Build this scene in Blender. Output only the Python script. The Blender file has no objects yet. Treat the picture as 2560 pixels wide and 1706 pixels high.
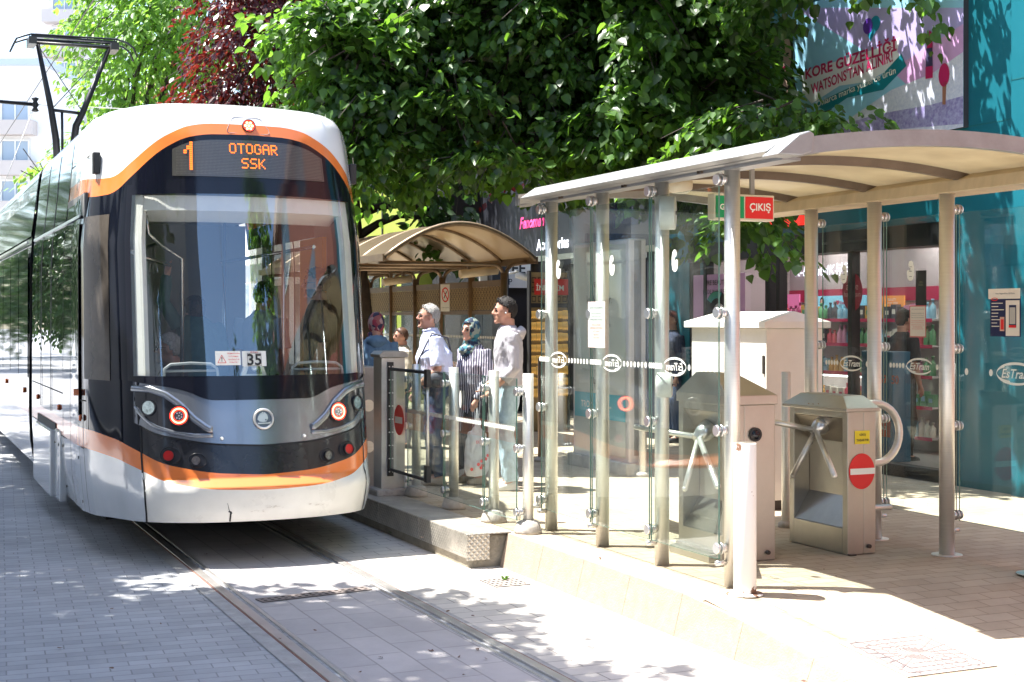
import bpy, bmesh, math, random
import numpy as np
from mathutils import Vector, Matrix
R = math.radians
scene = bpy.context.scene
COL = scene.collection
# ------------------------------------------------------------------ camera
EYE = 1.79
cam_d = bpy.data.cameras.new('camera'); cam = bpy.data.objects.new('camera', cam_d); COL.objects.link(cam)
cam_d.lens = 50.0; cam_d.sensor_width = 36.0; cam_d.clip_end = 2000; cam_d.clip_start = 0.05
cam_d.shift_y = -0.0207
cam.location = (0, 0, EYE); cam.rotation_euler = (R(90), 0, 0)
scene.camera = cam
# ------------------------------------------------------------------ light
SUN_EL, SUN_AZ = 66.0, 4.0       # azimuth: degrees from -X towards +Y
sx, sy, sz = (-math.cos(R(SUN_EL))*math.cos(R(SUN_AZ)), math.cos(R(SUN_EL))*math.sin(R(SUN_AZ)), math.sin(R(SUN_EL)))
sun_d = bpy.data.lights.new('sun', 'SUN'); sun = bpy.data.objects.new('sun', sun_d); COL.objects.link(sun)
sun_d.energy = 5.0; sun_d.angle = R(0.53); sun_d.color = (1.0, 0.965, 0.90)
sun.rotation_euler = Vector((sx, sy, sz)).to_track_quat('Z', 'Y').to_euler(); sun.location = (-20, 5, 40)
world = bpy.data.worlds.new("World"); scene.world = world; world.use_nodes = True
wn = world.node_tree.nodes; wn.clear()
sky = wn.new('ShaderNodeTexSky'); sky.sky_type = 'NISHITA'; sky.sun_disc = False
sky.sun_elevation = R(SUN_EL); sky.sun_rotation = R(270+SUN_AZ)
sky.air_density = 1.0; sky.dust_density = 1.2; sky.ozone_density = 1.0
bgn = wn.new('ShaderNodeBackground'); bgn.inputs['Strength'].default_value = 0.15
wo = wn.new('ShaderNodeOutputWorld')
world.node_tree.links.new(sky.outputs[0], bgn.inputs[0]); world.node_tree.links.new(bgn.outputs[0], wo.inputs[0])
vs = scene.view_settings
scene.display_settings.display_device = 'sRGB'
vs.view_transform = 'Standard'; vs.look = 'None'; vs.exposure = 1.8; vs.gamma = 1.0
scene.cycles.max_bounces = 10; scene.cycles.transparent_max_bounces = 24
scene.cycles.glossy_bounces = 4; scene.cycles.transmission_bounces = 6; scene.cycles.diffuse_bounces = 4
scene.cycles.sample_clamp_indirect = 8.0
try:
    scene.cycles.use_denoising = True
except Exception: pass
# ------------------------------------------------------------------ street frame: u to the right of the track, v away along it
TH = R(23.8); CT, ST = math.cos(TH), math.sin(TH)
OX, OY = -1.765, 10.34
def UW(u, v, z=0.0): return (OX+u*CT-v*ST, OY+u*ST+v*CT, z)
def WU(X, Y): dx, dy = X-OX, Y-OY; return (dx*CT+dy*ST, -dx*ST+dy*CT)
F = 3555.6
def G(px, py, z0=0.0):                     # ground point seen at a point of the photograph -> (u, v)
    Y = (EYE-z0)*F/(py-800.0); return WU((px-1280)/F*Y, Y)
def PU(px, py, u):                          # point on the vertical plane u=const -> (v, z)
    c = (px-1280)/F                         # X = c*Y
    v = (OX+u*CT-c*(OY+u*ST))/(ST+c*CT)
    Y = OY+u*ST+v*CT
    return v, EYE-(py-800)/F*Y
def PV(px, py, v):                          # point on plane v=const -> (u, z)
    c = (px-1280)/F
    u = (c*(OY+v*CT)-OX+v*ST)/(CT-c*ST)
    Y = OY+u*ST+v*CT
    return u, EYE-(py-800)/F*Y
# ------------------------------------------------------------------ materials
MATS = {}
def mat(name, col, rough=0.5, metal=0.0, spec=0.5, var=0.0, vscale=8.0, bump=0.0, bscale=40.0, coat=0.0, emis=None, estr=1.0, trans=0.0, stretch=None, col2=None):
    if name in MATS: return MATS[name]
    m = bpy.data.materials.new(name); m.use_nodes = True; MATS[name] = m
    nt = m.node_tree; N = nt.nodes; L = nt.links
    b = N['Principled BSDF']
    b.inputs['Base Color'].default_value = (*col, 1); b.inputs['Roughness'].default_value = rough
    b.inputs['Metallic'].default_value = metal; b.inputs['Specular IOR Level'].default_value = spec
    b.inputs['Coat Weight'].default_value = coat; b.inputs['Coat Roughness'].default_value = 0.03
    if emis: b.inputs['Emission Color'].default_value = (*emis, 1); b.inputs['Emission Strength'].default_value = estr
    if trans: b.inputs['Transmission Weight'].default_value = trans
    if var or bump or col2:
        tc = N.new('ShaderNodeTexCoord'); src = tc.outputs['Object']
        if stretch:
            mp = N.new('ShaderNodeMapping'); mp.inputs['Scale'].default_value = stretch; L.new(src, mp.inputs[0]); src = mp.outputs[0]
        if var or col2:
            n = N.new('ShaderNodeTexNoise'); n.inputs['Scale'].default_value = vscale; n.inputs['Detail'].default_value = 6; n.inputs['Roughness'].default_value = 0.65
            L.new(src, n.inputs['Vector'])
            rp = N.new('ShaderNodeValToRGB'); L.new(n.outputs[0], rp.inputs[0])
            rp.color_ramp.elements[0].position = 0.3; rp.color_ramp.elements[1].position = 0.7
            c2 = col2 or tuple(min(1, c*(1+var)) for c in col)
            c1 = col if col2 else tuple(c*(1-var) for c in col)
            rp.color_ramp.elements[0].color = (*c1, 1); rp.color_ramp.elements[1].color = (*c2, 1)
            L.new(rp.outputs[0], b.inputs['Base Color'])
            mr = N.new('ShaderNodeMapRange'); mr.inputs['To Min'].default_value = max(0, rough*0.8); mr.inputs['To Max'].default_value = min(1, rough*1.25)
            L.new(n.outputs[0], mr.inputs[0]); L.new(mr.outputs[0], b.inputs['Roughness'])
        if bump:
            n2 = N.new('ShaderNodeTexNoise'); n2.inputs['Scale'].default_value = bscale; n2.inputs['Detail'].default_value = 4
            L.new(src, n2.inputs['Vector'])
            bp = N.new('ShaderNodeBump'); bp.inputs['Strength'].default_value = bump; bp.inputs['Distance'].default_value = 0.01
            L.new(n2.outputs[0], bp.inputs['Height']); L.new(bp.outputs[0], b.inputs['Normal'])
    return m
def glass(name, tint=(0.93, 0.97, 0.955), ior=1.5, rough=0.0, gloss=(1, 1, 1), dirt=0.0):
    m = bpy.data.materials.new(name); m.use_nodes = True; MATS[name] = m
    nt = m.node_tree; N = nt.nodes; L = nt.links; N.clear()
    o = N.new('ShaderNodeOutputMaterial'); t = N.new('ShaderNodeBsdfTransparent'); g = N.new('ShaderNodeBsdfGlossy')
    t.inputs[0].default_value = (*tint, 1); g.inputs['Roughness'].default_value = rough; g.inputs['Color'].default_value = (*gloss, 1)
    f = N.new('ShaderNodeFresnel'); ge = N.new('ShaderNodeNewGeometry'); im = N.new('ShaderNodeMapRange'); im.inputs['To Min'].default_value = ior; im.inputs['To Max'].default_value = 1.0/ior
    L.new(ge.outputs['Backfacing'], im.inputs[0]); L.new(im.outputs[0], f.inputs[0])      # a thin pane reflects alike from both sides
    mx = N.new('ShaderNodeMixShader'); L.new(f.outputs[0], mx.inputs[0]); L.new(t.outputs[0], mx.inputs[1]); L.new(g.outputs[0], mx.inputs[2])
    last = mx.outputs[0]
    if dirt:
        d = N.new('ShaderNodeBsdfDiffuse'); d.inputs[0].default_value = (0.6, 0.6, 0.56, 1)
        tc = N.new('ShaderNodeTexCoord'); n = N.new('ShaderNodeTexNoise'); n.inputs['Scale'].default_value = 3; n.inputs['Detail'].default_value = 8
        L.new(tc.outputs['Object'], n.inputs['Vector'])
        mr = N.new('ShaderNodeMapRange'); mr.inputs['From Min'].default_value = 0.4; mr.inputs['From Max'].default_value = 0.8; mr.inputs['To Max'].default_value = dirt
        L.new(n.outputs[0], mr.inputs[0])
        m2 = N.new('ShaderNodeMixShader'); L.new(mr.outputs[0], m2.inputs[0]); L.new(last, m2.inputs[1]); L.new(d.outputs[0], m2.inputs[2]); last = m2.outputs[0]
    L.new(last, o.inputs[0]); return m
def leafmat(name, col, tcol, fac=0.45, rough=0.35, var=0.35):
    m = bpy.data.materials.new(name); m.use_nodes = True; MATS[name] = m
    nt = m.node_tree; N = nt.nodes; L = nt.links
    b = N['Principled BSDF']; o = N['Material Output']
    b.inputs['Roughness'].default_value = rough; b.inputs['Specular IOR Level'].default_value = 0.4
    at = N.new('ShaderNodeAttribute'); at.attribute_name = 'leafv'
    mr = N.new('ShaderNodeMapRange'); mr.inputs['To Min'].default_value = 1-var; mr.inputs['To Max'].default_value = 1+var
    L.new(at.outputs['Fac'], mr.inputs[0])
    for c, tgt in ((col, 'a'), (tcol, 'b')):
        vm = N.new('ShaderNodeVectorMath'); vm.operation = 'SCALE'; vm.inputs[0].default_value = c; L.new(mr.outputs[0], vm.inputs['Scale'])
        if tgt == 'a': L.new(vm.outputs[0], b.inputs['Base Color'])
        else:
            t = N.new('ShaderNodeBsdfTranslucent'); L.new(vm.outputs[0], t.inputs[0])
    mx = N.new('ShaderNodeMixShader'); mx.inputs[0].default_value = fac
    L.new(b.outputs[0], mx.inputs[1]); L.new(t.outputs[0], mx.inputs[2]); L.new(mx.outputs[0], o.inputs[0])
    return m
def brickmat(name, c1, c2, mortar, bw, bh, rough=0.85, msize=0.006, offset=0.5, rot=0.0, freq=2, bump=0.35, dirt=0.25, squash=1.0):
    m = bpy.data.materials.new(name); m.use_nodes = True; MATS[name] = m
    nt = m.node_tree; N = nt.nodes; L = nt.links; b = N['Principled BSDF']
    tc = N.new('ShaderNodeTexCoord'); mp = N.new('ShaderNodeMapping'); mp.inputs['Rotation'].default_value = (0, 0, rot)
    L.new(tc.outputs['Object'], mp.inputs[0])
    wv = N.new('ShaderNodeTexNoise'); wv.inputs['Scale'].default_value = 1.5; wv.inputs['Detail'].default_value = 2
    L.new(mp.outputs[0], wv.inputs['Vector'])
    vm = N.new('ShaderNodeVectorMath'); vm.operation = 'MULTIPLY_ADD'; vm.inputs[1].default_value = (0.02, 0.02, 0)
    L.new(wv.outputs['Color'], vm.inputs[0]); L.new(mp.outputs[0], vm.inputs[2])
    br = N.new('ShaderNodeTexBrick'); br.offset = offset; br.offset_frequency = freq; br.squash = squash
    br.inputs['Scale'].default_value = 1.0; br.inputs['Brick Width'].default_value = bw; br.inputs['Row Height'].default_value = bh
    br.inputs['Mortar Size'].default_value = msize; br.inputs['Mortar Smooth'].default_value = 0.3
    br.inputs['Color1'].default_value = (*c1, 1); br.inputs['Color2'].default_value = (*c2, 1); br.inputs['Mortar'].default_value = (*mortar, 1)
    L.new(vm.outputs[0], br.inputs['Vector'])
    n = N.new('ShaderNodeTexNoise'); n.inputs['Scale'].default_value = 1.1; n.inputs['Detail'].default_value = 10; n.inputs['Roughness'].default_value = 0.7
    L.new(tc.outputs['Object'], n.inputs['Vector'])
    mr = N.new('ShaderNodeMapRange'); mr.inputs['From Min'].default_value = 0.3; mr.inputs['From Max'].default_value = 0.7
    mr.inputs['To Min'].default_value = 1-dirt; mr.inputs['To Max'].default_value = 1+dirt*0.6
    L.new(n.outputs[0], mr.inputs[0])
    sc = N.new('ShaderNodeVectorMath'); sc.operation = 'SCALE'; L.new(br.outputs['Color'], sc.inputs[0]); L.new(mr.outputs[0], sc.inputs['Scale'])
    L.new(sc.outputs[0], b.inputs['Base Color']); b.inputs['Roughness'].default_value = rough
    n3 = N.new('ShaderNodeTexNoise'); n3.inputs['Scale'].default_value = 60; n3.inputs['Detail'].default_value = 3; L.new(tc.outputs['Object'], n3.inputs['Vector'])
    ad = N.new('ShaderNodeMath'); ad.operation = 'MULTIPLY_ADD'; ad.inputs[1].default_value = -1.0
    L.new(br.outputs['Fac'], ad.inputs[0]); 
    ms = N.new('ShaderNodeMath'); ms.operation = 'MULTIPLY'; ms.inputs[1].default_value = 0.35; L.new(n3.outputs[0], ms.inputs[0]); L.new(ms.outputs[0], ad.inputs[2])
    bp = N.new('ShaderNodeBump'); bp.inputs['Strength'].default_value = bump; bp.inputs['Distance'].default_value = 0.01
    L.new(ad.outputs[0], bp.inputs['Height']); L.new(bp.outputs[0], b.inputs['Normal'])
    return m
# ------------------------------------------------------------------ object helpers
ORG = {}
def tag(o, label=None, cat=None, group=None, kind=None):
    if label: o['label'] = label
    if cat: o['category'] = cat
    if group: o['group'] = group
    if kind: o['kind'] = kind
    return o
def thing(name, label, cat, loc=(0, 0, 0), group=None, world=False, rot=0.0):
    """Empty at the thing's base; loc is (u,v,z) unless world."""
    o = bpy.data.objects.new(name, None); COL.objects.link(o); o.empty_display_size = 0.1
    if world: o.location = loc; o.rotation_euler = (0, 0, rot); ORG[o.name] = (0, 0, 0)
    else: o.location = UW(*loc); o.rotation_euler = (0, 0, TH); ORG[o.name] = loc
    return tag(o, label, cat, group)
class MB:
    def __init__(s): s.v = []; s.f = []; s.m = []; s.sm = []
    def add(s, vs_, fs, m=0, smooth=False):
        n = len(s.v); s.v.extend([tuple(p) for p in vs_]); s.f.extend([tuple(i+n for i in f) for f in fs]); s.m.extend([m]*len(fs)); s.sm.extend([smooth]*len(fs)); return s
    def box(s, x0, x1, y0, y1, z0, z1, m=0):
        x0, x1 = sorted((x0, x1)); y0, y1 = sorted((y0, y1)); z0, z1 = sorted((z0, z1))
        return s.add([(x0,y0,z0),(x1,y0,z0),(x1,y1,z0),(x0,y1,z0),(x0,y0,z1),(x1,y0,z1),(x1,y1,z1),(x0,y1,z1)],
            [(0,3,2,1),(4,5,6,7),(0,1,5,4),(1,2,6,5),(2,3,7,6),(3,0,4,7)], m)
    def tube(s, path, r, n=12, m=0, closed=False, cap=True, flat=None):
        P = [Vector(p) for p in path]; k = len(P); rs = r if isinstance(r, (list, tuple)) else [r]*k
        T = []
        for i in range(k):
            a = P[(i-1) % k] if closed else P[max(i-1, 0)]; b = P[(i+1) % k] if closed else P[min(i+1, k-1)]
            T.append((b-a).normalized())
        up = Vector((0, 0, 1)) if abs(T[0].z) < 0.95 else Vector((1, 0, 0))
        vs_ = []; nrm = (up - T[0]*up.dot(T[0])).normalized()
        for i in range(k):
            nrm = (nrm - T[i]*nrm.dot(T[i])).normalized(); bi = T[i].cross(nrm)
            ra = rs[i]; rb = ra
            if isinstance(ra, (tuple, list)): ra, rb = ra
            for j in range(n):
                a = 2*math.pi*j/n; vs_.append(P[i]+nrm*math.cos(a)*ra+bi*math.sin(a)*rb)
        fs = []
        for i in range(k if closed else k-1):
            for j in range(n):
                a = i*n+j; b = i*n+(j+1) % n; c = ((i+1) % k)*n+(j+1) % n; d = ((i+1) % k)*n+j; fs.append((a, b, c, d))
        s.add(vs_, fs, m, True)
        if cap and not closed:
            n0 = len(s.v)-len(vs_); s.f.append(tuple(n0+j for j in reversed(range(n)))); s.f.append(tuple(n0+(k-1)*n+j for j in range(n))); s.m += [m, m]; s.sm += [False, False]
        return s
    def cyl(s, p0, p1, r, r2=None, n=20, m=0): return s.tube([p0, p1], [r, r if r2 is None else r2], n, m)
    def prism(s, poly, axis, a0, a1, m=0):
        def P(p, a): return (a, p[0], p[1]) if axis == 'x' else ((p[0], a, p[1]) if axis == 'y' else (p[0], p[1], a))
        k = len(poly); vs_ = [P(p, a0) for p in poly]+[P(p, a1) for p in poly]
        fs = [tuple(range(k)), tuple(range(2*k-1, k-1, -1))]+[(i, i+k, (i+1) % k+k, (i+1) % k) for i in range(k)]
        return s.add(vs_, fs, m)
    def lathe(s, prof, c, n=24, m=0, axis='z', smooth=True):
        vs_ = []
        for r, h in prof:
            for j in range(n):
                a = 2*math.pi*j/n; x, y = r*math.cos(a), r*math.sin(a)
                vs_.append((c[0]+x, c[1]+y, c[2]+h) if axis == 'z' else ((c[0]+x, c[1]+h, c[2]+y) if axis == 'y' else (c[0]+h, c[1]+x, c[2]+y)))
        fs = []; k = len(prof)
        for i in range(k-1):
            for j in range(n): fs.append((i*n+j, i*n+(j+1) % n, (i+1)*n+(j+1) % n, (i+1)*n+j))
        s.add(vs_, fs, m, smooth); n0 = len(s.v)-len(vs_)
        if prof[0][0] > 1e-5: s.f.append(tuple(n0+j for j in reversed(range(n)))); s.m.append(m); s.sm.append(False)
        if prof[-1][0] > 1e-5: s.f.append(tuple(n0+(k-1)*n+j for j in range(n))); s.m.append(m); s.sm.append(False)
        return s
    def sphere(s, c, r, nu=16, nv=10, m=0, keep=None, fn=None):
        if not isinstance(r, (tuple, list)): r = (r, r, r)
        vs_ = []
        for i in range(nv+1):
            ph = math.pi*i/nv
            for j in range(nu):
                a = 2*math.pi*j/nu; d = (math.sin(ph)*math.cos(a), math.sin(ph)*math.sin(a), math.cos(ph))
                q = fn(d) if fn else 1.0
                vs_.append((c[0]+d[0]*r[0]*q, c[1]+d[1]*r[1]*q, c[2]+d[2]*r[2]*q))
        fs = []
        for i in range(nv):
            for j in range(nu):
                f = (i*nu+j, (i+1)*nu+j, (i+1)*nu+(j+1) % nu, i*nu+(j+1) % nu)
                if keep:
                    cx = [sum(vs_[q][k] for q in f)/4-c[k] for k in range(3)]
                    if not keep(cx[0]/r[0], cx[1]/r[1], cx[2]/r[2]): continue
                fs.append(f)
        return s.add(vs_, fs, m, True)
    def sheet(s, rows, m=0, smooth=True, flip=False):
        n = len(rows[0]); vs_ = [p for r in rows for p in r]; fs = []
        for i in range(len(rows)-1):
            for j in range(n-1):
                f = (i*n+j, i*n+j+1, (i+1)*n+j+1, (i+1)*n+j); fs.append(f[::-1] if flip else f)
        return s.add(vs_, fs, m, smooth)
    def obj(s, name, mats, parent=None, org=None, bevel=0.0, recalc=False, kind=None, label=None, merge=0.0, rot=None):
        if not isinstance(mats, (list, tuple)): mats = [mats]
        if parent is not None: o0 = ORG.get(parent.name, (0, 0, 0))
        else: o0 = org if org is not None else (0, 0, 0)
        V = np.array(s.v, dtype=float).reshape(-1, 3)-np.array(o0)
        me = bpy.data.meshes.new(name); me.from_pydata(V.tolist(), [], s.f)
        me.polygons.foreach_set('material_index', s.m); me.polygons.foreach_set('use_smooth', s.sm)
        for m in mats: me.materials.append(m)
        if recalc or merge:
            bm = bmesh.new(); bm.from_mesh(me)
            if merge: bmesh.ops.remove_doubles(bm, verts=bm.verts, dist=merge)
            bmesh.ops.recalc_face_normals(bm, faces=bm.faces); bm.to_mesh(me); bm.free()
        me.validate(); me.update()
        o = bpy.data.objects.new(name, me); COL.objects.link(o)
        if parent is not None: o.parent = parent; ORG[o.name] = o0
        elif org is not None: o.location = UW(*org); o.rotation_euler = (0, 0, TH); ORG[o.name] = org
        if bevel:
            b = o.modifiers.new('bevel', 'BEVEL'); b.width = bevel; b.segments = 2; b.limit_method = 'ANGLE'; b.angle_limit = R(40)
        if kind: o['kind'] = kind
        if label: o['label'] = label
        return o
def copytree(o, parent=None):
    c = o.copy(); COL.objects.link(c)
    if parent is not None: c.parent = parent
    ORG[c.name] = ORG.get(o.name, (0, 0, 0))
    for ch in list(o.children): copytree(ch, c)
    return c
def place(c, u, v, z=0.0): c.location = UW(u, v, z); return c
DG = {}
def textgeo(txt, size=1.0, bold=0.0, shear=0.0, space=1.0, align='CENTER', line=1.0):
    """flat lettering outline as 2-D verts and faces, centred"""
    key = (txt, bold, shear, space, align, line)
    if key not in DG:
        cu = bpy.data.curves.new('t', 'FONT'); cu.body = txt; cu.size = 1.0; cu.offset = bold; cu.shear = shear; cu.space_character = space; cu.space_line = line
        cu.align_x = align; cu.resolution_u = 3
        o = bpy.data.objects.new('t', cu); COL.objects.link(o)
        dg = bpy.context.evaluated_depsgraph_get(); dg.update(); ev = o.evaluated_get(dg); me = ev.to_mesh()
        V = [(v.co.x, v.co.y) for v in me.vertices]; Fc = [tuple(p.vertices) for p in me.polygons]
        ev.to_mesh_clear(); bpy.data.objects.remove(o); bpy.data.curves.remove(cu)
        if V:
            y0 = min(p[1] for p in V); y1 = max(p[1] for p in V); V = [(p[0], p[1]-(y0+y1)/2) for p in V]
            if align == 'CENTER':
                x0 = min(p[0] for p in V); x1 = max(p[0] for p in V); V = [(p[0]-(x0+x1)/2, p[1]) for p in V]
        DG[key] = (V, Fc)
    V, Fc = DG[key]
    return [(x*size, y*size) for x, y in V], Fc
FACE = {'-u': ((0, -1, 0), (-1, 0, 0)), '-v': ((1, 0, 0), (0, -1, 0)), '+u': ((0, 1, 0), (1, 0, 0)), 'y-': ((1, 0, 0), (0, -1, 0))}
def put2d(mb, V, Fc, c, face, m=0, off=0.0, mirror=False, fit=None, tilt=0.0, up=(0, 0, 1)):
    """2-D verts onto a vertical face at centre c."""
    rgt, nr = FACE[face] if isinstance(face, str) else face
    if fit and V:
        x0 = min(p[0] for p in V); x1 = max(p[0] for p in V); y0 = min(p[1] for p in V); y1 = max(p[1] for p in V)
        w, h = fit; k = min(w/(x1-x0), h/(y1-y0)) if h else w/(x1-x0)
        V = [((x-(x0+x1)/2)*k, (y-(y0+y1)/2)*k) for x, y in V]
    ct, st = math.cos(tilt), math.sin(tilt); out = []
    for x, y in V:
        x, y = x*ct-y*st, x*st+y*ct
        if mirror: x = -x
        out.append((c[0]+rgt[0]*x+nr[0]*off+up[0]*y, c[1]+rgt[1]*x+nr[1]*off+up[1]*y, c[2]+rgt[2]*x+nr[2]*off+up[2]*y))
    mb.add(out, Fc, m)
def lettering(mb, txt, c, face, w=None, h=None, size=0.1, m=0, off=0.003, **k):
    mir = k.pop('mirror', False); tilt = k.pop('tilt', 0.0)
    V, Fc = textgeo(txt, size, **k); put2d(mb, V, Fc, c, face, m, off, mir, (w, h) if w else None, tilt)
def ellipse2(rx, ry, n=28, cx=0, cy=0): return [(cx+rx*math.cos(2*math.pi*i/n), cy+ry*math.sin(2*math.pi*i/n)) for i in range(n)], [tuple(range(n))]
def rect2(x0, x1, y0, y1): return [(x0, y0), (x1, y0), (x1, y1), (x0, y1)], [(0, 1, 2, 3)]
def ring2(rx, ry, rx2, ry2, n=36, a0=0, a1=2*math.pi, cx=0, cy=0, dx=0, dy=0):
    V = []; Fc = []
    for i in range(n+1):
        a = a0+(a1-a0)*i/n; V.append((cx+rx*math.cos(a), cy+ry*math.sin(a))); V.append((cx+dx+rx2*math.cos(a), cy+dy+ry2*math.sin(a)))
    for i in range(n): Fc.append((2*i, 2*i+2, 2*i+3, 2*i+1))
    return V, Fc
def arc(c, r, a0, a1, n, ax, ay):
    c = Vector(c); ax = Vector(ax); ay = Vector(ay)
    return [c+ax*(r*math.cos(a0+(a1-a0)*i/n))+ay*(r*math.sin(a0+(a1-a0)*i/n)) for i in range(n+1)]
# common materials
steel = mat('brushed_steel', (0.74, 0.73, 0.69), 0.42, 0.85, var=0.06, vscale=6, stretch=(1, 1, 30))
steel_dull = mat('dull_steel', (0.47, 0.45, 0.395), 0.36, 0.85, var=0.10, vscale=2.5, bump=.05, bscale=60)
chrome = mat('polished_steel', (0.7, 0.7, 0.7), 0.28, 0.9)
black = mat('black_rubber', (0.02, 0.02, 0.022), 0.55)
gblack = mat('gloss_black_paint', (0.006, 0.007, 0.013), 0.10, spec=0.45)
darkmetal = mat('dark_metal', (0.06, 0.055, 0.05), 0.45, 0.5)
whitep = mat('white_paint', (0.8, 0.8, 0.79), 0.35, var=0.04)
sticker = mat('white_vinyl', (0.82, 0.82, 0.76), 0.5)
red = mat('red_vinyl', (0.72, 0.02, 0.02), 0.45)
concrete = mat('concrete', (0.42, 0.39, 0.35), 0.9, var=0.2, vscale=10, bump=0.4)
pane = glass('clear_glass', dirt=0.05)
pane_edge = mat('green_glass_edge', (0.09, 0.20, 0.165), 0.2, spec=0.6)
# ================================================================== SETTING
PZ = 0.24
def zr(v): return PZ if v > -3.4 else max(0.0, PZ*(1-(-3.4-v)/2.5))
st_pave = brickmat('block_paving', (0.335, 0.34, 0.352), (0.42, 0.425, 0.437), (0.245, 0.247, 0.25), 0.20, 0.10, msize=0.0045, rot=R(4), dirt=0.22)
slab = brickmat('track_slabs', (0.39, 0.365, 0.36), (0.45, 0.42, 0.41), (0.30, 0.28, 0.27), 0.42, 0.21, msize=0.006, rot=R(90), dirt=0.2)
slab2 = brickmat('edge_slabs', (0.48, 0.45, 0.41), (0.55, 0.51, 0.46), (0.25, 0.23, 0.21), 0.30, 0.15, msize=0.005, dirt=0.2)
tan_pave = brickmat('platform_paving', (0.385, 0.315, 0.225), (0.45, 0.375, 0.275), (0.27, 0.215, 0.15), 0.24, 0.12, msize=0.005, rot=R(0), dirt=0.22)
kerbm = mat('kerb_stone', (0.32, 0.25, 0.19), 0.9, var=0.15, vscale=14, bump=0.5, bscale=90)
mb = MB(); mb.sheet([[(-300, -300, -0.004), (300, -300, -0.004)], [(-300, 300, -0.004), (300, 300, -0.004)]], smooth=False)
mb.obj('ground', st_pave, org=(0, 0, 0), kind='structure')
def strip(name, u0, u1, m, z, v0=-30, v1=80):
    mb = MB(); mb.sheet([[(u0, v0, z), (u1, v0, z)], [(u0, v1, z), (u1, v1, z)]], smooth=False); return mb.obj(name, m, org=(0, 0, 0), kind='structure')
strip('road', -0.455, 0.455, slab, 0.003)
strip('road', 0.60, 1.62, slab2, 0.003)
conc_strip = mat('rail_joint_concrete', (0.34, 0.33, 0.32), 0.9, var=0.25, vscale=7, bump=0.4)
asph = mat('rail_sealant', (0.05, 0.05, 0.05), 0.8)
railm = mat('worn_rail_steel', (0.50, 0.48, 0.46), 0.42, 0.85, var=0.15, vscale=3)
rustm = mat('rusty_rail_side', (0.20, 0.10, 0.075), 0.8, var=0.3)
strip('road', -0.66, -0.55, conc_strip, 0.002)
strip('road', 0.55, 0.60, conc_strip, 0.002)
for s in (-1, 1):
    mb = MB()
    def bar(a, b, z0, z1, m): mb.box(s*a, s*b, -30, 80, z0, z1, m)
    bar(0.49, 0.548, -0.05, 0.010, 0)       # running head
    bar(0.456, 0.49, -0.06, -0.025, 1)      # groove floor
    bar(0.438, 0.458, -0.05, 0.008, 0)      # guard lip
    bar(0.549, 0.562, -0.03, 0.006, 2)
    bar(0.426, 0.437, -0.03, 0.005, 3)
    r = mb.obj('rail', [railm, asph, rustm, conc_strip], org=(0, 0, 0), bevel=0.003); tag(r, 'grooved steel tram rail beside the block paving, farther from the platform' if s < 0 else 'grooved steel tram rail nearer the platform kerb', 'rail')
# raised pavement that carries the stop, ramp at the near end
us = [1.60, 3, 5, 8, 14]; rows = []
for v in [90, -0.70]: rows.append([(max(1.27, 1.27 if u == 1.60 else u), v, PZ) for u in us])
mb = MB(); mb.sheet(rows, flip=True, smooth=False)
rows = [[(u, v, zr(v)) for u in us] for v in (-0.70, -3.4, -5.9)]
mb.sheet(rows, flip=True, smooth=False)
mb.obj('pavement', tan_pave, org=(0, 0, 0), kind='structure')
mb = MB(); v = -0.72
while v > -5.9:
    L = 0.62; z0, z1 = zr(v), zr(v-L)
    if z0 < 0.02: break
    a, b = v, v-L+0.0015
    mb.add([(1.50, a, -0.05), (1.60, a, -0.05), (1.60, b, -0.05), (1.50, b, -0.05), (1.575, a, z0+0.004), (1.66, a, z0+0.004), (1.66, b, z1+0.004), (1.575, b, z1+0.004)],
           [(0,3,2,1),(4,5,6,7),(0,4,7,3),(1,2,6,5),(0,1,5,4),(3,7,6,2)])
    v -= L
mb.add([(1.51, -.72, -0.05), (1.59, -.72, -0.05), (1.585, -.72, PZ-.002), (1.65, -.72, PZ-.002), (1.51, -3.4, -0.05), (1.59, -3.4, -0.05), (1.585, -3.4, PZ-.002), (1.65, -3.4, PZ-.002)], [(0, 2, 6, 4), (2, 3, 7, 6), (0, 1, 3, 2), (1, 5, 7, 3), (4, 6, 7, 5)])
mb.obj('kerb', kerbm, org=(0, 0, 0), bevel=0.003, recalc=True, kind='structure')
# steel clad platform step beside the tram
def platemat():
    m = mat('diamond_plate', (0.46, 0.43, 0.38), 0.4, 0.7, var=0.25, vscale=6)
    nt = m.node_tree; N = nt.nodes; L = nt.links; b = N['Principled BSDF']
    tc = N.new('ShaderNodeTexCoord'); hs = []
    for sgn in (1, -1):
        sep = N.new('ShaderNodeSeparateXYZ'); L.new(tc.outputs['Object'], sep.inputs[0])
        a = N.new('ShaderNodeMath'); a.operation = 'ADD'; L.new(sep.outputs[0], a.inputs[0]); L.new(sep.outputs[1], a.inputs[1])
        c = N.new('ShaderNodeMath'); c.operation = 'MULTIPLY_ADD'; c.inputs[1].default_value = sgn; L.new(sep.outputs[2], c.inputs[0]); L.new(a.outputs[0], c.inputs[2])
        d = N.new('ShaderNodeMath'); d.operation = 'MULTIPLY'; d.inputs[1].default_value = 150; L.new(c.outputs[0], d.inputs[0])
        e = N.new('ShaderNodeMath'); e.operation = 'SINE'; L.new(d.outputs[0], e.inputs[0]); hs.append(e)
    f = N.new('ShaderNodeMath'); f.operation = 'MAXIMUM'; L.new(hs[0].outputs[0], f.inputs[0]); L.new(hs[1].outputs[0], f.inputs[1])
    bp = N.new('ShaderNodeBump'); bp.inputs['Strength'].default_value = 0.35; bp.inputs['Distance'].default_value = 0.01
    L.new(f.outputs[0], bp.inputs['Height']); L.new(bp.outputs[0], b.inputs['Normal']); return m
plate = platemat()
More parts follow.
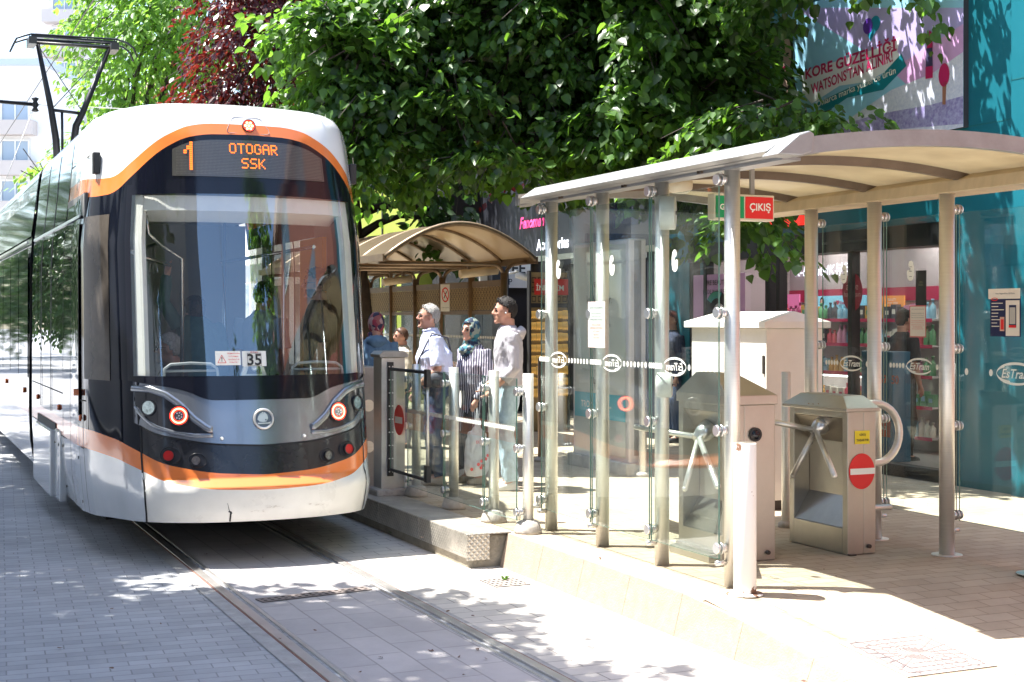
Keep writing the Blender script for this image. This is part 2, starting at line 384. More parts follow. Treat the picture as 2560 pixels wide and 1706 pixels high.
st = thing('platform_step', 'low platform step clad in dented diamond plate steel along the tram', 'platform step', (1.27, -0.70, 0))
mb = MB(); mb.box(1.285, 1.60, -0.69, 40, -0.02, 0.235); mb.obj('concrete_base', mat('step_concrete', (0.27, 0.24, 0.19), 0.95, var=0.25, vscale=8, bump=0.6), st, bevel=0.02)
mb = MB(); v = -0.70
while v < 16:
    mb.box(1.262, 1.275, v, v+0.99, 0.075, 0.246); mb.box(1.262, 1.60, v, v+0.99, 0.247, 0.252); v += 1.0
mb.box(1.262, 1.44, -0.715, -0.702, 0.06, 0.25)
mb.box(1.30, 1.60, -0.735, -0.70, 0.245, 0.254)
mb.obj('plate_cladding', plate, st, bevel=0.003)
# drains and cover
drainm = mat('cast_iron', (0.16, 0.12, 0.10), 0.7, 0.3, var=0.2); hole = mat('drain_hole', (0.01, 0.01, 0.01), 0.9)
def drain(label, u, v, w, d, nx, ny, z=0.003, rot=0.0, cm=None):
    t = thing('drain_grate', label, 'drain', (u, v, z)); ORG[t.name] = (0, 0, 0); t.rotation_euler = (0, 0, TH+rot)
    mb = MB(); xs = [-w/2+i*w/(2*nx+1) for i in range(2*nx+2)]; ys = [-d/2+i*d/(2*ny+1) for i in range(2*ny+2)]
    for i in range(2*nx+1):
        for j in range(2*ny+1):
            if not (i % 2 and j % 2): mb.add([(xs[i], ys[j], 0.006), (xs[i+1], ys[j], 0.006), (xs[i+1], ys[j+1], 0.006), (xs[i], ys[j+1], 0.006)], [(0, 1, 2, 3)])
    mb.obj('grate', cm or drainm, t)
    mb = MB(); mb.add([(-w/2, -d/2, 0.002), (w/2, -d/2, 0.002), (w/2, d/2, 0.002), (-w/2, d/2, 0.002)], [(0, 1, 2, 3)]); mb.obj('drain_channel', hole, t)
drain('long narrow drain grate lying across the track between the rails', 0.0, -1.2, 0.78, 0.13, 16, 2, rot=R(9), cm=mat('dusty_iron', (0.20, 0.165, 0.15), 0.8))
du, dv = G(1262, 1458); drain('small square drain grate with weeds beside the platform step', du, dv, 0.26, 0.3, 7, 4, cm=mat('pale_iron', (0.24, 0.21, 0.19), 0.8))
mu, mv = G(2290, 1668, 0.07)
mb = MB(); t = thing('manhole_cover', 'square manhole cover with radial ribs on the pale ramp', 'manhole cover', (mu, mv, zr(mv)+0.004)); ORG[t.name] = (0, 0, 0)
t.rotation_euler = Matrix(((CT, -ST, 0), (ST, CT, 0), (0, 0, 1))).to_4x4().to_euler()
sl = math.atan(0.24/2.5); t.rotation_euler = (Matrix.Rotation(TH, 4, 'Z') @ Matrix.Rotation(sl, 4, 'X')).to_euler()
mc = mat('pale_cover_iron', (0.36, 0.32, 0.30), 0.7, var=0.1); mb.box(-0.27, 0.27, -0.27, 0.27, -0.002, 0.002); mb.obj('cover_plate', mc, t)
mb = MB()
for i in range(20):
    a = 2*math.pi*i/20; r1 = min(0.25/max(abs(math.cos(a)), 1e-3), 0.25/max(abs(math.sin(a)), 1e-3)); c, s_ = math.cos(a), math.sin(a); w = 0.007
    mb.add([(c*0.09-s_*w, s_*0.09+c*w, 0.004), (c*0.09+s_*w, s_*0.09-c*w, 0.004), (c*r1+s_*w, s_*r1-c*w, 0.004), (c*r1-s_*w, s_*r1+c*w, 0.004)], [(0, 1, 2, 3)])
for q in range(5): 
    V, Fc = ring2(0.02+q*0.015, 0.02+q*0.015, 0.026+q*0.015, 0.026+q*0.015); mb.add([(x, y, 0.0042) for x, y in V], Fc)
for k in range(3):
    e = 0.12+k*0.055
    for a, b in (((-e, -e), (e, -e)), ((e, -e), (e, e)), ((e, e), (-e, e)), ((-e, e), (-e, -e))):
        dx, dy = b[0]-a[0], b[1]-a[1]; l = math.hypot(dx, dy); nx, ny = -dy/l*0.004, dx/l*0.004
        mb.add([(a[0]-nx, a[1]-ny, 0.0045), (b[0]-nx, b[1]-ny, 0.0045), (b[0]+nx, b[1]+ny, 0.0045), (a[0]+nx, a[1]+ny, 0.0045)], [(0, 1, 2, 3)])
mb.obj('cover_ribs', mat('cover_rib', (0.21, 0.17, 0.165), 0.8), t)
# fallen petals and leaves on the paving
random.seed(4); lf = mat('dry_leaf', (0.13, 0.06, 0.05), 0.7, col2=(.20, .13, .08), vscale=2)
mb = MB()
spots = [(30, 1303), (33, 1386), (150, 1622), (155, 1332), (590, 1460), (1435, 1510), (2060, 1427), (2090, 1443), (1160, 1690), (900, 1683), (1290, 1448), (1310, 1452), (1250, 1466), (280, 1525), (1800, 1663), (1500, 1398), (700, 1600), (2010, 1640), (1120, 1530)]
for k in range(24): spots.append((random.uniform(0, 1300), random.uniform(1330, 1700)))
for px, py in spots:
    zz = 0.004; u, v = G(px, py, zz)
    if u > 1.3: u, v = G(px, py, PZ); zz = zr(v)+0.003
    r = random.uniform(0.008, 0.024); a = random.uniform(0, 6.3)
    P_ = [(math.cos(a+q)*r*k, math.sin(a+q)*r*k) for q, k in ((0, 1), (0.9, 0.55), (2.4, 0.5), (3.14, 0.9), (4, 0.5), (5.4, 0.6))]
    mb.add([(u+x, v+y, zz+random.uniform(0.002, 0.012)) for x, y in P_], [(0, 1, 2, 3, 4, 5)])
mb.obj('fallen_leaves', lf, org=(0, 0, 0), kind='stuff')
wd = leafmat('weed_leaf', (0.10, 0.22, 0.03), (0.2, 0.4, 0.05))
for lab, (px, py), sc in (('small green weed growing at the foot of the platform step', (992, 1338), 0.07), ('tuft of weeds growing in the small drain grate', (1262, 1452), 0.035)):
    u, v = G(px, py); t = thing('weed', lab, 'weed', (u, v, 0)); mb = MB()
    for k in range(22):
        a = random.uniform(0, 6.3); l = sc*random.uniform(0.5, 1.2); w = l*0.3; c, s_ = math.cos(a), math.sin(a); h = sc*random.uniform(0.2, 0.9)
        mb.add([(u, v, 0), (u+c*l*.6-s_*w, v+s_*l*.6+c*w, h), (u+c*l, v+s_*l, h*1.1), (u+c*l*.6+s_*w, v+s_*l*.6-c*w, h)], [(0, 1, 2, 3)])
    mb.obj('leaves', wd, t); mb = MB(); mb.tube([(u, v, -.005), (u+.005, v, sc*.7)], [.004, .0015], 6); mb.obj('stem', wd, t)
# ================================================================== TRAM
_pu = [0, .15, .30, .45, .58, .75, .9, 1.0, 1.1, 1.15, 1.15]; _pv = [0, .006, .025, .058, .105, .20, .40, .70, 1.05, 1.40, 1.9]
def _cr(P, n=14):
    out = []
    for i in range(len(P)-1):
        p0 = P[max(i-1, 0)]; p1 = P[i]; p2 = P[i+1]; p3 = P[min(i+2, len(P)-1)]
        if i == 0: p0 = (-P[1][0], P[1][1])
        for k in range(n):
            t = k/n; out.append(tuple(0.5*(2*p1[q]+(p2[q]-p0[q])*t+(2*p0[q]-5*p1[q]+4*p2[q]-p3[q])*t*t+(3*p1[q]-p0[q]-3*p2[q]+p3[q])*t**3) for q in range(2)))
    out.append(P[-1]); return out
_pl = np.array(_cr(list(zip(_pu, _pv)))); _ps = np.concatenate([[0], np.cumsum(np.hypot(*np.diff(_pl, axis=0).T))]); S_END = _ps[-1]
_sbz = [.25, .32, .40, .52, .580, .640, .665, .86, 1.0, 1.2, 1.37, 2.0, 2.75, 2.85, 3.2, 3.3, 3.38, 3.45, 3.49, 3.51]
_sbv = [.10, .06, .02, .00, .00, .078, .084, .137, .168, .212, .252, .385, .55, .575, .67, .71, .75, .84, 1.02, 1.5]
_wz = [.25, .32, .5, .8, 1.0, 2.4, 2.7, 2.9, 3.1, 3.25, 3.35, 3.42, 3.47, 3.495, 3.51]
_ww = [.955, .965, .99, 1.0, 1.0, .995, .97, .95, .935, .92, .905, .87, .79, .62, 0.02]
def SU(s, z):
    a = abs(s)
    if a <= S_END: u = float(np.interp(a, _ps, _pl[:, 0])); v = float(np.interp(a, _ps, _pl[:, 1]))
    else: u = 1.15; v = 1.9+a-S_END
    k = max(0.0, 1-v/2.2); v = v+float(np.interp(z, _sbz, _sbv))*k
    u *= float(np.interp(z, _wz, _ww))
    return (math.copysign(u, s) if s else 0.0, v, z)
def SO(s, z, off):
    if not off: return SU(s, z)
    e = 0.01; a = Vector(SU(s-e, z)); b = Vector(SU(s+e, z)); c = Vector(SU(s, z-e)); d = Vector(SU(s, z+e))
    n = (b-a).cross(d-c).normalized(); p = Vector(SU(s, z))+n*off; return tuple(p)
def s_at(v): return S_END+(v-1.9) if v > 1.9 else float(np.interp(v, _pl[:, 1], _ps))
def fi(tab): xs = [t[0] for t in tab]; ys = [t[1] for t in tab]; return lambda s: float(np.interp(abs(s), xs, ys))
def smoothed(tab, w=0.09):
    f0 = fi(tab); return lambda s: sum(f0(abs(s)+w*k) if abs(s)+w*k > 0 else f0(0) for k in (-1, -.5, 0, .5, 1))/5
C0 = smoothed([(0, .325), (.8, .325), (1.5, .30), (2.2, .26), (20, .26)])
C1 = smoothed([(0, .555), (.4, .568), (.75, .62), (.95, .70), (1.2, .75), (1.7, .79), (20, .79)])
C2 = smoothed([(0, .657), (.4, .68), (.75, .745), (.95, .83), (1.2, .89), (1.7, .94), (20, .94)])
C3 = smoothed([(0, .865), (.4, .885), (.8, .955), (1.0, 1.04), (1.3, 1.12), (20, 1.15)])
C4 = smoothed([(0, 1.20), (.40, 1.20), (.55, 1.27), (.7, 1.30), (1.0, 1.335), (1.3, 1.35), (20, 1.35)], 0.05)
C6 = smoothed([(0, 3.215), (.42, 3.205), (.62, 3.14), (.85, 2.98), (1.05, 2.85), (1.3, 2.76), (1.7, 2.75), (2.2, 2.78), (20, 2.78)], 0.12)
C7 = lambda s: C6(s)+float(np.interp(abs(s), [0, .6, 1.1, 1.8, 20], [.082, .09, .12, .145, .15]))
C5 = lambda s: min(2.85-0.04*min(abs(s), 1), C6(s)-0.01)
def cols(s0, s1):
    out = []; s = s0
    while s < s1-1e-6:
        out.append(s); a = abs(s); s += 0.035 if a < 2.3 else 0.5
        if s > -2.3 and out[-1] < -2.3-1e-6: s = -2.3
    out.append(s1); return out
def patch(mb, s0, s1, zb, zt, off=0.0, nz=4, m=0, rim=0.0, dens=None):
    zb_ = zb if callable(zb) else (lambda s: zb); zt_ = zt if callable(zt) else (lambda s: zt)
    ss = cols(s0, s1) if dens is None else [s0+(s1-s0)*i/dens for i in range(dens+1)]
    rows = [[SO(s, zb_(s)+(zt_(s)-zb_(s))*k/nz, off) for s in ss] for k in range(nz+1)]
    mb.sheet(rows, m)
    if rim:
        edge = [(ss[i], zb_(ss[i])) for i in range(len(ss))]+[(ss[-1], zb_(ss[-1])+(zt_(ss[-1])-zb_(ss[-1]))*k/nz) for k in range(1, nz+1)]+[(ss[i], zt_(ss[i])) for i in range(len(ss)-2, -1, -1)]+[(ss[0], zb_(ss[0])+(zt_(ss[0])-zb_(ss[0]))*k/nz) for k in range(nz-1, -1, -1)]
        mb.sheet([[SO(s, z, off) for s, z in edge], [SO(s, z, off-rim) for s, z in edge]], m)
    return mb
S5 = s_at(5.45)
white = mat('tram_white_paint', (0.74, 0.76, 0.77), 0.16, spec=0.6, coat=0.5, var=0.05, vscale=2)
orange = mat('tram_orange_paint', (0.76, 0.20, 0.045), 0.18, spec=0.6, coat=0.4)
sideblk = mat('tram_side_gloss', (0.006, 0.008, 0.014), 0.05, spec=0.25)
silver = mat('tram_silver_grey_paint', (0.26, 0.28, 0.31), 0.24, 0.75, coat=0.5, var=0.12, vscale=3)
anthra = mat('tram_anthracite_paint', (0.014, 0.015, 0.019), 0.22, 0.0, coat=0.15, var=0.2, vscale=4)
skirtm = mat('tram_skirt_paint', (0.55, 0.58, 0.60), 0.14, spec=0.6, coat=0.6, var=0.08, vscale=2)
seam = mat('panel_gap', (0.006, 0.006, 0.007), 0.7)
wsg = glass('windscreen_glass', tint=(0.96, 0.97, 0.965), ior=2.4, rough=0.0, gloss=(0.80, 0.92, 1.0))
tram = thing('tram', 'white, black and orange articulated tram standing at the stop', 'tram', (0, 0, 0))
# bumper (front) and skirts (sides)
SS = 0.93
mb = MB(); patch(mb, -SS, SS, C0, C1, nz=8); 
ss = cols(-SS, SS); mb.sheet([[SO(s, C0(s), 0) for s in ss], [SU(s, C0(s)) [:1]+(SU(s, C0(s))[1]+0.3, C0(s)) for s in ss]])
mb.obj('bumper', mat('bumper_white_paint', (0.74, 0.72, 0.66), 0.28, spec=0.5, coat=0.3, var=0.07, vscale=3, bump=0.03, bscale=6), tram)
mb = MB(); patch(mb, -SS, SS, C1, C2, nz=14); mb.obj('bumper_stripe', orange, tram)
mb = MB(); patch(mb, -SS, SS, C2, C3, nz=5); mb.obj('lower_front_panel', anthra, tram)
mb = MB(); patch(mb, -1.0, 1.0, C3, C4, nz=8); mb.obj('front_hood', silver, tram)
mb = MB(); patch(mb, -SS-.012, SS+.012, lambda s: C3(s)-.006, lambda s: C3(s)+.006, 0.002, 1)
for k in (-1, 1): patch(mb, k*SS-.009, k*SS+.009, C0, C3, 0.003, 10, dens=1)
mb.obj('panel_joint', seam, tram)
for k in (-1, 1):
    a, b = (-S5, -SS) if k < 0 else (SS, S5)
    mb = MB(); patch(mb, a, b, C0, C1, nz=4); mb.obj('side_skirt', skirtm, tram)
    mb = MB(); patch(mb, a, b, C1, C2, nz=2); mb.obj('side_stripe', orange, tram)
    mb = MB(); patch(mb, a, b, C2, C4, nz=4)
    aa, bb = (-S5, -1.0) if k < 0 else (1.0, S5)
    w0 = s_at(2.62); e0, e1 = (aa, -w0) if k < 0 else (w0, bb); f0, f1 = (-w0, bb) if k < 0 else (aa, w0)
    patch(mb, f0, f1, C4, C6, nz=18); patch(mb, e0, e1, 2.56, C6, nz=4); mb.obj('side_panel', sideblk, tram)
# roof
def roofz(s, k): z0 = C7(s); q = k/14; return z0+(3.51-z0)*(1-(1-q)**1.8) 
mb = MB(); ss = cols(-S5, S5); mb.sheet([[SU(s, roofz(s, k)) for s in ss] for k in range(15)]); mb.obj('roof', white, tram)
mb = MB(); patch(mb, -S5, S5, C6, C7, nz=3); mb.obj('roof_stripe', orange, tram)
mb = MB(); patch(mb, -1.0, 1.0, C5, C6, nz=5); mb.obj('display_surround', gblack, tram)
patchb = MB(); patch(patchb, -.62, .66, lambda s: 2.875+0.0*s, lambda s: min(C6(s)-.045, 3.17), .004, 5)
mesh_disp = mat('display_panel', (0.055, 0.052, 0.045), 0.25, spec=0.6, coat=0.8)
disp = patchb.obj('destination_display', mesh_disp, tram)
# fine dot grid of unlit lamps
mb = MB()
for i in range(118):
    for j in range(22):
        s = -.585+i*.0104; z = 2.895+j*.0118
        if z < min(C6(s)-.055, 3.155): p = Vector(SO(s, z, .0055)); mb.add([p+Vector((-.0022, 0, 0)), p+Vector((0, 0, -.0022)), p+Vector((.0022, 0, 0)), p+Vector((0, 0, .0022))], [(0, 1, 2, 3)])
mb.obj('unlit_dots', mat('unlit_led', (0.22, 0.20, 0.17), 0.4), disp)
FONT = {'1': ["..X..", ".XX..", "X.X..", "..X..", "..X..", "..X..", "..X.."], 'O': [".XXX.", "X...X", "X...X", "X...X", "X...X", "X...X", ".XXX."], 'T': ["XXXXX", "..X..", "..X..", "..X..", "..X..", "..X..", "..X.."],
 'G': [".XXX.", "X...X", "X....", "X..XX", "X...X", "X...X", ".XXX."], 'A': [".XXX.", "X...X", "X...X", "XXXXX", "X...X", "X...X", "X...X"], 'R': ["XXXX.", "X...X", "X...X", "XXXX.", "X.X..", "X..X.", "X...X"],
 'S': [".XXXX", "X....", "X....", ".XXX.", "....X", "....X", "XXXX."], 'K': ["X...X", "X..X.", "X.X..", "XX...", "X.X..", "X..X.", "X...X"]}
led = mat('lit_orange_led', (0.9, 0.25, 0.03), 0.5, emis=(1.0, 0.15, 0.012), estr=.75)
mb = MB()
def ledtext(t, s0, z0, d, r=.0045, hk=1.0):
    for ch in t:
        for rr, row in enumerate(FONT[ch]):
            for cc, x in enumerate(row):
                if x == 'X':
                    n_ = 2 if hk > 1 else 1
                    for q in range(n_):
                        for q2 in range(n_):
                            p = Vector(SO(s0+(cc*n_+q2)*d, z0-(rr*n_+q)*d*hk/n_*1.0, .0075)); mb.add([p+Vector((-r, 0, -r)), p+Vector((r, 0, -r)), p+Vector((r, 0, r)), p+Vector((-r, 0, r))], [(0, 1, 2, 3)])
        s0 += 6*d*(2 if hk > 1 else 1)
ledtext('1', -.52, 3.135, .0118, .0058, 2.7)
ledtext('OTOGAR', -.155, 3.135, .0115, .0048); ledtext('SSK', -.06, 3.02, .0115, .0048)
mb.obj('lit_lettering', led, disp)
# roof warning lamp with its cover plate
mb = MB(); mb.tube([SO(s, z, .001) for s, z in ((-.17, 3.235), (-.165, 3.26), (-.12, 3.345), (-.10, 3.355), (.10, 3.355), (.13, 3.345), (.185, 3.26), (.19, 3.235), (.17, 3.225), (-.15, 3.225))], .0022, 6, closed=True); mb.obj('lamp_cover_edge', mat('panel_line_grey', (.3, .3, .3), .5), tram)
redl = mat('lit_red_lamp', (0.9, 0.05, 0.02), 0.3, emis=(1.0, 0.10, 0.03), estr=2.0)
redd = mat('red_lens', (0.55, 0.01, 0.01), 0.2, coat=1.0); lens = mat('clear_lamp_lens', (0.30, 0.32, 0.33), 0.16, 0.8, coat=1.0, var=.6, vscale=45); 
redo = mat('red_ring_glow', (0.9, 0.03, 0.02), 0.3, emis=(1.0, 0.03, 0.015), estr=1.2)
hotr = mat('hot_ring_glow', (1, 0.3, 0.2), 0.3, emis=(1.0, 0.28, 0.12), estr=3.0)
def lamp(name, s, z, r, mats, proud=.02, ringed=False, dots=False):
    e = .01; p = Vector(SU(s, z)); a = Vector(SU(s-e, z)); b = Vector(SU(s+e, z)); c = Vector(SU(s, z-e)); d = Vector(SU(s, z+e))
    n = (b-a).cross(d-c).normalized(); n = (n*0.5+Vector((n.x*.3, -1, 0)).normalized()*0.5).normalized()
    x = Vector((0, 0, 1)).cross(n).normalized()*-1; y = n.cross(x).normalized()*-1
    mb = MB()
    def disc(r0, h, m, n_=28):
        base = len(mb.v); pts = [p+x*(r0*math.cos(t))+y*(r0*math.sin(t))+n*h for t in [2*math.pi*i/n_ for i in range(n_)]]; mb.add(pts, [tuple(range(n_))], m)
    def tubr(r0, h0, h1, m, n_=28):
        A = [p+x*(r0*math.cos(t))+y*(r0*math.sin(t))+n*h0 for t in [2*math.pi*i/n_ for i in range(n_+1)]]; B = [p+x*(r0*math.cos(t))+y*(r0*math.sin(t))+n*h1 for t in [2*math.pi*i/n_ for i in range(n_+1)]]; mb.sheet([A, B], m)
    def annul(r0, r1, h, m, n_=28):
        mb.sheet([[p+x*(q*math.cos(t))+y*(q*math.sin(t))+n*h for t in [2*math.pi*i/n_ for i in range(n_+1)]] for q in (r0, r1)], m)
    tubr(r*1.16, -.06, proud, 0); annul(r*1.0, r*1.16, proud, 0); tubr(r*1.0, -.0, proud, 0)
    if ringed:
        annul(r*.55, r*.70, proud-.006, 2); annul(r*.70, r*.86, proud-.005, 3); annul(r*.86, r*1.0, proud-.006, 2); disc(r*.55, proud-.008, 1)
        for k in range(7):
            q = p+(x*math.cos(k*.9)+y*math.sin(k*.9))*(r*.33 if k else 0)+n*(proud-.006); mb.add([q+x*.006, q+y*.006, q-x*.006, q-y*.006], [(0, 1, 2, 3)], 4)
    elif dots:
        disc(r*1.0, proud-.008, 1)
        for k in range(7):
            q = p+(x*math.cos(k*1.047)+y*math.sin(k*1.047))*(r*.6 if k else 0)+n*(proud-.005); mb.add([q+(x*math.cos(t)+y*math.sin(t))*.011 for t in [i*.785 for i in range(8)]], [tuple(range(8))], 2)
    else: disc(r*.98, proud-.012, 1)
    return mb.obj(name, mats, tram, recalc=False)
lamp('warning_lamp', .015, 3.285, .044, [darkmetal, redo, hotr], .02, dots=True)
# headlamp housings: dark teardrop recess under a silver brow
tz_t = fi([(.40, .975), (.50, 1.05), (.60, 1.155), (.70, 1.225), (.82, 1.265), (.98, 1.27)]); tz_b = fi([(.40, .955), (.5, .955), (.65, .975), (.8, 1.02), (.92, 1.10), (.98, 1.16)])
for k in (-1, 1):
    a, b = sorted((k*.40, k*.98))
    mb = MB(); patch(mb, a, b, tz_b, tz_t, .004, 6, dens=18); h = mb.obj('headlamp_housing', mat('housing_black', (0.016, 0.017, 0.022), 0.2, coat=0.5), tram)
    mb = MB(); top = [SO(k*s, tz_t(s)+.014, .012) for s in np.linspace(.37, 1.0, 26)]; bot = [SO(k*s, tz_b(s)-.008, .004) for s in np.linspace(.37, .98, 20)]
    mb.tube(top, [(.026, .012)]*len(top), 10); mb.tube(bot, [(.016, .007)]*len(bot), 8); mb.obj('headlamp_brow', silver, h)
    lamp('tail_lamp', k*.61, 1.09, .066, [mat('lamp_bezel', (0.05, 0.05, 0.055), 0.25, 0.5), lens, redo, hotr, mat('lamp_bulb', (.9, .8, .8), .3)], .035, ringed=True)
    lamp('headlamp', k*.845, 1.147, .05, [mat('lamp_bezel', (0, 0, 0)), lens], .03)
    for (s_, z_, r_, mm, nm) in ((.685, .805, .038, redd, 'reflector'), (.49, .77, .032, lens, 'fog_lamp')):
        V, Fc = ellipse2(r_*2.0, r_*1.55, 28)
        mb = MB(); mb.add([SO(k*s_+x, z_+y, .003) for x, y in V], Fc); rc = mb.obj('lamp_recess', mat('recess_plastic', (0.02, 0.02, 0.024), 0.3), tram)
        rim = [SO(k*s_+x, z_+y, .006) for x, y in V]; mb = MB(); mb.tube(rim, .0035, 6, closed=True); mb.obj('recess_rim', anthra, rc)
        lamp(nm, k*s_+(.008 if k > 0 else -.012), z_, r_, [mat('lamp_bezel', (0, 0, 0)), mm], .034)
    mb = MB(); q = Vector(SO(k*.31, .925, .0)); mb.cyl(q, q+Vector((0, -.022, 0)), .013, .010, 12); mb.cyl(q+Vector((0, -.022, 0)), q+Vector((0, -.028, 0)), .006, n=8); mb.obj('washer_nozzle', chrome, tram)
# round winged emblem on the hood
mb = MB(); ec = Vector(SO(0, 1.057, .010)); tl = (.0, -.2)
def emb(V, Fc, m, off): mb.add([SO(x, 1.057+y, off) for x, y in V], Fc, m)
emb(*ellipse2(.078, .078, 40), 1, .006); emb(*ring2(.060, .060, .078, .078, 40), 0, .012); mb.tube([SO(.069*math.cos(t), 1.057+.069*math.sin(t), .012) for t in np.linspace(0, 6.2832, 41)[:-1]], .009, 8, 0, closed=True)
W_ = [(-.045, -.030), (.028, -.030), (.052, -.022), (.052, -.038), (.028, -.038), (.01, -.043), (-.03, -.043)]
emb([(-.05, -.028), (.030, -.028), (.055, -.020), (.050, -.036), (-.042, -.038)], [(0, 1, 2, 3, 4)], 0, .014)
emb([(-.046, -.004), (-.030, -.020), (-.004, -.024), (.020, -.020), (.034, .004), (.028, .030), (.012, .046), (-.006, .050), (-.026, .038), (-.040, .018)], [tuple(range(10))], 0, .014)
for q in range(4):
    a = 2.3-.35*q; emb([(-.012+.02*math.cos(a), .008+.02*math.sin(a)), (-.012+.05*math.cos(a-.05), .008+.05*math.sin(a-.05)), (-.012+.05*math.cos(a+.04), .008+.05*math.sin(a+.04))], [(0, 1, 2)], 1, .0155)
emb(*ellipse2(.006, .006, 12, .016, -.008), 1, .0155)
mb.obj('round_emblem', [mat('emblem_silver', (0.72, 0.70, 0.66), 0.3, 0.7), mat('emblem_ground', (0.16, 0.18, 0.21), 0.3, 0.6)], tram)
# windscreen: glass with black border
GB, GT = (lambda s: 1.375), (lambda s: 2.745-.015*abs(s)); SG = .985
mb = MB(); patch(mb, -1.06, 1.06, C4, GB, .005, 3); patch(mb, -1.06, 1.06, GT, lambda s: min(C5(s), C6(s)-.01), .005, 4)
for k in (-1, 1): a, b = sorted((k*SG, k*1.06)); patch(mb, a, b, GB, GT, .005, 16, dens=2)
mb.obj('windscreen_border', gblack, tram)
mb = MB(); patch(mb, -SG, SG, GB, GT, .006, 30); ws = mb.obj('windscreen', wsg, tram)
# number card, warning card inside the glass
mb = MB(); stk = [sticker, mat('black_ink', (0.02, 0.02, 0.02), 0.6), mat('red_ink', (0.6, 0.03, 0.03), 0.6)]
def cardpt(V, Fc, cs, cz, m, off): mb.add([SO(cs+x, cz+y, off+.021) for x, y in V], Fc, m)
cardpt(*rect2(-.09, .09, -.056, .056), -.045, 1.50, 0, -.012); V, Fc = textgeo('35', .115, bold=.02); cardpt([(x, y) for x, y in V], Fc, -.045, 1.492, 1, -.006)
for q in (rect2(-.052, .052, .040, .0425), rect2(-.052, .052, -.052, -.0495), rect2(-.052, -.0495, -.052, .0425), rect2(.0495, .052, -.052, .0425)): cardpt(*q, -.045, 1.498, 1, -.006)
V, Fc = textgeo('EsTram', .018, bold=.01, shear=.3); cardpt(V, Fc, -.045, 1.547, 2, -.006)
mb.obj('number_card', stk, tram)
mb = MB(); cardpt(*rect2(-.092, .092, -.052, .052), -.238, 1.505, 0, -.012)
for a, b in (((-.075, -.035), (-.045, .022)), ((-.045, .022), (-.015, -.035)), ((-.015, -.035), (-.075, -.035))):
    dx, dy = b[0]-a[0], b[1]-a[1]; l = math.hypot(dx, dy); nx, ny = -dy/l*.002, dx/l*.002; cardpt([(a[0]-nx, a[1]-ny), (b[0]-nx, b[1]-ny), (b[0]+nx, b[1]+ny), (a[0]+nx, a[1]+ny)], [(0, 1, 2, 3)], -.238, 1.505, 2, -.006)
V, Fc = textgeo('!', .045, bold=.02); cardpt(V, Fc, -.283, 1.497, 1, -.006)
for i, t_ in enumerate(('TRAMVAYLARA', 'TUTUNMAK', 'TEHLİKELİ VE', 'YASAKTIR !')):
    V, Fc = textgeo(t_, .0135, bold=.01); cardpt(V, Fc, -.198, 1.538-.0215*i, 2, -.006)
mb.obj('warning_card', stk, tram)
# inner trim
trim = mat('cream_inner_trim', (0.72, 0.72, 0.66), 0.5, var=0.04)
mb = MB()
patch(mb, -.975, -.885, 1.38, lambda s: 2.735, -.02, 24, dens=4, rim=.05); patch(mb, .845, .975, 1.38, lambda s: 2.735, -.02, 24, dens=4, rim=.05)
mb.obj('pillar_trim', trim, tram)
mb = MB(); patch(mb, -.885, .845, 2.62, lambda s: 2.735, -.03, 4, rim=.05)
for i in range(14):
    pass
ss_ = np.linspace(-.80, .80, 24); mb.sheet([[SU(s, 2.60)[:1]+(SU(s, 2.62)[1]+.06+.25*q, 2.615-.07*q) for s in ss_] for q in (0, .3, 1)]); mb.obj('header_trim', trim, tram)
mb = MB()
ss_ = np.linspace(-.96, .96, 30); mb.sheet([[(SU(s, 1.37)[0]*.98, SU(s, 1.37)[1]+.012+q*.45, 1.37-.04*q) for s in ss_] for q in (0, .5, 1)]); 
dash = mat('dashboard_grey', (0.30, 0.33, 0.33), 0.5); mb.obj('dashboard', dash, tram)
for c in (-.47, .50):
    mb = MB(); P = [(c-.20, .48, 1.37), (c-.195, .49, 1.425), (c-.15, .495, 1.458), (c, .495, 1.467), (c+.15, .495, 1.458), (c+.195, .49, 1.425), (c+.20, .48, 1.37)]
    mb.tube(P, .011, 10); mb.tube([(c-.185, .495, 1.41), (c+.185, .495, 1.41)], .010, 8); mb.obj('dash_hoop', dash, tram)
mb = MB(); pts = [(-.095, 0), (.095, 0), (.055, .115), (.03, .135), (-.03, .135), (-.055, .115)]
inn = [(-.06, .012), (.06, .012), (.032, .10), (-.032, .10)]
mb.prism([(p[0]-.02, p[1]+1.372) for p in pts], 'y', .375, .43); mb.prism([(p[0]-.02, p[1]+1.372) for p in inn], 'y', .368, .374, 1)
mb.sphere((-.02, .365, 1.43), .026, 14, 8, 2); mb.obj('dash_camera', [trim, darkmetal, chrome], tram)
# interior shell
intm = mat('tram_interior_panel', (0.22, 0.22, 0.21), 0.6); yel = mat('yellow_partition', (0.70, 0.28, 0.02), 0.5); pole = mat('grab_pole', (0.6, 0.6, 0.58), 0.25, 0.9)
mb = MB(); mb.box(-1.08, 1.08, 1.5, 5.4, .36, .40); mb.box(-.95, .95, 1.2, 5.4, 2.82, 2.86); mb.box(-1.08, 1.08, 5.35, 5.40, .4, 2.82); mb.box(-1.11, -1.08, 1.5, 5.35, .4, 1.3); mb.box(1.08, 1.11, 1.5, 5.35, .4, 1.3); mb.box(-1.11, -1.08, 1.5, 2.6, 1.3, 2.8); mb.box(1.08, 1.11, 1.5, 2.6, 1.3, 2.8); mb.obj('interior_lining', intm, tram)
mb = MB(); mb.box(.86, .90, 1.6, 2.3, 1.0, 2.5); mb.obj('yellow_panel', yel, tram)
mb = MB(); mb.box(-.95, .95, .75, .95, .4, 1.22); mb.obj('dash_console', mat('console_dark', (0.05, 0.05, 0.055), 0.5), tram)
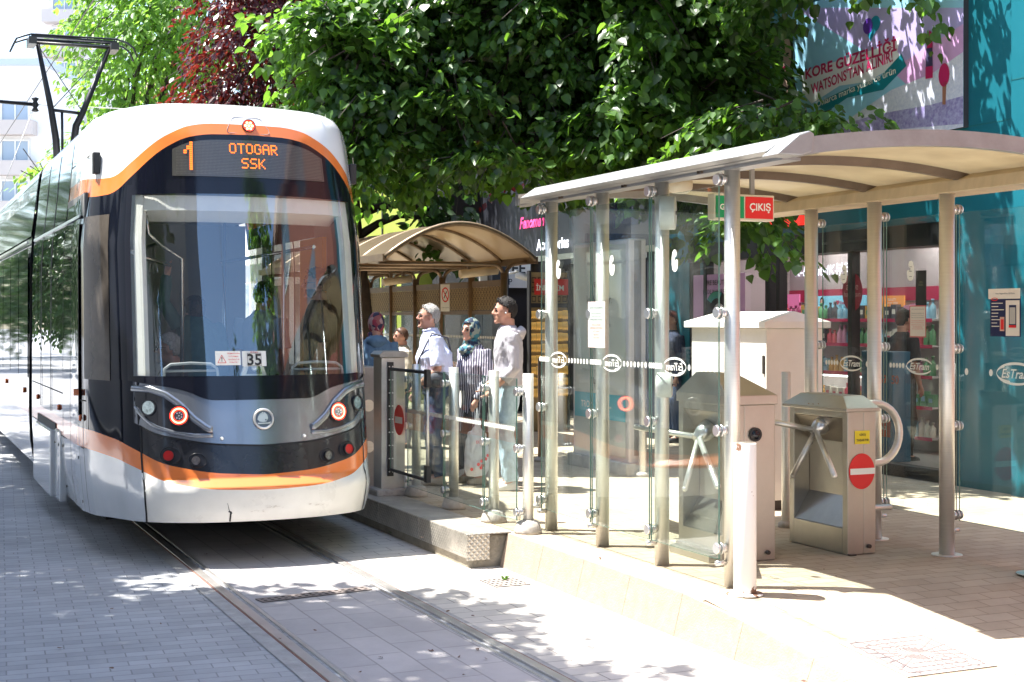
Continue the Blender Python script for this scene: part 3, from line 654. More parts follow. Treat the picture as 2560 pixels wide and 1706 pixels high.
for (P, nm) in (([(-.74, .85, 2.60), (-.72, .87, 2.45), (-.60, .97, 2.36), (-.42, 1.1, 2.27), (-.42, 1.1, .5)], 'grab_pole'), ([(-.9, 1.0, 2.32), (-.5, 1.15, 2.22)], 'grab_pole'), ([(.42, 1.2, 2.7), (.42, 1.2, .5)], 'grab_pole'), ([(.2, 2.4, 2.7), (.2, 2.4, .5)], 'grab_pole'), ([(-.62, 1.0, 2.38), (-.62, 4.5, 2.38)], 'grab_pole'), ([(.62, 1.0, 2.38), (.62, 4.5, 2.38)], 'grab_pole')):
    mb = MB(); mb.tube(P, .016, 10); mb.obj(nm, pole, tram)
for i in range(6):
    mb = MB(); v = 1.15+.18*i; mb.tube([(-.62, v, 2.37), (-.62, v, 2.27), (-.64, v, 2.16), (-.60, v, 2.16), (-.62, v, 2.27)], .006, 6); mb.obj('hanging_strap', mat('strap_grey', (0.25, 0.25, 0.25), 0.6), tram)
# side details: cab window, doors, windows, trim line, joints (both sides alike)
sidewin = mat('side_window_glass', (0.012, 0.016, 0.016), 0.03, spec=0.3)
sideglass = glass('tinted_side_glass', tint=(.45, .48, .47), ior=1.4)
cabwin = mat('cab_window_glass', (0.035, 0.03, 0.026), 0.05, spec=0.6, col2=(0.11, 0.095, 0.08), vscale=1.6)  # tan mottling in the pane colour stands for faint reflections
amber = mat('amber_lens', (0.75, 0.16, 0.03), 0.25, coat=0.8)
mirr = mat('mirror_side_panel', (0.04, 0.05, 0.045), 0.05, 0.0, spec=.3)
for k in (-1, 1):
    def P_(mb, v0, v1, zb, zt, off, nz=4, m=0, rim=0.0):
        a, b = sorted((k*s_at(v0), k*s_at(v1))); return patch(mb, a, b, zb, zt, off, nz, m, rim, dens=max(1, int(abs(a-b)/.04)) if v1 < 2.3 else 3)
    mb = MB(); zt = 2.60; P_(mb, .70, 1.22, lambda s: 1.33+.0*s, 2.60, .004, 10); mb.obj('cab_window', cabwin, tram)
    mb = MB()
    for (v0, v1) in ((2.62, 3.55), (3.60, 4.45), (4.50, 5.40)): P_(mb, v0, v1, 1.345, 2.56, .005, 4)
    mb.obj('side_window', [sideglass], tram)
    mb = MB(); P_(mb, 1.45, 2.05, 1.0, 2.56, .004, 6, 0, .004); P_(mb, 2.08, 2.60, 1.0, 2.56, .004, 6, 0, .004); dr = mb.obj('door_glass', sidewin, tram)
    mb = MB()
    for v0 in (1.25, 1.42, 2.065, 2.605): P_(mb, v0, v0+.012, C0, C7, .003, 16)
    for v0 in (3.55, 4.45): P_(mb, v0, v0+.05, .95, 3.3, .0065, 12)
    P_(mb, 1.25, 5.4, lambda s: C1(s)-.008, C1, .003, 1); P_(mb, 1.25, 5.4, 1.150, 1.160, .003, 1); P_(mb, 1.25, 5.4, 3.09, 3.10, .003, 1)
    mb.obj('side_panel_joint', seam, tram)
    mb = MB(); P_(mb, 1.45, 5.42, 2.605, 2.63, .012, 2, 0, .012); mb.obj('silver_trim_line', chrome, tram)
    mb = MB(); P_(mb, 2.62, 5.42, 2.64, 3.36, .004, 8); mb.obj('upper_side_cladding', mirr, tram)
    for v0, z0 in ((1.35, 1.02), (2.9, 1.02), (4.8, 1.02)):
        mb = MB(); p = Vector(SO(k*s_at(v0), z0, 0)); mb.cyl(p, p+Vector((k*.02, 0, 0)), .028, .02, 14); mb.obj('side_marker_lamp', amber, tram)
    mb = MB(); p = Vector(SO(k*s_at(1.5), 1.2, 0)); mb.box(p.x, p.x+k*.04, p.y-.05, p.y+.05, 1.19, 1.24)
    mb.obj('turn_indicator', amber, tram)
    mb = MB(); p = Vector(SO(k*s_at(1.0), 3.0, 0)); mb.box(p.x-.01*k, p.x+k*.045, p.y-.05, p.y+.03, 2.93, 3.10); mb.obj('side_camera', black, tram, bevel=.008)
    # bogie cover standing proud of the skirt
    mb = MB(); mb.box(k*1.10, k*1.165, 2.75, 3.15, .20, .82); mb.prism([(3.2, .20), (4.75, .20), (4.75, .74), (4.5, .80), (3.2, .80)], 'x', k*1.10, k*1.20); mb.obj('bogie_cover', skirtm, tram, bevel=.015)
    mb = MB(); mb.box(k*1.0, k*1.158, 3.15, 4.77, .76, .86); mb.obj('bogie_cover_gap', seam, tram)
    mb = MB()
    for v0 in (1.5, 2.65, 2.8, 3.1):
        for z0 in (.35, .7): p = Vector(SO(k*s_at(v0), z0, .001 if v0 < 2.7 else .02)); mb.cyl(p, p+Vector((k*.006, 0, 0)), .012, n=8)
    mb.obj('skirt_bolt', darkmetal, tram)
# bellows, following modules and underframe
mb = MB()
def prof(sc=1.0, zb=.26):
    zs = [zb, .5, .8, 1.2, 2.4, 2.7, 2.95, 3.1, 3.25, 3.35, 3.42, 3.47, 3.495]; L_ = [(-1.15*np.interp(z, _wz, _ww)*sc, z*sc+(1-sc)*1.8) for z in zs]; return L_+[(-x, z) for x, z in reversed(L_)]
for i in range(5):
    pr = prof(.955 if i % 2 else .93); v = 5.45+i*.07; 
    mb.prism(pr, 'y', v, v+.07)
mb.obj('bellows', black, tram)
def module(v0, v1):
    rows = {}
    for nm, z0, z1, m_ in (('rear_skirt', .26, .79, skirtm), ('rear_stripe', .79, .94, orange), ('rear_side', .94, 2.78, sideblk), ('rear_roof_stripe', 2.78, 2.93, orange), ('rear_roof', 2.93, 3.51, white)):
        mb = MB(); n_ = 12 if nm == 'rear_roof' else 4
        for k in (-1, 1):
            R_ = []
            for q in range(n_+1):
                z = z0+(z1-z0)*(1-(1-q/n_)**1.8 if n_ == 12 else q/n_); u = k*1.15*float(np.interp(z, _wz, _ww)); R_.append([(u, v0, z), (u, v1, z)])
            mb.sheet(R_, 0, True, flip=(k > 0))
        mb.obj(nm, m_, tram)
    mb = MB(); mb.prism(prof(.99), 'y', v0+.001, v0+.01); mb.obj('module_end_frame', gblack, tram)
    mb = MB(); v = v0+.1
    while v < v1-1: mb.add([(-1.156, v, 1.17), (-1.156, v+1.1, 1.17), (-1.152, v+1.1, 2.56), (-1.152, v, 2.56)], [(0, 3, 2, 1)]); v += 1.16
    mb.obj('rear_side_window', sidewin, tram)
    mb = MB(); mb.box(-1.168, -1.15, v0+.03, v1, 2.605, 2.63); mb.obj('silver_trim_line', chrome, tram)
    mb = MB(); mb.add([(-1.128, v0, 2.68), (-1.128, v1, 2.68), (-1.05, v1, 3.3), (-1.05, v0, 3.3)], [(0, 3, 2, 1)]); mb.obj('upper_side_cladding', mirr, tram)
    for q in (.5, 3): mb = MB(); mb.cyl((-1.15, v0+q, 1.02), (-1.17, v0+q, 1.02), .03, n=12); mb.obj('side_marker_lamp', amber, tram)
module(5.80, 13.2); mb = MB(); 
for i in range(5): mb.prism(prof(.955 if i % 2 else .93), 'y', 13.2+i*.07, 13.27+i*.07)
mb.obj('bellows', black, tram); module(13.55, 20.5)
mb = MB(); mb.box(-.92, .92, 1.7, 20.4, .17, .40); mb.box(-.72, .72, .9, 1.699, .26, .38); mb.obj('underframe_and_shade_box', mat('underframe_black', (0.015, 0.015, 0.015), 0.9), tram)  # short front box is added only to keep the ground under the nose dark
for vv in (2.9, 4.3):
    for k in (-1, 1): mb = MB(); mb.cyl((k*.46, vv, .30), (k*.58, vv, .30), .29, n=28); mb.obj('wheel', darkmetal, tram)
# crack and scuffs on the bumper
mb = MB(); Z = lambda x, z: SO(x, z, .0025)
mb.add([Z(-.287, .33), Z(-.275, .33), Z(-.272, .40), (Z(-.285, .40))], [(0, 1, 2, 3)]); mb.add([Z(-.30, .405), Z(-.268, .39), Z(-.272, .405), Z(-.29, .412)], [(0, 1, 2, 3)]); mb.add([Z(-.292, .41), Z(-.287, .41), Z(-.302, .47), Z(-.304, .47)], [(0, 1, 2, 3)])
mb.obj('bumper_crack', seam, tram)
random.seed(3); mb = MB()
for cx, cz, n_ in ((.05, .43, 14), (.33, .43, 6), (-.10, .405, 6), (.40, .42, 6)):
    for i in range(n_):
        x = cx+random.gauss(0, .03); z = cz+random.gauss(0, .004); w = random.uniform(.004, .016); h = random.uniform(.001, .003); mb.add([Z(x-w, z), Z(x, z-h), Z(x+w, z+h*.5), Z(x, z+h)], [(0, 1, 2, 3)])
mb.obj('scuff_marks', mat('scuff', (0.56, 0.52, 0.46), 0.7), tram)
# pantograph on the second car
pg = darkmetal; pb = mat('pantograph_black', (0.025, 0.025, 0.028), 0.45, 0.4)
PV_ = 10.0; uh = -.27
pan = bpy.data.objects.new('pantograph', None); COL.objects.link(pan); pan.parent = tram; ORG[pan.name] = (0, 0, 0)
hl, zl = PV(75, 93, PV_); hr, zrr = PV(287, 108, PV_); tl_, zt_ = PV(27, 125, PV_); tr_, zt2 = PV(338, 148, PV_)
kl, zk1 = PV(128, 275, PV_); kr, zk2 = PV(207, 281, PV_); el, ez = PV(140, 350, PV_); er, ez2 = PV(190, 315, PV_)
mb = MB()
for dv in (-.17, .17):
    m1 = [(tl_, PV_+dv, zt_), (tl_+.06, PV_+dv, zt_+.13), (tl_+.16, PV_+dv, zl-.02), (hl, PV_+dv, zl+.01), (hr, PV_+dv, zrr+.02), (hr+.14, PV_+dv, zrr-.02), (tr_-.05, PV_+dv, zt2+.12), (tr_, PV_+dv, zt2)]
    mb.tube(m1, .014, 8)
    mb.box(hl, hr, PV_+dv-.03, PV_+dv+.03, (zl+zrr)/2-.03, (zl+zrr)/2-.005)
mb.obj('collector_head', pb, pan)
mb = MB(); mb.tube([(hl+.02, PV_, zl-.07), (hr-.05, PV_, zrr-.07)], .022, 8)
for uu in (hl+.02, hr-.02): mb.box(uu-.05, uu+.05, PV_-.2, PV_+.2, zl-.12, zl-.02)
mb.obj('head_mount', pg, pan)
for a in ([(hl+.1, PV_, zl-.09), (kl, PV_, zk1), (el, PV_, ez), (el+.06, PV_+.2, 3.5)], [(hr-.08, PV_, zrr-.09), (kr, PV_, zk2), (er, PV_, ez2), (er-.1, PV_+.2, 3.5)]):
    mb = MB(); mb.tube(a, [.028, .042, .048, .05], 10); mb.obj('pantograph_arm', pb, pan)
mb = MB(); mb.tube([(kl, PV_, zk1), (kr, PV_, zk2-.02)], .022, 8); mb.tube([(kl+.14, PV_, zk1-.02), (el+.1, PV_+.1, 3.5)], .018, 8); mb.tube([(hl+.1, PV_, zl-.1), (kr, PV_, zk2)], .006, 6); mb.tube([(hr-.1, PV_, zrr-.1), (kl, PV_, zk1)], .006, 6); mb.obj('pantograph_brace', pb, pan)
# overhead wires
cw = mat('copper_wire', (0.12, 0.11, 0.10), 0.5, 0.6)
mb = MB(); zc = zl+.05; mb.tube([(-.25, -30, zc), (-.25, 80, zc)], .008, 6); tag(mb.obj('contact_wire', cw, org=(0, 0, 0)), 'dark contact wire running over the tram and its pantograph', 'overhead wire')
t = thing('catenary_bracket', 'dark overhead wire bracket arm ending in an insulator', 'catenary bracket', (-6, 14, 0))
mb = MB(); ja, jz = PV(88, 262, 14.0); mb.tube([(ja-7, 14, jz+.2), (ja, 14, jz)], .03, 8); mb.obj('bracket_arm', pb, t)
mb = MB(); mb.lathe([(.02, -.12), (.06, -.1), (.03, -.05), (.06, 0), (.03, .05), (.06, .1), (.02, .12)], (ja, 14, jz), 12); mb.obj('insulator', pb, t)
mb = MB(); mb.tube([(ja, 14, jz), (ja+4.5, 14, jz+.05), (ja+9, 14, jz+.4)], .007, 6); tag(mb.obj('span_wire', mat('wire_grey', (.35, .35, .34), .5, .5), org=(0, 0, 0)), 'thin span wire crossing the street behind the tram roof', 'overhead wire')
mb = MB(); a_ = PV(0, 430, 14); mb.tube([(ja, 14, jz), (a_[0]-.6, 14, a_[1]-2)], .006, 6); tag(mb.obj('guy_wire', mat('wire_grey', (.3, .3, .3)), org=(0, 0, 0)), 'thin guy wire slanting down from the insulator of the wire bracket', 'overhead wire')
# ================================================================== THE STOP
def estram_logo(mb, c, face, w, mirror=False, m=0, off=.006):
    """italic wordmark inside an open swoosh"""
    V, Fc = textgeo('EsTram', 1.0, bold=.012, shear=.28); put2d(mb, V, Fc, (c[0], c[1], c[2]), face, m, off, mirror, (w*.74, w*.30))
    for a0, a1, t_ in ((.35, 2.2, .05), (2.2, 4.4, .075), (4.4, 5.75, .045)):
        V, Fc = ring2(w*.5, w*.215, w*.5-w*.012, w*.215-w*t_, 18, a0, a1); put2d(mb, V, Fc, c, face, m, off, mirror)
def e_logo(mb, c, face, h, mirror=False, m=0, off=.006):
    V = [(-.06, -.5), (.12, -.5), (.27, -.38), (.33, -.1), (.30, .02), (.18, .05), (.05, -.02), (.02, .12), (.16, .18), (.20, .33), (.12, .47), (-.05, .5), (-.2, .40), (-.28, .15), (-.28, -.2), (-.2, -.42)]
    V2 = [(x*h*.9, y*h) for x, y in V]
    put2d(mb, V2, [tuple(range(len(V2)))], c, face, m, off, mirror)
    for y0, y1 in ((.18, .25), (-.04, .06), (-.3, -.24)): put2d(mb, *rect2(-.10*h, .10*h, y0*h, y0*h+.012*h*2), c, face, 1, off+.002, mirror)
def dots(mb, c0, c1, z, n, r, face, m=0, off=.006):
    for i in range(n):
        t_ = i/(n-1) if n > 1 else 0; V, Fc = ellipse2(r*.8, r*1.1, 12); put2d(mb, V, Fc, (c0[0]+(c1[0]-c0[0])*t_, c0[1]+(c1[1]-c0[1])*t_, z), face, m, off)
decal = [sticker, darkmetal]
FU = 1.94; FV = [-3.14, -2.325, -1.51, -0.696]; BU = 3.85; BV = [-3.52, -2.75, -2.0, -1.25]
sh = thing('tram_shelter', 'glass and steel tram shelter with turnstiles under a tan vaulted roof', 'shelter', (2.9, -2, PZ))
def clamp(par, u, v, z, d, r=.036):          # pair of round steel discs holding a pane
    mb = MB(); mb.cyl((u, v, z), (u+d*.066, v, z), r*.5, n=12)
    _clamp(mb, u, v, z, d, r); mb.obj('glass_clamp', chrome, par)
def _clamp(mb, u, v, z, d, r):
    mb.cyl((u, v, z), (u+d*.03, v, z), r*.75, n=16); mb.cyl((u+d*.03, v, z), (u+d*.042, v, z), r, n=16); mb.cyl((u+d*.056, v, z), (u+d*.07, v, z), r, r*.85, n=16)
for i, v in enumerate(FV):
    mb = MB(); mb.cyl((FU, v, PZ-.02), (FU, v, 2.68), .046, n=28); p = mb.obj('post', steel, sh)
    for z in (2.60, 1.83, 1.15, .47): clamp(p, FU-.044, v, z, -1)
    mb = MB(); mb.cyl((FU-.04, v, .385), (FU-.11, v, .385), .016, n=10); mb.obj('glass_rest', chrome, p)
for i, v in enumerate(BV):
    mb = MB(); mb.cyl((BU, v, PZ-.02), (BU, v, 2.62), .050, n=28); mb.cyl((BU, v, PZ), (BU, v, PZ+.006), .10, n=20); p = mb.obj('post', steel, sh)
    for z in (2.52, 1.60, 1.19-.1, .50): clamp(p, BU+.046, v, z, 1, .033)
    mb = MB(); mb.cyl((BU+.05, v, .40), (BU+.10, v, .40), .014, n=8); mb.obj('glass_rest', chrome, p)
def gpane(name, parent, u, v0, v1, z0, z1, t_=.010, dec=None):
    v0, v1 = sorted((v0, v1)); mb = MB()
    mb.add([(u, v0, z0), (u, v1, z0), (u, v1, z1), (u, v0, z1), (u+t_, v0, z0), (u+t_, v1, z0), (u+t_, v1, z1), (u+t_, v0, z1)],
           [(0, 1, 2, 3), (7, 6, 5, 4)], 0)
    mb.add([(u, v0, z0), (u, v1, z0), (u, v1, z1), (u, v0, z1), (u+t_, v0, z0), (u+t_, v1, z0), (u+t_, v1, z1), (u+t_, v0, z1)], [(0, 4, 5, 1), (1, 5, 6, 2), (2, 6, 7, 3), (3, 7, 4, 0)], 1)
    return mb.obj(name, [pane, pane_edge], parent)
for i in range(3):
    a, b = FV[i]+.012, FV[i+1]-.012; g = gpane('glass_pane', sh, FU-.105, a-.03, b-.03, .41, 2.56)
    mb = MB(); cv = (a+b)/2+.06; e_logo(mb, (FU-.105, cv, 2.15), '-u', .135)
    estram_logo(mb, (FU-.105, cv, 1.505), '-u', .27, mirror=True)
    dots(mb, (FU-.105, a), (FU-.105, cv-.17), 1.505, 7, .017, '-u'); dots(mb, (FU-.105, cv+.165), (FU-.105, b-.03), 1.505, 7, .017, '-u')
    mb.obj('glass_decal', decal, g)
    if i == 1:
        mb = MB(); c = PU(1491, 812, FU-.11); put2d(mb, *rect2(-.125, .125, -.155, .155), (FU-.108, c[0], c[1]), '-u', 0, .002); 
        put2d(mb, *rect2(-.115, .115, -.145, .145), (FU-.108, c[0], c[1]), '-u', 3, .003)
        lettering(mb, 'SAYIN YOLCULARIMIZ', (FU-.108, c[0], c[1]+.115), '-u', .19, .02, m=1, off=.004)
        for q, s_ in enumerate(('İSTASYON İÇİNDE SİGARA', 'İÇMEK YASAKTIR LÜTFEN', 'KURALLARA UYUNUZ')): lettering(mb, s_, (FU-.108, c[0], c[1]+.075-q*.02), '-u', .19, .013, m=1, off=.004)
        for q, s_ in enumerate(('TRAMVAYA BİNERKEN', 'KARTINIZI OKUTUNUZ', 'GEÇİŞ YAPMADAN', 'BEKLEYİNİZ', 'TEŞEKKÜR EDERİZ')): lettering(mb, s_, (FU-.108, c[0], c[1]+.0-q*.022), '-u', .19, .013, m=2, off=.004)
        mb.obj('notice_sheet', [mat('paper_edge', (0.65, 0.55, 0.5), .7), mat('grey_ink', (.15, .17, .18), .7), mat('pale_red_ink', (.5, .15, .12), .7), mat('paper', (0.45, 0.50, 0.45), .7)], g)
for i in range(4):
    a = BV[i]; b = BV[i+1] if i < 3 else None
    if b is None: continue
    g = gpane('glass_pane', sh, BU+.10, a+.03, b-.0, .46, 2.50)
    mb = MB(); cv = (a+b)/2-.02
    if i > 0: e_logo(mb, (BU+.10, cv+.12, 2.13), '-u', .14, mirror=True)
    estram_logo(mb, (BU+.10, cv+.03 if i else cv-.12, 1.47 if i else 1.45), '-u', .27 if i else .34)
    if i: dots(mb, (BU+.10, b-.06), (BU+.10, cv+.20), 1.47, 5, .017, '-u'); dots(mb, (BU+.10, cv-.15), (BU+.10, a+.10), 1.47, 3, .018, '-u')
    else: dots(mb, (BU+.10, b-.08), (BU+.10, cv+.10), 1.45, 2, .021, '-u')
    mb.obj('glass_decal', decal, g)
    if i == 1:
        c = PU(2293, 804, BU+.09); mb = MB(); put2d(mb, *rect2(-.085, .085, -.11, .11), (BU+.097, c[0], c[1]), '-u', 0, .002); put2d(mb, *rect2(-.078, .078, -.102, .102), (BU+.097, c[0], c[1]), '-u', 3, .003)
        lettering(mb, 'YOLCULARIMIZIN DİKKATİNE', (BU+.097, c[0], c[1]+.085), '-u', .13, .02, m=1, off=.004)
        for q, s_ in enumerate(('TRAMVAYLARIMIZDA VE', 'TRAMVAYLARDA YOLCULUK EDERKEN', 'DİKKAT EDİLMESİ GEREKENLER')): lettering(mb, s_, (BU+.097, c[0], c[1]+.055-q*.014), '-u', .13, .01, m=1, off=.004)
        for q, s_ in enumerate(('YOLCULARIN DURAKLARDA', 'TRAMVAYA BİNİŞ VE İNİŞLERDE', 'GÜVENLİK KURALLARINA UYMASI', 'VE TURNİKELERDEN', 'KART OKUTARAK GEÇMESİ')): lettering(mb, s_, (BU+.097, c[0], c[1]+.005-q*.014), '-u', .13, .010, m=2, off=.004)
        mb.obj('notice_sheet', [mat('notice_border', (0.45, 0.1, 0.1), .7), mat('grey_ink', (0,0,0)), mat('notice_red_ink', (.6, .05, .05), .7), mat('notice_paper', (0.62, 0.57, 0.50), .7)], g)
    if i == 0:
        c = PU(2512, 781, BU+.09); mb = MB()
        put2d(mb, *rect2(-.135, .135, -.155, .100), (BU+.097, c[0], c[1]), '-u', 0, .002); put2d(mb, *rect2(-.15, .13, .085, .15), (BU+.097, c[0], c[1]), '-u', 1, .004)
        lettering(mb, 'Yolcu Bilgilendirme QR Kodu', (BU+.097, c[0]-0, c[1]+.118), '-u', .17, .03, m=2, off=.006)
        for q in range(8):
            w = (.10, .06, .11, .06, .055, .08, .05, .07)[q]; put2d(mb, *rect2(-.12, -.12+w, .055-q*.021, .060-q*.021), (BU+.097, c[0], c[1]), '-u', 1, .005)
        put2d(mb, *rect2(.005, .125, -.150, .075), (BU+.097, c[0], c[1]), '-u', 1, .004)
        put2d(mb, *rect2(.035, .098, -.095, .045), (BU+.097, c[0], c[1]), '-u', 0, .006); put2d(mb, *rect2(.041, .092, -.075, .030), (BU+.097, c[0], c[1]), '-u', 4, .007); put2d(mb, *rect2(.035, .098, -.098, -.082), (BU+.097, c[0], c[1]), '-u', 3, .008)
        put2d(mb, *rect2(-.045, -.005, -.12, -.03), (BU+.097, c[0], c[1]), '-u', 5, .006); put2d(mb, *rect2(-.036, -.01, -.11, -.045), (BU+.097, c[0], c[1]), '-u', 3, .007)
        V, Fc = ring2(.03, .010, .024, .006, 20); put2d(mb, V, Fc, (BU+.097, c[0]+.09, c[1]+.083), '-u', 3, .008)
        mb.obj('information_poster', [mat('poster_navy', (0.01, 0.015, 0.07), .5), mat('poster_cream', (0.78, 0.70, 0.60), .5), mat('poster_ink', (.1, .1, .15), .6), red, mat('screen_grey', (.45, .42, .38), .5), mat('hand_pink', (.6, .35, .28), .5)], g)
# roof
RV0, RV1 = -3.93, -0.22; RU0, RU1 = 1.80, 4.06
def vault(t_): u = RU0+.06+(RU1-RU0-.10)*t_; return u, 2.695+.115*math.sin(math.pi*(.04+.90*t_))**.85
roofm = bpy.data.materials.new('tan_roof_sheet'); roofm.use_nodes = True; MATS['tan_roof_sheet'] = roofm
_N = roofm.node_tree.nodes; _L = roofm.node_tree.links; _b = _N['Principled BSDF']; _b.inputs['Base Color'].default_value = (.55, .43, .26, 1); _b.inputs['Roughness'].default_value = .35
_t = _N.new('ShaderNodeBsdfTranslucent'); _t.inputs[0].default_value = (.62, .42, .20, 1); _mx = _N.new('ShaderNodeMixShader'); _mx.inputs[0].default_value = .12
_tc = _N.new('ShaderNodeTexCoord'); _n = _N.new('ShaderNodeTexNoise'); _n.inputs['Scale'].default_value = 2.5; _n.inputs['Detail'].default_value = 8; _L.new(_tc.outputs['Object'], _n.inputs['Vector'])
_r = _N.new('ShaderNodeValToRGB'); _r.color_ramp.elements[0].position = .35; _r.color_ramp.elements[0].color = (.32, .245, .14, 1); _r.color_ramp.elements[1].position = .62; _r.color_ramp.elements[1].color = (.44, .355, .21, 1)
_L.new(_n.outputs[0], _r.inputs[0]); _L.new(_r.outputs[0], _b.inputs['Base Color']); _L.new(_r.outputs[0], _t.inputs[0])
_L.new(_b.outputs[0], _mx.inputs[1]); _L.new(_t.outputs[0], _mx.inputs[2]); _L.new(_mx.outputs[0], _N['Material Output'].inputs[0])
mb = MB(); NR = 24
for off, fl in ((0, False),):
    mb.sheet([[(vault(i/NR)[0], v, vault(i/NR)[1]+off) for i in range(NR+1)] for v in np.linspace(RV0+.03, RV1-.03, 8)], flip=fl)
rf = mb.obj('roof_sheet', roofm, sh)
frm = mat('roof_frame_grey', (0.30, 0.30, 0.295), 0.4, 0.4, var=0.15, vscale=5); ribm = mat('roof_rib_brown', (0.16, 0.12, 0.09), 0.55, 0.2, var=.15); tanf = mat('tan_frame', (0.50, 0.40, 0.26), 0.5, var=.2, vscale=5, stretch=(1, 1, .2))
mb = MB(); mb.prism([(1.72, 2.685), (1.84, 2.765), (1.90, 2.775), (1.97, 2.76), (1.97, 2.70), (1.80, 2.675)], 'y', RV0+.12, -.62); 
mb.obj('front_fascia', frm, rf, bevel=.004)
mb = MB(); mb.prism([(1.80, 2.672), (1.97, 2.698), (2.06, 2.70), (2.06, 2.69), (1.97, 2.675)], 'y', RV0+.12, -.62); mb.box(1.88, 2.0, RV0+.2, -.62, 2.655, 2.672); mb.obj('front_gutter', frm, rf)
mb = MB(); mb.prism([(3.78, 2.62), (4.08, 2.62), (4.08, 2.73), (3.98, 2.745), (3.90, 2.74), (3.80, 2.70)], 'y', RV0+.02, RV1); mb.obj('rear_gutter', tanf, rf, bevel=.006)
def archband(name, v0, v1, dz0, dz1, m, n0=0, n1=NR):
    mb = MB(); up = [(vault(i/NR)[0], vault(i/NR)[1]+dz1) for i in range(n0, n1+1)]; lo = [(vault(i/NR)[0], vault(i/NR)[1]+dz0) for i in range(n0, n1+1)]
    for q in range(len(up)-1):
        a, b, c, d = lo[q], lo[q+1], up[q+1], up[q]
        mb.add([(a[0], v0, a[1]), (b[0], v0, b[1]), (c[0], v0, c[1]), (d[0], v0, d[1]), (a[0], v1, a[1]), (b[0], v1, b[1]), (c[0], v1, c[1]), (d[0], v1, d[1])], [(0, 1, 2, 3), (7, 6, 5, 4), (0, 4, 5, 1), (3, 2, 6, 7)], 0, False)
    return mb.obj(name, m, rf, merge=.0005)
archband('gable_arch', RV0, RV0+.05, -.055, .035, frm); archband('gable_arch', RV1-.05, RV1, -.055, .03, frm)
for v in (-2.92, -1.97, -1.02): archband('roof_rib', v, v+.04, -.058, -.004, ribm)
mb = MB(); mb.prism([(1.70, 2.655), (1.86, 2.655), (1.93, 2.68), (1.94, 2.775), (1.91, 2.79), (1.84, 2.765)], 'y', RV0-.01, RV0+.14); mb.obj('corner_bracket', frm, rf, bevel=.008)
mb = MB(); mb.add([(1.72, -.62, 2.685), (1.97, -.62, 2.69), (2.06, -.04, 2.675), (1.97, -.05, 2.665), (1.84, -.62, 2.765), (1.95, -.50, 2.765)], [(0, 1, 2, 3), (0, 3, 2, 5, 4), (1, 5, 2), (0, 4, 5, 1)]); mb.obj('far_end_flare', frm, rf)
# round boxes on the third post, hanging sign, spot lamp
def drum(label, z, v, r, cat='speaker'):
    t = thing('round_speaker' if cat == 'speaker' else 'card_reader', label, cat, (FU+.1, v, z)); mb = MB()
    mb.lathe([(r*.92, -.035), (r, -.03), (r, .045), (r*.93, .06)], (FU+.02, v-.09, z), 32, axis='y'); mb.obj('casing', mat('pale_drum', (.62, .64, .60), .35, .1), t)
    mb = MB(); mb.cyl((FU+.02, v-.155, z), (FU+.02, v-.148, z), r*.12, n=12); mb.obj('centre_cap', darkmetal, t)
    return t
c = PV(1672, 533, FV[1]-.1); mb = MB()
for lab, (px, py), r in (('white round loudspeaker at the top of the third front post', (1672, 533), .105), ('white round box at chest height on the third front post', (1663, 963), .078)):
    u_, z_ = PV(px, py, FV[1]-.09); t = thing('round_speaker' if 'loud' in lab else 'round_box', lab, 'speaker' if 'loud' in lab else 'round box', (u_, FV[1], z_))
    mb = MB(); ax = (.55, -.3)
    def rot(r_, h_, a): return (u_+h_*.83, FV[1]-.09-h_*.55)
    P0 = (u_-.045, FV[1]-.06, z_); P1 = (u_+.035, FV[1]-.115, z_); mb.tube([P0, P1], r, 32); mb.obj('casing', mat('pale_drum', (.62, .64, .60), .35, .1), t, bevel=.006)
    mb = MB(); d = Vector(P1)-Vector(P0); d.normalize(); mb.tube([Vector(P1), Vector(P1)+d*.006], r*.12, 12); mb.obj('centre_cap', darkmetal, t)
cs = PV(1861, 519, -2.2)
t = thing('hanging_sign', 'green and red entrance exit sign hanging under the shelter roof', 'sign', (cs[0], -2.2, cs[1]))
mb = MB(); hw, hh = .235, .086; mb.box(cs[0]-hw, cs[0]+hw, -2.2, -2.12, cs[1]-hh, cs[1]+hh); mb.obj('sign_box', mat('cream_sign_box', (.66, .58, .45), .5), t, bevel=.006)
grn = mat('sign_green', (0.0, .28, .10), .4)
mb = MB(); put2d(mb, *rect2(-hw+.012, -.004, -hh+.014, hh-.014), (cs[0], -2.2, cs[1]), '-v', 0, .003); put2d(mb, *rect2(.006, hw-.012, -hh+.014, hh-.014), (cs[0], -2.2, cs[1]), '-v', 1, .003)
mb.obj('colour_panel', [grn, red], t)
mb = MB(); lettering(mb, 'GİRİŞ', (cs[0]-.118, -2.2, cs[1]), '-v', .17, .062, m=0, off=.006, bold=.02); mb.obj('lettering', sticker, t); mb = MB(); lettering(mb, 'ÇIKIŞ', (cs[0]+.12, -2.2, cs[1]), '-v', .165, .068, m=0, off=.006, bold=.02); mb.obj('lettering', sticker, t)
mb = MB(); mb.box(cs[0]-.10, cs[0]-.07, -2.17, -2.15, cs[1]+hh, 2.90); mb.box(cs[0]+.07, cs[0]+.10, -2.17, -2.15, cs[1]+hh, 2.90); mb.obj('hanger', frm, t)
u_, z_ = PV(1700, 468, -1.45); t = thing('ceiling_light', 'small cream dome light under the shelter roof beside the third post', 'light', (u_, -1.45, z_))
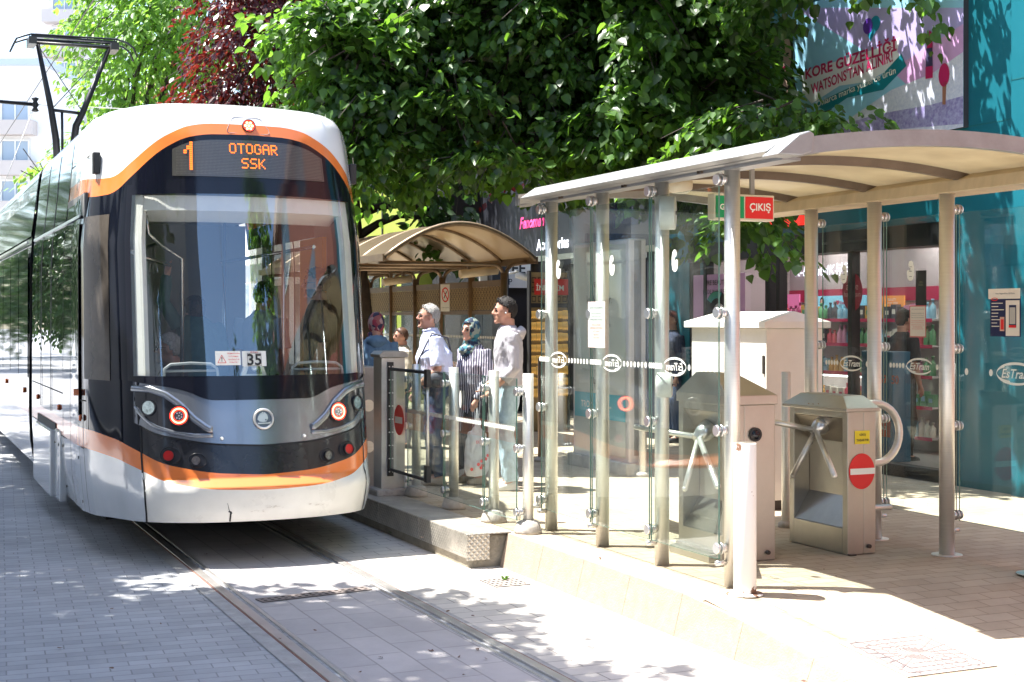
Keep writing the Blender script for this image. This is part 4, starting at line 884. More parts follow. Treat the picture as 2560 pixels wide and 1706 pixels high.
mb = MB(); mb.lathe([(.001, -.05), (.05, -.045), (.085, -.02), (.09, 0), (.09, .04)], (u_, -1.45, z_), 24); mb.obj('dome', mat('cream_plastic', (.7, .63, .5), .4), t); mb = MB(); mb.cyl((u_, -1.45, z_+.04), (u_, -1.45, 2.9), .03, n=10); mb.obj('stem', frm, t)
# bent pipe at the first post
mb = MB(); mb.tube([(FU-.08, FV[3]+.02, .42), (FU-.14, FV[3]+.10, .41), (FU-.19, FV[3]+.16, .36), (FU-.20, FV[3]+.17, PZ)], .018, 10); tag(mb.obj('bent_pipe', steel, org=(FU-.15, FV[3]+.1, PZ)), 'short bent steel pipe at the foot of the first shelter post', 'pipe')
# low glass railing
gr = thing('glass_railing', 'waist high glass railing on steel posts with cast conical feet', 'railing', (1.715, .4, PZ))
LV = [-.775, -.14, .70, 1.60]; FUg = 1.715; grey_cast = mat('cast_foot', (.42, .39, .35), .85, .1, var=.2, vscale=20, bump=.4)
for i, v in enumerate(LV):
    mb = MB(); mb.cyl((FUg, v, PZ), (FUg, v, 1.40), .040, n=26); p = mb.obj('post', steel, gr)
    mb = MB(); mb.lathe([(.10, 0), (.10, .02), (.082, .085), (.045, .10)], (FUg, v, PZ), 28); mb.obj('conical_foot', grey_cast, p)
    for z in (1.27, .86, .40): clamp(p, FUg-.038, v, z, -1, .032)
for i in range(3):
    g = gpane('glass_pane', gr, FUg-.095, LV[i]+.0, LV[i+1]-.03, .34, 1.365); mb = MB(); n_ = int((LV[i+1]-LV[i])/.034); dots(mb, (FUg-.095, LV[i]+.03), (FUg-.095, LV[i+1]-.06), 1.0, n_, .0165, '-u')
    if i == 1: 
        V, Fc = ellipse2(.022, .07, 20); put2d(mb, V, Fc, (FUg-.095, .30, 1.16), '-u', 0, .006)
    mb.obj('glass_decal', decal, g)
# gate pedestal with its swing leaf
gt = thing('gate_pedestal', 'steel pedestal on a concrete plinth with a black framed glass gate', 'gate', (1.52, 1.78, PZ))
mb = MB(); mb.box(1.42, 1.64, 1.68, 1.90, PZ+.06, 1.46); mb.obj('pedestal_body', mat('pedestal_grey', (.50, .50, .49), .35, .6, var=.1), gt, bevel=.006)
mb = MB(); mb.box(1.36, 1.70, 1.62, 1.96, PZ, PZ+.07); mb.obj('plinth', grey_cast, gt, bevel=.02)
mb = MB(); mb.prism([(1.40, 1.46), (1.66, 1.46), (1.665, 1.485), (1.63, 1.515), (1.43, 1.515), (1.395, 1.485)], 'y', 1.66, 1.92); mb.obj('cap', frm, gt, bevel=.004)
mb = MB(); mb.box(1.475, 1.525, 1.655, 1.68, .42, 1.42); 
for z in np.linspace(.46, 1.38, 9): mb.cyl((1.485, 1.655, z), (1.485, 1.648, z), .006, n=8, m=1); mb.cyl((1.515, 1.655, z), (1.515, 1.648, z), .006, n=8, m=1)
mb.obj('hinge_strip', [black, chrome], gt)
leaf = bpy.data.objects.new('gate_leaf', None); COL.objects.link(leaf); leaf.parent = gt; ORG[leaf.name] = ORG[gt.name]
for z_, za_, zb_ in ((1.36, 1.24, 1.385), (.48, .465, .60)): mb = MB(); mb.tube([(1.49, 1.64, z_), (1.49, .74, z_)], .014, 10); mb.box(1.472, 1.508, .68, .75, za_, zb_); mb.obj('leaf_frame', black, leaf)
mb = MB(); mb.tube([(1.49, .71, 1.26), (1.49, .71, .59)], .013, 10); mb.obj('leaf_edge_tube', steel, leaf)
g = gpane('leaf_glass', leaf, 1.487, .74, 1.64, .49, 1.35, .006)
mb = MB(); V, Fc = ellipse2(.13, .13, 32); put2d(mb, V, Fc, (1.478, 1.38, .93), '-u', 0, .0); V, Fc = rect2(-.095, .095, -.028, .028); put2d(mb, V, Fc, (1.478, 1.38, .93), '-u', 1, .003); mb.obj('no_entry_disc', [red, sticker], leaf)
# second gate pedestal, half hidden behind the tram
t = thing('gate_machine', 'grey metal gate machine half hidden between tram and pedestal', 'gate machine', (1.36, 2.6, PZ))
mb = MB(); mb.box(1.36, 1.60, 2.35, 2.75, PZ, 1.36); mb.obj('machine_body', frm, t, bevel=.01)
mb = MB(); mb.box(1.335, 1.36, 2.38, 2.45, .9, 1.42); mb.obj('black_edge', black, t)
mb = MB()
for z in (1.0, .62): mb.lathe([(.055, 0), (.055, -.006)], (1.52, 2.35, z), 24, axis='y'); mb.lathe([(.012, -.007), (.012, -.010)], (1.52, 2.35, z), 12, axis='y')
mb.obj('round_plate', steel, t)
# turnstiles
recess = mat('recess_steel', (.36, .33, .28), .3, .85, var=.15, vscale=3)
def turnstile(lab, u0, u1, v0, v1, ztop, top, arms, hub):
    t = thing('turnstile', lab, 'turnstile', ((u0+u1)/2, (v0+v1)/2, PZ)); z0 = PZ+.004
    fr = .055; mb = MB()
    # body with a deep recess on the passage side (-u)
    mb.box(u0+.13, u1, v0, v1, z0, ztop)
    mb.box(u0, u0+.13, v0, v0+fr, z0, ztop); mb.box(u0, u0+.13, v1-fr, v1, z0, ztop); mb.box(u0, u0+.13, v0+fr, v1-fr, ztop-.045, ztop); mb.box(u0, u0+.13, v0+fr, v1-fr, z0, z0+.17)
    body = mb.obj('cabinet', steel_dull, t, bevel=.004)
    mb = MB(); mb.add([(u0+.005, v0+fr, z0+.172), (u0+.128, v0+fr, z0+.36), (u0+.128, v1-fr, z0+.36), (u0+.005, v1-fr, z0+.172)], [(0, 1, 2, 3)]); mb.obj('sloped_recess', recess, t)
    mb = MB(); mb.add([(u0+.01, v0+fr, ztop-.05), (u0+.126, v0+fr, ztop-.22), (u0+.126, v1-fr, ztop-.22), (u0+.01, v1-fr, ztop-.05)], [(0, 3, 2, 1)]); mb.obj('recess_brow', recess, t)
    mb = MB(); mb.prism([(p[0], p[1]) for p in top], 'y', v0-.025, v1+.025) if False else None
    mb = MB(); top(mb, u0, u1, v0, v1, ztop); mb.obj('top_cover', steel_dull, t, bevel=.004)
    mb = MB(); hv, hz = hub; H = Vector((u0+.03, hv, hz)); mb.tube([H+Vector((.07, 0, .05)), H+Vector((.0, 0, 0)), H+Vector((-.055, 0, -.035))], [.066, .060, .032], 20); mb.obj('arm_hub', chrome, t)
    for e in arms:
        mb = MB(); mb.tube([H+Vector((-.03, 0, -.02)), Vector(e)], .019, 14); mb.sphere(e, .019, 12, 6); mb.obj('arm', steel, t)
    mb = MB(); mb.tube([(u1-.06, v0-.02, z0+.05), (u1-.06, v0, z0+.05)], .014, 8); mb.box(u0-.0, u0+.05, v0-.03, v0, z0-.002, z0+.006); mb.obj('floor_bolt', darkmetal, t)
    return t
def top_flat(mb, u0, u1, v0, v1, zt):
    a = .035; b0 = [(u0-a, v0-a), (u1+.012, v0-a), (u1+.012, v1+a), (u0-a, v1+a)]
    mb.add([(x, y, zt) for x, y in b0]+[(x, y, zt+.022) for x, y in b0]+[(u0+.03, v0+.09, zt+.10), (u1-.03, v0+.09, zt+.10), (u1-.03, v1-.09, zt+.10), (u0+.03, v1-.09, zt+.10)],
        [(0, 3, 2, 1), (0, 1, 5, 4), (1, 2, 6, 5), (2, 3, 7, 6), (3, 0, 4, 7), (4, 5, 9, 8), (5, 6, 10, 9), (6, 7, 11, 10), (7, 4, 8, 11), (8, 9, 10, 11)])
def top_gable(mb, u0, u1, v0, v1, zt):
    a = .012; um = (u0+u1)/2; V = []
    for v in (v0-a, v1+a): V += [(u0-a, v, zt), (u1+a, v, zt), (u1+a, v, zt+.10)]
    b = [(u0-a, v0-a), (u1+a, v0-a), (u1+a, v1+a), (u0-a, v1+a)]
    mb.add([(x, y, zt) for x, y in b]+[(x, y, zt+.06) for x, y in b]+[(u0+.04, v0+.20, zt+.20), (u0+.15, v0+.13, zt+.20), (u0+.15, v1-.16, zt+.20), (u0+.04, v1-.16, zt+.20)],
        [(0, 3, 2, 1), (0, 1, 5, 4), (1, 2, 6, 5), (2, 3, 7, 6), (3, 0, 4, 7), (4, 5, 9, 8), (5, 6, 10, 9), (6, 7, 11, 10), (7, 4, 8, 11), (8, 9, 10, 11)])
t1 = turnstile('wide steel turnstile with a round sensor and hipped top', 2.335, 2.70, -2.46, -1.86, 1.245, top_gable, [(2.12, *PU(1590, 1068, 2.12)), (2.13, *PU(1712, 1222, 2.13)), (2.02, *PU(1794, 1216, 2.02))], (-2.12, 1.04))
mb = MB(); mb.cyl((2.545, -2.463, 1.055), (2.545, -2.475, 1.055), .045, n=28); mb.obj('sensor_ring', black, t1); mb = MB(); mb.sphere((2.545, -2.472, 1.055), (.034, .012, .034), 18, 8); mb.obj('sensor_lens', gblack, t1)
mb = MB(); mb.add([(2.50, -2.37, 1.368), (2.58, -2.37, 1.344), (2.53, -2.24, 1.445), (2.47, -2.24, 1.45)], [(0, 1, 2, 3)]); mb.obj('top_sticker', black, t1)
mb = MB(); mb.box(2.30, 2.70, -2.455, -1.88, PZ, PZ+.07); mb.box(2.24, 2.335, -2.40, -1.9, PZ, PZ+.055); mb.obj('base_step', steel_dull, t1, bevel=.004)
t2 = turnstile('narrow turnstile with yellow notice, red no entry disc and curved rail', 3.228, 3.455, -2.516, -1.86, 1.185, top_flat, [(2.86, *PU(1925, 1054, 2.86)), (3.05, *PU(1981, 1190, 3.05)), (2.98, *PU(2086, 1190, 2.98))], (-2.17, 1.06))
mb = MB(); mb.tube([(3.40, -2.25, 1.215)]+[(3.62, -2.25, 1.215)]+arc((3.66, -2.25, 1.01), .205, math.pi/2, -math.pi/2, 14, (1, 0, 0), (0, 0, 1))+[(3.58, -2.25, .805), (3.44, -2.25, .805)], .027, 14); mb.obj('curved_rail', steel, t2)
mb = MB(); mb.tube([(3.44, -2.25, .50), (3.79, -2.25, .50)], .022, 12); mb.obj('lower_bar', steel, t2)
mb = MB(); ns = PV(2150, 1179, -2.52); V, Fc = ellipse2(.104, .118, 40); put2d(mb, V, Fc, (3.34, -2.516, ns[1]), '-v', 0, .004); put2d(mb, *rect2(-.10, .10, -.020, .020), (3.345, -2.516, ns[1]), '-v', 1, .007); mb.obj('no_entry_disc', [red, sticker], t2)
mb = MB(); ns = PV(2152, 1094, -2.52); put2d(mb, *rect2(-.058, .062, -.044, .044), (3.342, -2.516, ns[1]), '-v', 0, .004); lettering(mb, 'GİRİŞ', (3.344, -2.516, ns[1]+.018), '-v', .06, .022, m=1, off=.007, bold=.02); lettering(mb, 'YASAKTIR', (3.344, -2.516, ns[1]-.018), '-v', .10, .026, m=1, off=.007, bold=.02); mb.obj('yellow_notice', [mat('yellow_vinyl', (.75, .58, .02), .5), mat('ink', (.05, .05, .03), .6)], t2)
mb = MB(); rs_ = mat('rust_stain', (.35, .17, .06), .9)
for x_, z_ in ((3.27, 1.24), (3.30, 1.225), (3.325, 1.23)): V, Fc = ellipse2(.010, .008, 10); mb.add([(3.19-.0+.002*0, -2.25+(x_-3.27)*2+p[0], 1.222+(z_-1.23)*.3+p[1]*.3) for p in V], Fc)
mb.obj('rust_stain', rs_, t2)
# bollards
bw = thing('white_bollard', 'rust chipped white steel bollard at the kerb edge', 'bollard', (1.886, -3.357, PZ))
wb = mat('chipped_white_paint', (.78, .76, .73), .5, var=.03)
def chipped():
    nt = wb.node_tree; N = nt.nodes; L = nt.links; b = N['Principled BSDF']; tc = N.new('ShaderNodeTexCoord')
    n = N.new('ShaderNodeTexNoise'); n.inputs['Scale'].default_value = 9; n.inputs['Detail'].default_value = 6; n.inputs['Roughness'].default_value = .65; L.new(tc.outputs['Object'], n.inputs['Vector'])
    sp = N.new('ShaderNodeSeparateXYZ'); L.new(tc.outputs['Object'], sp.inputs[0])
    r1 = N.new('ShaderNodeMapRange'); r1.inputs['From Min'].default_value = 0.0; r1.inputs['From Max'].default_value = .12; r1.inputs['To Min'].default_value = .12; r1.inputs['To Max'].default_value = 0; L.new(sp.outputs[2], r1.inputs[0])
    r2 = N.new('ShaderNodeMapRange'); r2.inputs['From Min'].default_value = .62; r2.inputs['From Max'].default_value = .85; r2.inputs['To Min'].default_value = 0; r2.inputs['To Max'].default_value = .09; L.new(sp.outputs[2], r2.inputs[0])
    a = N.new('ShaderNodeMath'); L.new(n.outputs[0], a.inputs[0]); L.new(r1.outputs[0], a.inputs[1]); a2 = N.new('ShaderNodeMath'); L.new(a.outputs[0], a2.inputs[0]); L.new(r2.outputs[0], a2.inputs[1])
    rp = N.new('ShaderNodeValToRGB'); rp.color_ramp.elements[0].position = .655; rp.color_ramp.elements[0].color = (.78, .76, .73, 1); rp.color_ramp.elements[1].position = .672; rp.color_ramp.elements[1].color = (.20, .10, .06, 1)
    L.new(a2.outputs[0], rp.inputs[0]); L.new(rp.outputs[0], b.inputs['Base Color'])
chipped()
mb = MB(); mb.cyl((1.886, -3.357, PZ), (1.886, -3.357, PZ+.855), .064, n=36); mb.obj('bollard_tube', wb, bw, bevel=.004)
mb = MB(); mb.lathe([(.105, 0), (.102, .008), (.07, .012)], (1.886, -3.357, PZ+.001), 32); mb.obj('base_plate', wb, bw)
mb = MB(); mb.cyl((1.886, -3.357, PZ+.855), (1.886, -3.357, PZ+.858), .055, n=28); mb.obj('top_disc', steel_dull, bw)
def bollard(lab, px, py, top, r, m, grp=None, foot=None):
    u, v = G(px, py, PZ); Y = OY+u*ST+v*CT; zt = EYE-(top-800)/F*Y; t = thing('bollard', lab, 'bollard', (u, v, PZ), group=grp); mb = MB(); mb.cyl((u, v, PZ), (u, v, zt), r, n=24); mb.obj('bollard_tube', m, t, bevel=.004)
    mb = MB(); mb.lathe([(r*1.8, 0), (r*1.7, .03), (r*1.05, .05)], (u, v, PZ), 20); mb.obj('foot', grey_cast, t)
bronze_s = mat('bronze_steel', (.28, .20, .14), .4, .7, var=.1)
bollard('brown steel bollard behind the young man by the golden jewellery rack', 1357, 1153, 896, .055, bronze_s)
bollard('slim steel post between the two turnstiles in front of the cream cabinet', 1965, 1318, 930, .034, steel)
bollard('thick steel post beside the foot of the advertising totem', 1607, 1192, 905, .04, steel)
# utility cabinet
uc = 3.98; vcorner, _ = PU(1916, 1283, uc); va, _ = PU(1729, 900, uc); cab = thing('utility_cabinet', 'big cream utility cabinet with hipped lid behind the turnstiles', 'cabinet', (uc, vcorner, PZ)); cabm = mat('cabinet_cream', (.74, .71, .66), .55, var=.05, vscale=3)
ub, _ = PV(2056, 900, vcorner); print('cab', vcorner, va, ub)
mb = MB(); mb.box(uc, ub, vcorner, va, PZ+.08, 1.72); mb.obj('cabinet_body', cabm, cab, bevel=.006)
mb = MB(); mb.box(uc+.02, ub-.02, vcorner+.02, va-.02, PZ, PZ+.09); mb.obj('base', darkmetal, cab)
um = (uc+ub)/2; e = .05
mb = MB(); b_ = [(uc-e, vcorner-e), (ub+e, vcorner-e), (ub+e, va+e), (uc-e, va+e)]
mb.add([(x, y, 1.722) for x, y in b_]+[(x, y, 1.775) for x, y in b_]+[(um, vcorner+.0, 1.86), (um, va-.0, 1.86)], [(0, 3, 2, 1), (0, 1, 5, 4), (1, 2, 6, 5), (2, 3, 7, 6), (3, 0, 4, 7), (4, 5, 8), (5, 6, 9, 8), (6, 7, 9), (7, 4, 8, 9)]); mb.obj('hipped_lid', cabm, cab, bevel=.004)
mb = MB(); mb.box(uc-.003, uc, (vcorner+va)/2-.004, (vcorner+va)/2+.004, .4, 1.68); mb.box(uc-.012, uc, vcorner+.02, vcorner+.045, 1.35, 1.5); mb.obj('door_gap', darkmetal, cab)
# advertising totem
ut = 4.19; v0, _ = PU(1572, 1100, ut); v1, _ = PU(1432, 1100, ut); ue, _ = PV(1616, 1100, v0); totem = thing('advertising_totem', 'tall grey advertising totem with a pale laptop poster', 'advertising totem', (ut, v0, PZ))
mb = MB(); mb.box(ut, ue, v0, v1, PZ+.0, 2.60); mb.obj('totem_body', mat('totem_grey', (.60, .58, .58), .4, .1), totem, bevel=.02)
mb = MB(); mb.box(ut-.05, ue+.03, v0-.04, v1+.04, PZ, PZ+.13); mb.obj('totem_base', concrete, totem, bevel=.01)
mb = MB(); mb.box(ut+.06, ue-.06, v0-.004, v0, PZ+.2, 2.58); mb.obj('side_groove', frm, totem)
mb = MB(); vm = (v0+v1)/2; hwid = (v1-v0)/2-.06; put2d(mb, *rect2(-hwid, hwid, -1.07, 1.07), (ut, vm, 1.48), '-u', 0, .003); mb.obj('poster', [mat('pale_green_poster', (.56, .60, .55), .2, coat=.4)], totem)
ink = mat('black_print', (.02, .02, .02), .5); tq = mat('turquoise_print', (.04, .42, .52), .4)
mb = MB()
for s_, z_, h_, w_ in (('Eğitime', 2.15, .075, .40), ('katkımızdır.', 2.0, .085, .62), ('Öğretmenlere özel,', 1.835, .06, .78), ("MacBook 999 TL'ye", 1.735, .06, .70), ('varan fırsatlar', 1.63, .06, .62), ('MacBook', 1.16, .07, .40)): lettering(mb, s_, (ut, vm, z_), '-u', w_, h_, m=0, off=.006)
put2d(mb, *rect2(-hwid, hwid, -.13, .13), (ut, vm, .90), '-u', 1, .006); lettering(mb, 'TROY', (ut, vm+.28, .91), '-u', .26, .12, m=2, off=.009); lettering(mb, 'E-ticaret', (ut, vm-.2, .90), '-u', .2, .03, m=2, off=.009)
mb.obj('poster_print', [ink, tq, sticker], totem)
# ------------------------------------------------------------------ far bronze shelter
bz = mat('bronze_frame', (.24, .18, .12), .4, .6, var=.2, vscale=8); bzl = mat('brass_lattice', (.42, .30, .13), .4, .5, var=.2)
FS0, FS1, SU0, SU1 = 6.1, 12.3, 2.95, 4.95
fsh = thing('far_shelter', 'older bronze tram shelter with arched smoked roof and pierced brass band', 'shelter', (4, 6, PZ))
smoked = bpy.data.materials.new('smoked_roof'); smoked.use_nodes = True
_N = smoked.node_tree.nodes; _L = smoked.node_tree.links; _b = _N['Principled BSDF']; _b.inputs['Base Color'].default_value = (.10, .075, .045, 1); _b.inputs['Roughness'].default_value = .3
_t = _N.new('ShaderNodeBsdfTranslucent'); _t.inputs[0].default_value = (.30, .18, .08, 1); _mx = _N.new('ShaderNodeMixShader'); _mx.inputs[0].default_value = .16
_L.new(_b.outputs[0], _mx.inputs[1]); _L.new(_t.outputs[0], _mx.inputs[2]); _L.new(_mx.outputs[0], _N['Material Output'].inputs[0])
def av(t_): return SU0+(SU1-SU0)*t_, 2.56+.43*math.sin(math.pi*t_)**.9
mb = MB(); mb.sheet([[(av(i/20)[0], v, av(i/20)[1]) for i in range(21)] for v in np.linspace(FS0, FS1, 12)]); fr_ = mb.obj('roof_sheet', smoked, fsh)
for v in np.arange(FS0, FS1+.1, 1.03):
    mb = MB(); mb.tube([(av(i/20)[0], v, av(i/20)[1]-.015) for i in range(21)], .022 if v > FS0+.1 else .032, 8); mb.obj('roof_arch', bz, fr_)
for u_ in (SU0, SU1): mb = MB(); mb.box(u_-.03, u_+.03, FS0, FS1, 2.50, 2.585); mb.obj('edge_beam', bz, fr_)
PU_ = 4.62; pvs = [6.35+1.09*i for i in range(6)]
for i, v in enumerate(pvs):
    mb = MB(); mb.cyl((PU_, v, PZ), (PU_, v, 2.38), .045, n=16)
    mb.tube([(PU_, v, 2.3), (PU_, v, 2.36)]+arc((PU_-.16, v, 2.34), .15, 0, math.pi/2, 6, (1, 0, 0), (0, 0, 1))+[(SU0, v, 2.49)], .026, 8)
    mb.tube([(PU_, v, 2.36)]+arc((PU_+.17, v, 2.36), .14, math.pi, math.pi/2, 6, (1, 0, 0), (0, 0, 1))+[(SU1, v, 2.54)], .026, 8)
    mb.obj('post', bz, fsh)
for i in range(5):
    a, b = pvs[i]+.06, pvs[i+1]-.06
    for z0_, z1_ in ((2.22, 2.30), (1.86, 1.91), (.4, .45)): mb = MB(); mb.box(PU_-.02, PU_+.02, a, b, z0_, z1_); mb.obj('panel_rail', bz, fsh)
    mb = MB(); n_ = 10; w = (b-a)/n_
    for q in range(n_):
        for k2 in range(4):
            c = (PU_, a+w*(q+.5), 1.955+.0775*k2); V, Fc = ring2(w*.50, .040, w*.34, .025, 8, .4*(q % 3), 6.283+.4*(q % 3)); put2d(mb, V, Fc, c, '-u', 0, .012); 
            V, Fc = ring2(w*.16, .014, w*.05, .003, 4); put2d(mb, V, Fc, c, '-u', 0, .006)
            if k2 < 3: put2d(mb, *rect2(-w*.12, w*.12, .02, .058), c, '-u', 0, .010)
    lat = mb.obj('brass_lattice', bzl, fsh)
    mb = MB(); mb.box(PU_-.004, PU_, a, b, 1.915, 2.215); mb.obj('lattice_backing', mat('lattice_back', (.20, .14, .07), .6, .3), fsh)
    g = gpane('glass_pane', fsh, PU_-.01, a, b, .45, 1.86, .008); mb = MB(); dots(mb, (PU_-.01, a+.05), (PU_-.01, b-.05), 1.56, 16, .018, '-u'); mb.obj('glass_decal', decal, g)
for (px0, px1, py, v, lab) in ((1150, 1243, 681, 6.7, 'long cream tube light under the near end of the bronze shelter'), (958, 1028, 702, 9.4, 'long cream tube light under the middle of the bronze shelter')):
    a_ = PV(px0, py+5, v); b_ = PV(px1, py-5, v); t = thing('tube_light', lab, 'light', (a_[0], v, a_[1])); mb = MB(); mb.tube([(a_[0], v, a_[1]), (b_[0], v, b_[1])], .055, 14); mb.obj('diffuser_tube', mat('cream_diffuser', (.66, .56, .38), .4), t)
    for x_ in (a_[0]+.1, b_[0]-.14): mb = MB(); mb.box(x_, x_+.04, v-.02, v+.02, a_[1], 2.5); mb.obj('bracket', bz, t)
a_ = PV(1113, 745, 7.5); t = thing('no_smoking_sign', 'white no smoking sign on the bronze shelter post', 'sign', (a_[0], 7.5, a_[1]))
mb = MB(); mb.box(a_[0]-.065, a_[0]+.065, 7.5, 7.51, a_[1]-.18, a_[1]+.18); mb.obj('sign_plate', sticker, t, bevel=.004)
mb = MB(); V, Fc = ring2(.052, .10, .040, .082, 28); put2d(mb, V, Fc, (a_[0], 7.5, a_[1]+.04), '-v', 0, .003); put2d(mb, *rect2(-.006, .006, -.085, .085), (a_[0], 7.5, a_[1]+.04), '-v', 0, .004, tilt=.5); put2d(mb, *rect2(-.006, .006, -.05, .05), (a_[0], 7.5, a_[1]+.04), '-v', 1, .003, tilt=-.4); lettering(mb, 'SİGARA İÇİLMEZ', (a_[0], 7.5, a_[1]-.13), '-v', .10, .03, m=1, off=.003); mb.obj('no_smoking_symbol', [red, ink], t)
# ================================================================== SHOPS AND BUILDINGS
FU_S = 6.60
teal = mat('teal_cladding', (0.010, 0.135, 0.18), .35, spec=.5, var=.05, vscale=2); blkf = mat('black_frame', (.012, .012, .014), .4); 
vL = PU(1665, 700, FU_S)[0]; vC = PU(2543, 700, FU_S)[0]; vD = PU(2394, 900, FU_S)[0]; vP = PU(1760, 700, FU_S)[0]
ZL = 2.62; print('shop v', vL, vC, vD, vP)
shop = thing('cosmetics_shop', 'teal clad cosmetics shop with big billboard and glass front', 'shop', (FU_S, vC, PZ))
mb = MB(); mb.box(FU_S, FU_S+.25, vC, vL, ZL+.10, 9.5)
mb.box(FU_S, FU_S+.25, vC, vD, PZ, ZL+.10); mb.box(FU_S, FU_S+.25, vP+.35, vL, PZ, ZL+.10); mb.obj('teal_wall', teal, shop)
mb = MB(); mb.box(FU_S-.07, FU_S+.25, vC-1.3, vC-.002, PZ*0, 9.5); mb.obj('teal_wing', teal, shop)
mb = MB(); mb.box(FU_S-.073, FU_S-.068, vC-1.3, vC, 3.9, 3.91); mb.box(FU_S-.003, FU_S, vC, vL, 3.57, 3.58); mb.box(FU_S-.003, FU_S, vC, vD, 1.3*0+PZ, PZ+.06); mb.obj('cladding_joint', mat('teal_joint', (.01, .12, .14), .5), shop)
mb = MB(); mb.box(FU_S-.02, FU_S+.2, vD, vP+.35, ZL-.12, ZL+.10)
for vv in (vD+.03, vP, vP+.32, *(PU(px, 800, FU_S)[0] for px in (2122, 1915, 1942))): mb.box(FU_S+.01, FU_S+.12, vv-.035, vv+.035, PZ, ZL-.10)
mb.box(FU_S+.0, FU_S+.14, vD, vP+.35, PZ, PZ+.12); mb.obj('shopfront_frame', blkf, shop, bevel=.004)
mb = MB(); mb.add([(FU_S+.06, vD, PZ+.12), (FU_S+.06, vP+.35, PZ+.12), (FU_S+.06, vP+.35, ZL-.12), (FU_S+.06, vD, ZL-.12)], [(0, 1, 2, 3)]); mb.obj('shop_window', glass('shop_glass', tint=(.90, .93, .93), ior=1.5), shop)
# interior
pinkw = mat('shop_pink_wall', (.42, .35, .36), .6); crim = mat('crimson_wall', (.45, .03, .09), .5); flr = mat('shop_floor', (.35, .33, .31), .3)
mb = MB(); mb.box(FU_S+.25, 10.2, vC+.0, vL, PZ, PZ+.02); mb.obj('shop_floor', flr, shop)
mb = MB(); mb.box(9.3, 9.4, vC, vL, PZ, 2.9); mb.obj('back_wall', pinkw, shop); mb = MB(); mb.box(FU_S+.25, 9.3, vC-.05, vC, PZ, 2.9); mb.obj('side_wall', crim, shop); mb = MB(); mb.box(FU_S+.25, 9.3, vL, vL+.05, PZ, 2.9); mb.obj('side_wall', pinkw, shop)
mb = MB(); mb.box(FU_S+.25, 9.4, vC, vL, 2.85, 2.95); mb.obj('shop_ceiling', mat('ceiling_white', (.7, .68, .66), .7), shop)
for i in range(3):
    mb = MB(); v = vC+1.0+i*1.9; mb.box(7.4, 8.7, v, v+.5, 2.83, 2.845); mb.obj('ceiling_lamp', mat('lit_panel', (.9, .9, .9), .5, emis=(1, .95, .9), estr=3.2), shop)
u1_ = 8.6   # shelf wall with banners
def at(px, py, u=u1_): v, z = PU(px, py, u); return v, z
mb = MB(); a, b = at(1700, 640), at(2390, 640); mb.box(u1_-.1, u1_, b[0], a[0], 2.18, 2.62); hd = mb.obj('display_header', mat('header_mauve', (.50, .42, .44), .4), shop)
mb = MB(); mb.box(u1_-.11, u1_, b[0], a[0], 2.02, 2.178); mb.obj('crimson_band', crim, shop)
lw = mat('lit_white_letters', (.9, .9, 1), .5, emis=(.85, .85, 1.0), estr=.7)
va_, za_ = at(2075, 678); mb = MB(); lettering(mb, 'K-Beauty|K뷰티', (u1_-.1, va_, za_+.0), '-u', 1.2, .24, m=0, off=.02, shear=.2); mb.obj('lit_shop_sign', lw, shop)
bann = []
def banner(name, px0, px1, py0, py1, m, txt, tm, th=.6, u=u1_-.14, extra=None):
    a_ = PU(px0, (py0+py1)/2, u); b_ = PU(px1, (py0+py1)/2, u); zc = (a_[1]+b_[1])/2; h = (py1-py0)/F*(OY+u*ST+a_[0]*CT)/2; w = abs(a_[0]-b_[0])
    mb = MB(); mb.box(u, u+.02, b_[0], a_[0], zc-h, zc+h); 
    if txt: lettering(mb, txt, (u, (a_[0]+b_[0])/2-w*.06, zc-h*.1), '-u', w*.62, h*th*1.6, m=1, off=.004, bold=.02)
    if extra: extra(mb, (u, (a_[0]+b_[0])/2, zc), w, h)
    return mb.obj(name, [m, tm]+[skin_p, hair_p, mat('sky_print', (.25, .55, .75), .4)], shop)
skin_p = mat('printed_skin', (.68, .46, .38), .5); hair_p = mat('printed_hair', (.025, .02, .02), .5)
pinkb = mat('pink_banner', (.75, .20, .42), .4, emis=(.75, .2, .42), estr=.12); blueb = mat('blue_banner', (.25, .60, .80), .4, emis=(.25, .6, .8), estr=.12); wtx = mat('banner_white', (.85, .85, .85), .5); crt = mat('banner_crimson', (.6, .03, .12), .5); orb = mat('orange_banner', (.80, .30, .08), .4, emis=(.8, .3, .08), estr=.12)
def face_print(fx, k=1.0):
    def f(mb, c, w, h):
        cc = (c[0], c[1]-fx*w, c[2]); V, Fc = ellipse2(h*.55*k, h*.75*k, 18, cx=0, cy=h*.1); put2d(mb, V, Fc, cc, '-u', 3, .005); V, Fc = ellipse2(h*.36*k, h*.5*k, 18, cx=0, cy=0); put2d(mb, V, Fc, cc, '-u', 2, .008); put2d(mb, *rect2(-h*.5, h*.5, -h*.98, -h*.6), cc, '-u', 2, .007)
    return f
banner('shelf_banner', 1865, 1998, 738, 771, pinkb, 'KORE GÜZELLİĞİ', crt, .5, extra=face_print(-.40)); banner('shelf_banner', 2030, 2165, 740, 772, blueb, '#I♥Kbeauty', crt, .5, extra=face_print(-.30)); banner('shelf_banner', 2195, 2260, 740, 773, orb, 'BEAUTY\nHOW YOU\nLIKE IT', wtx, .9)
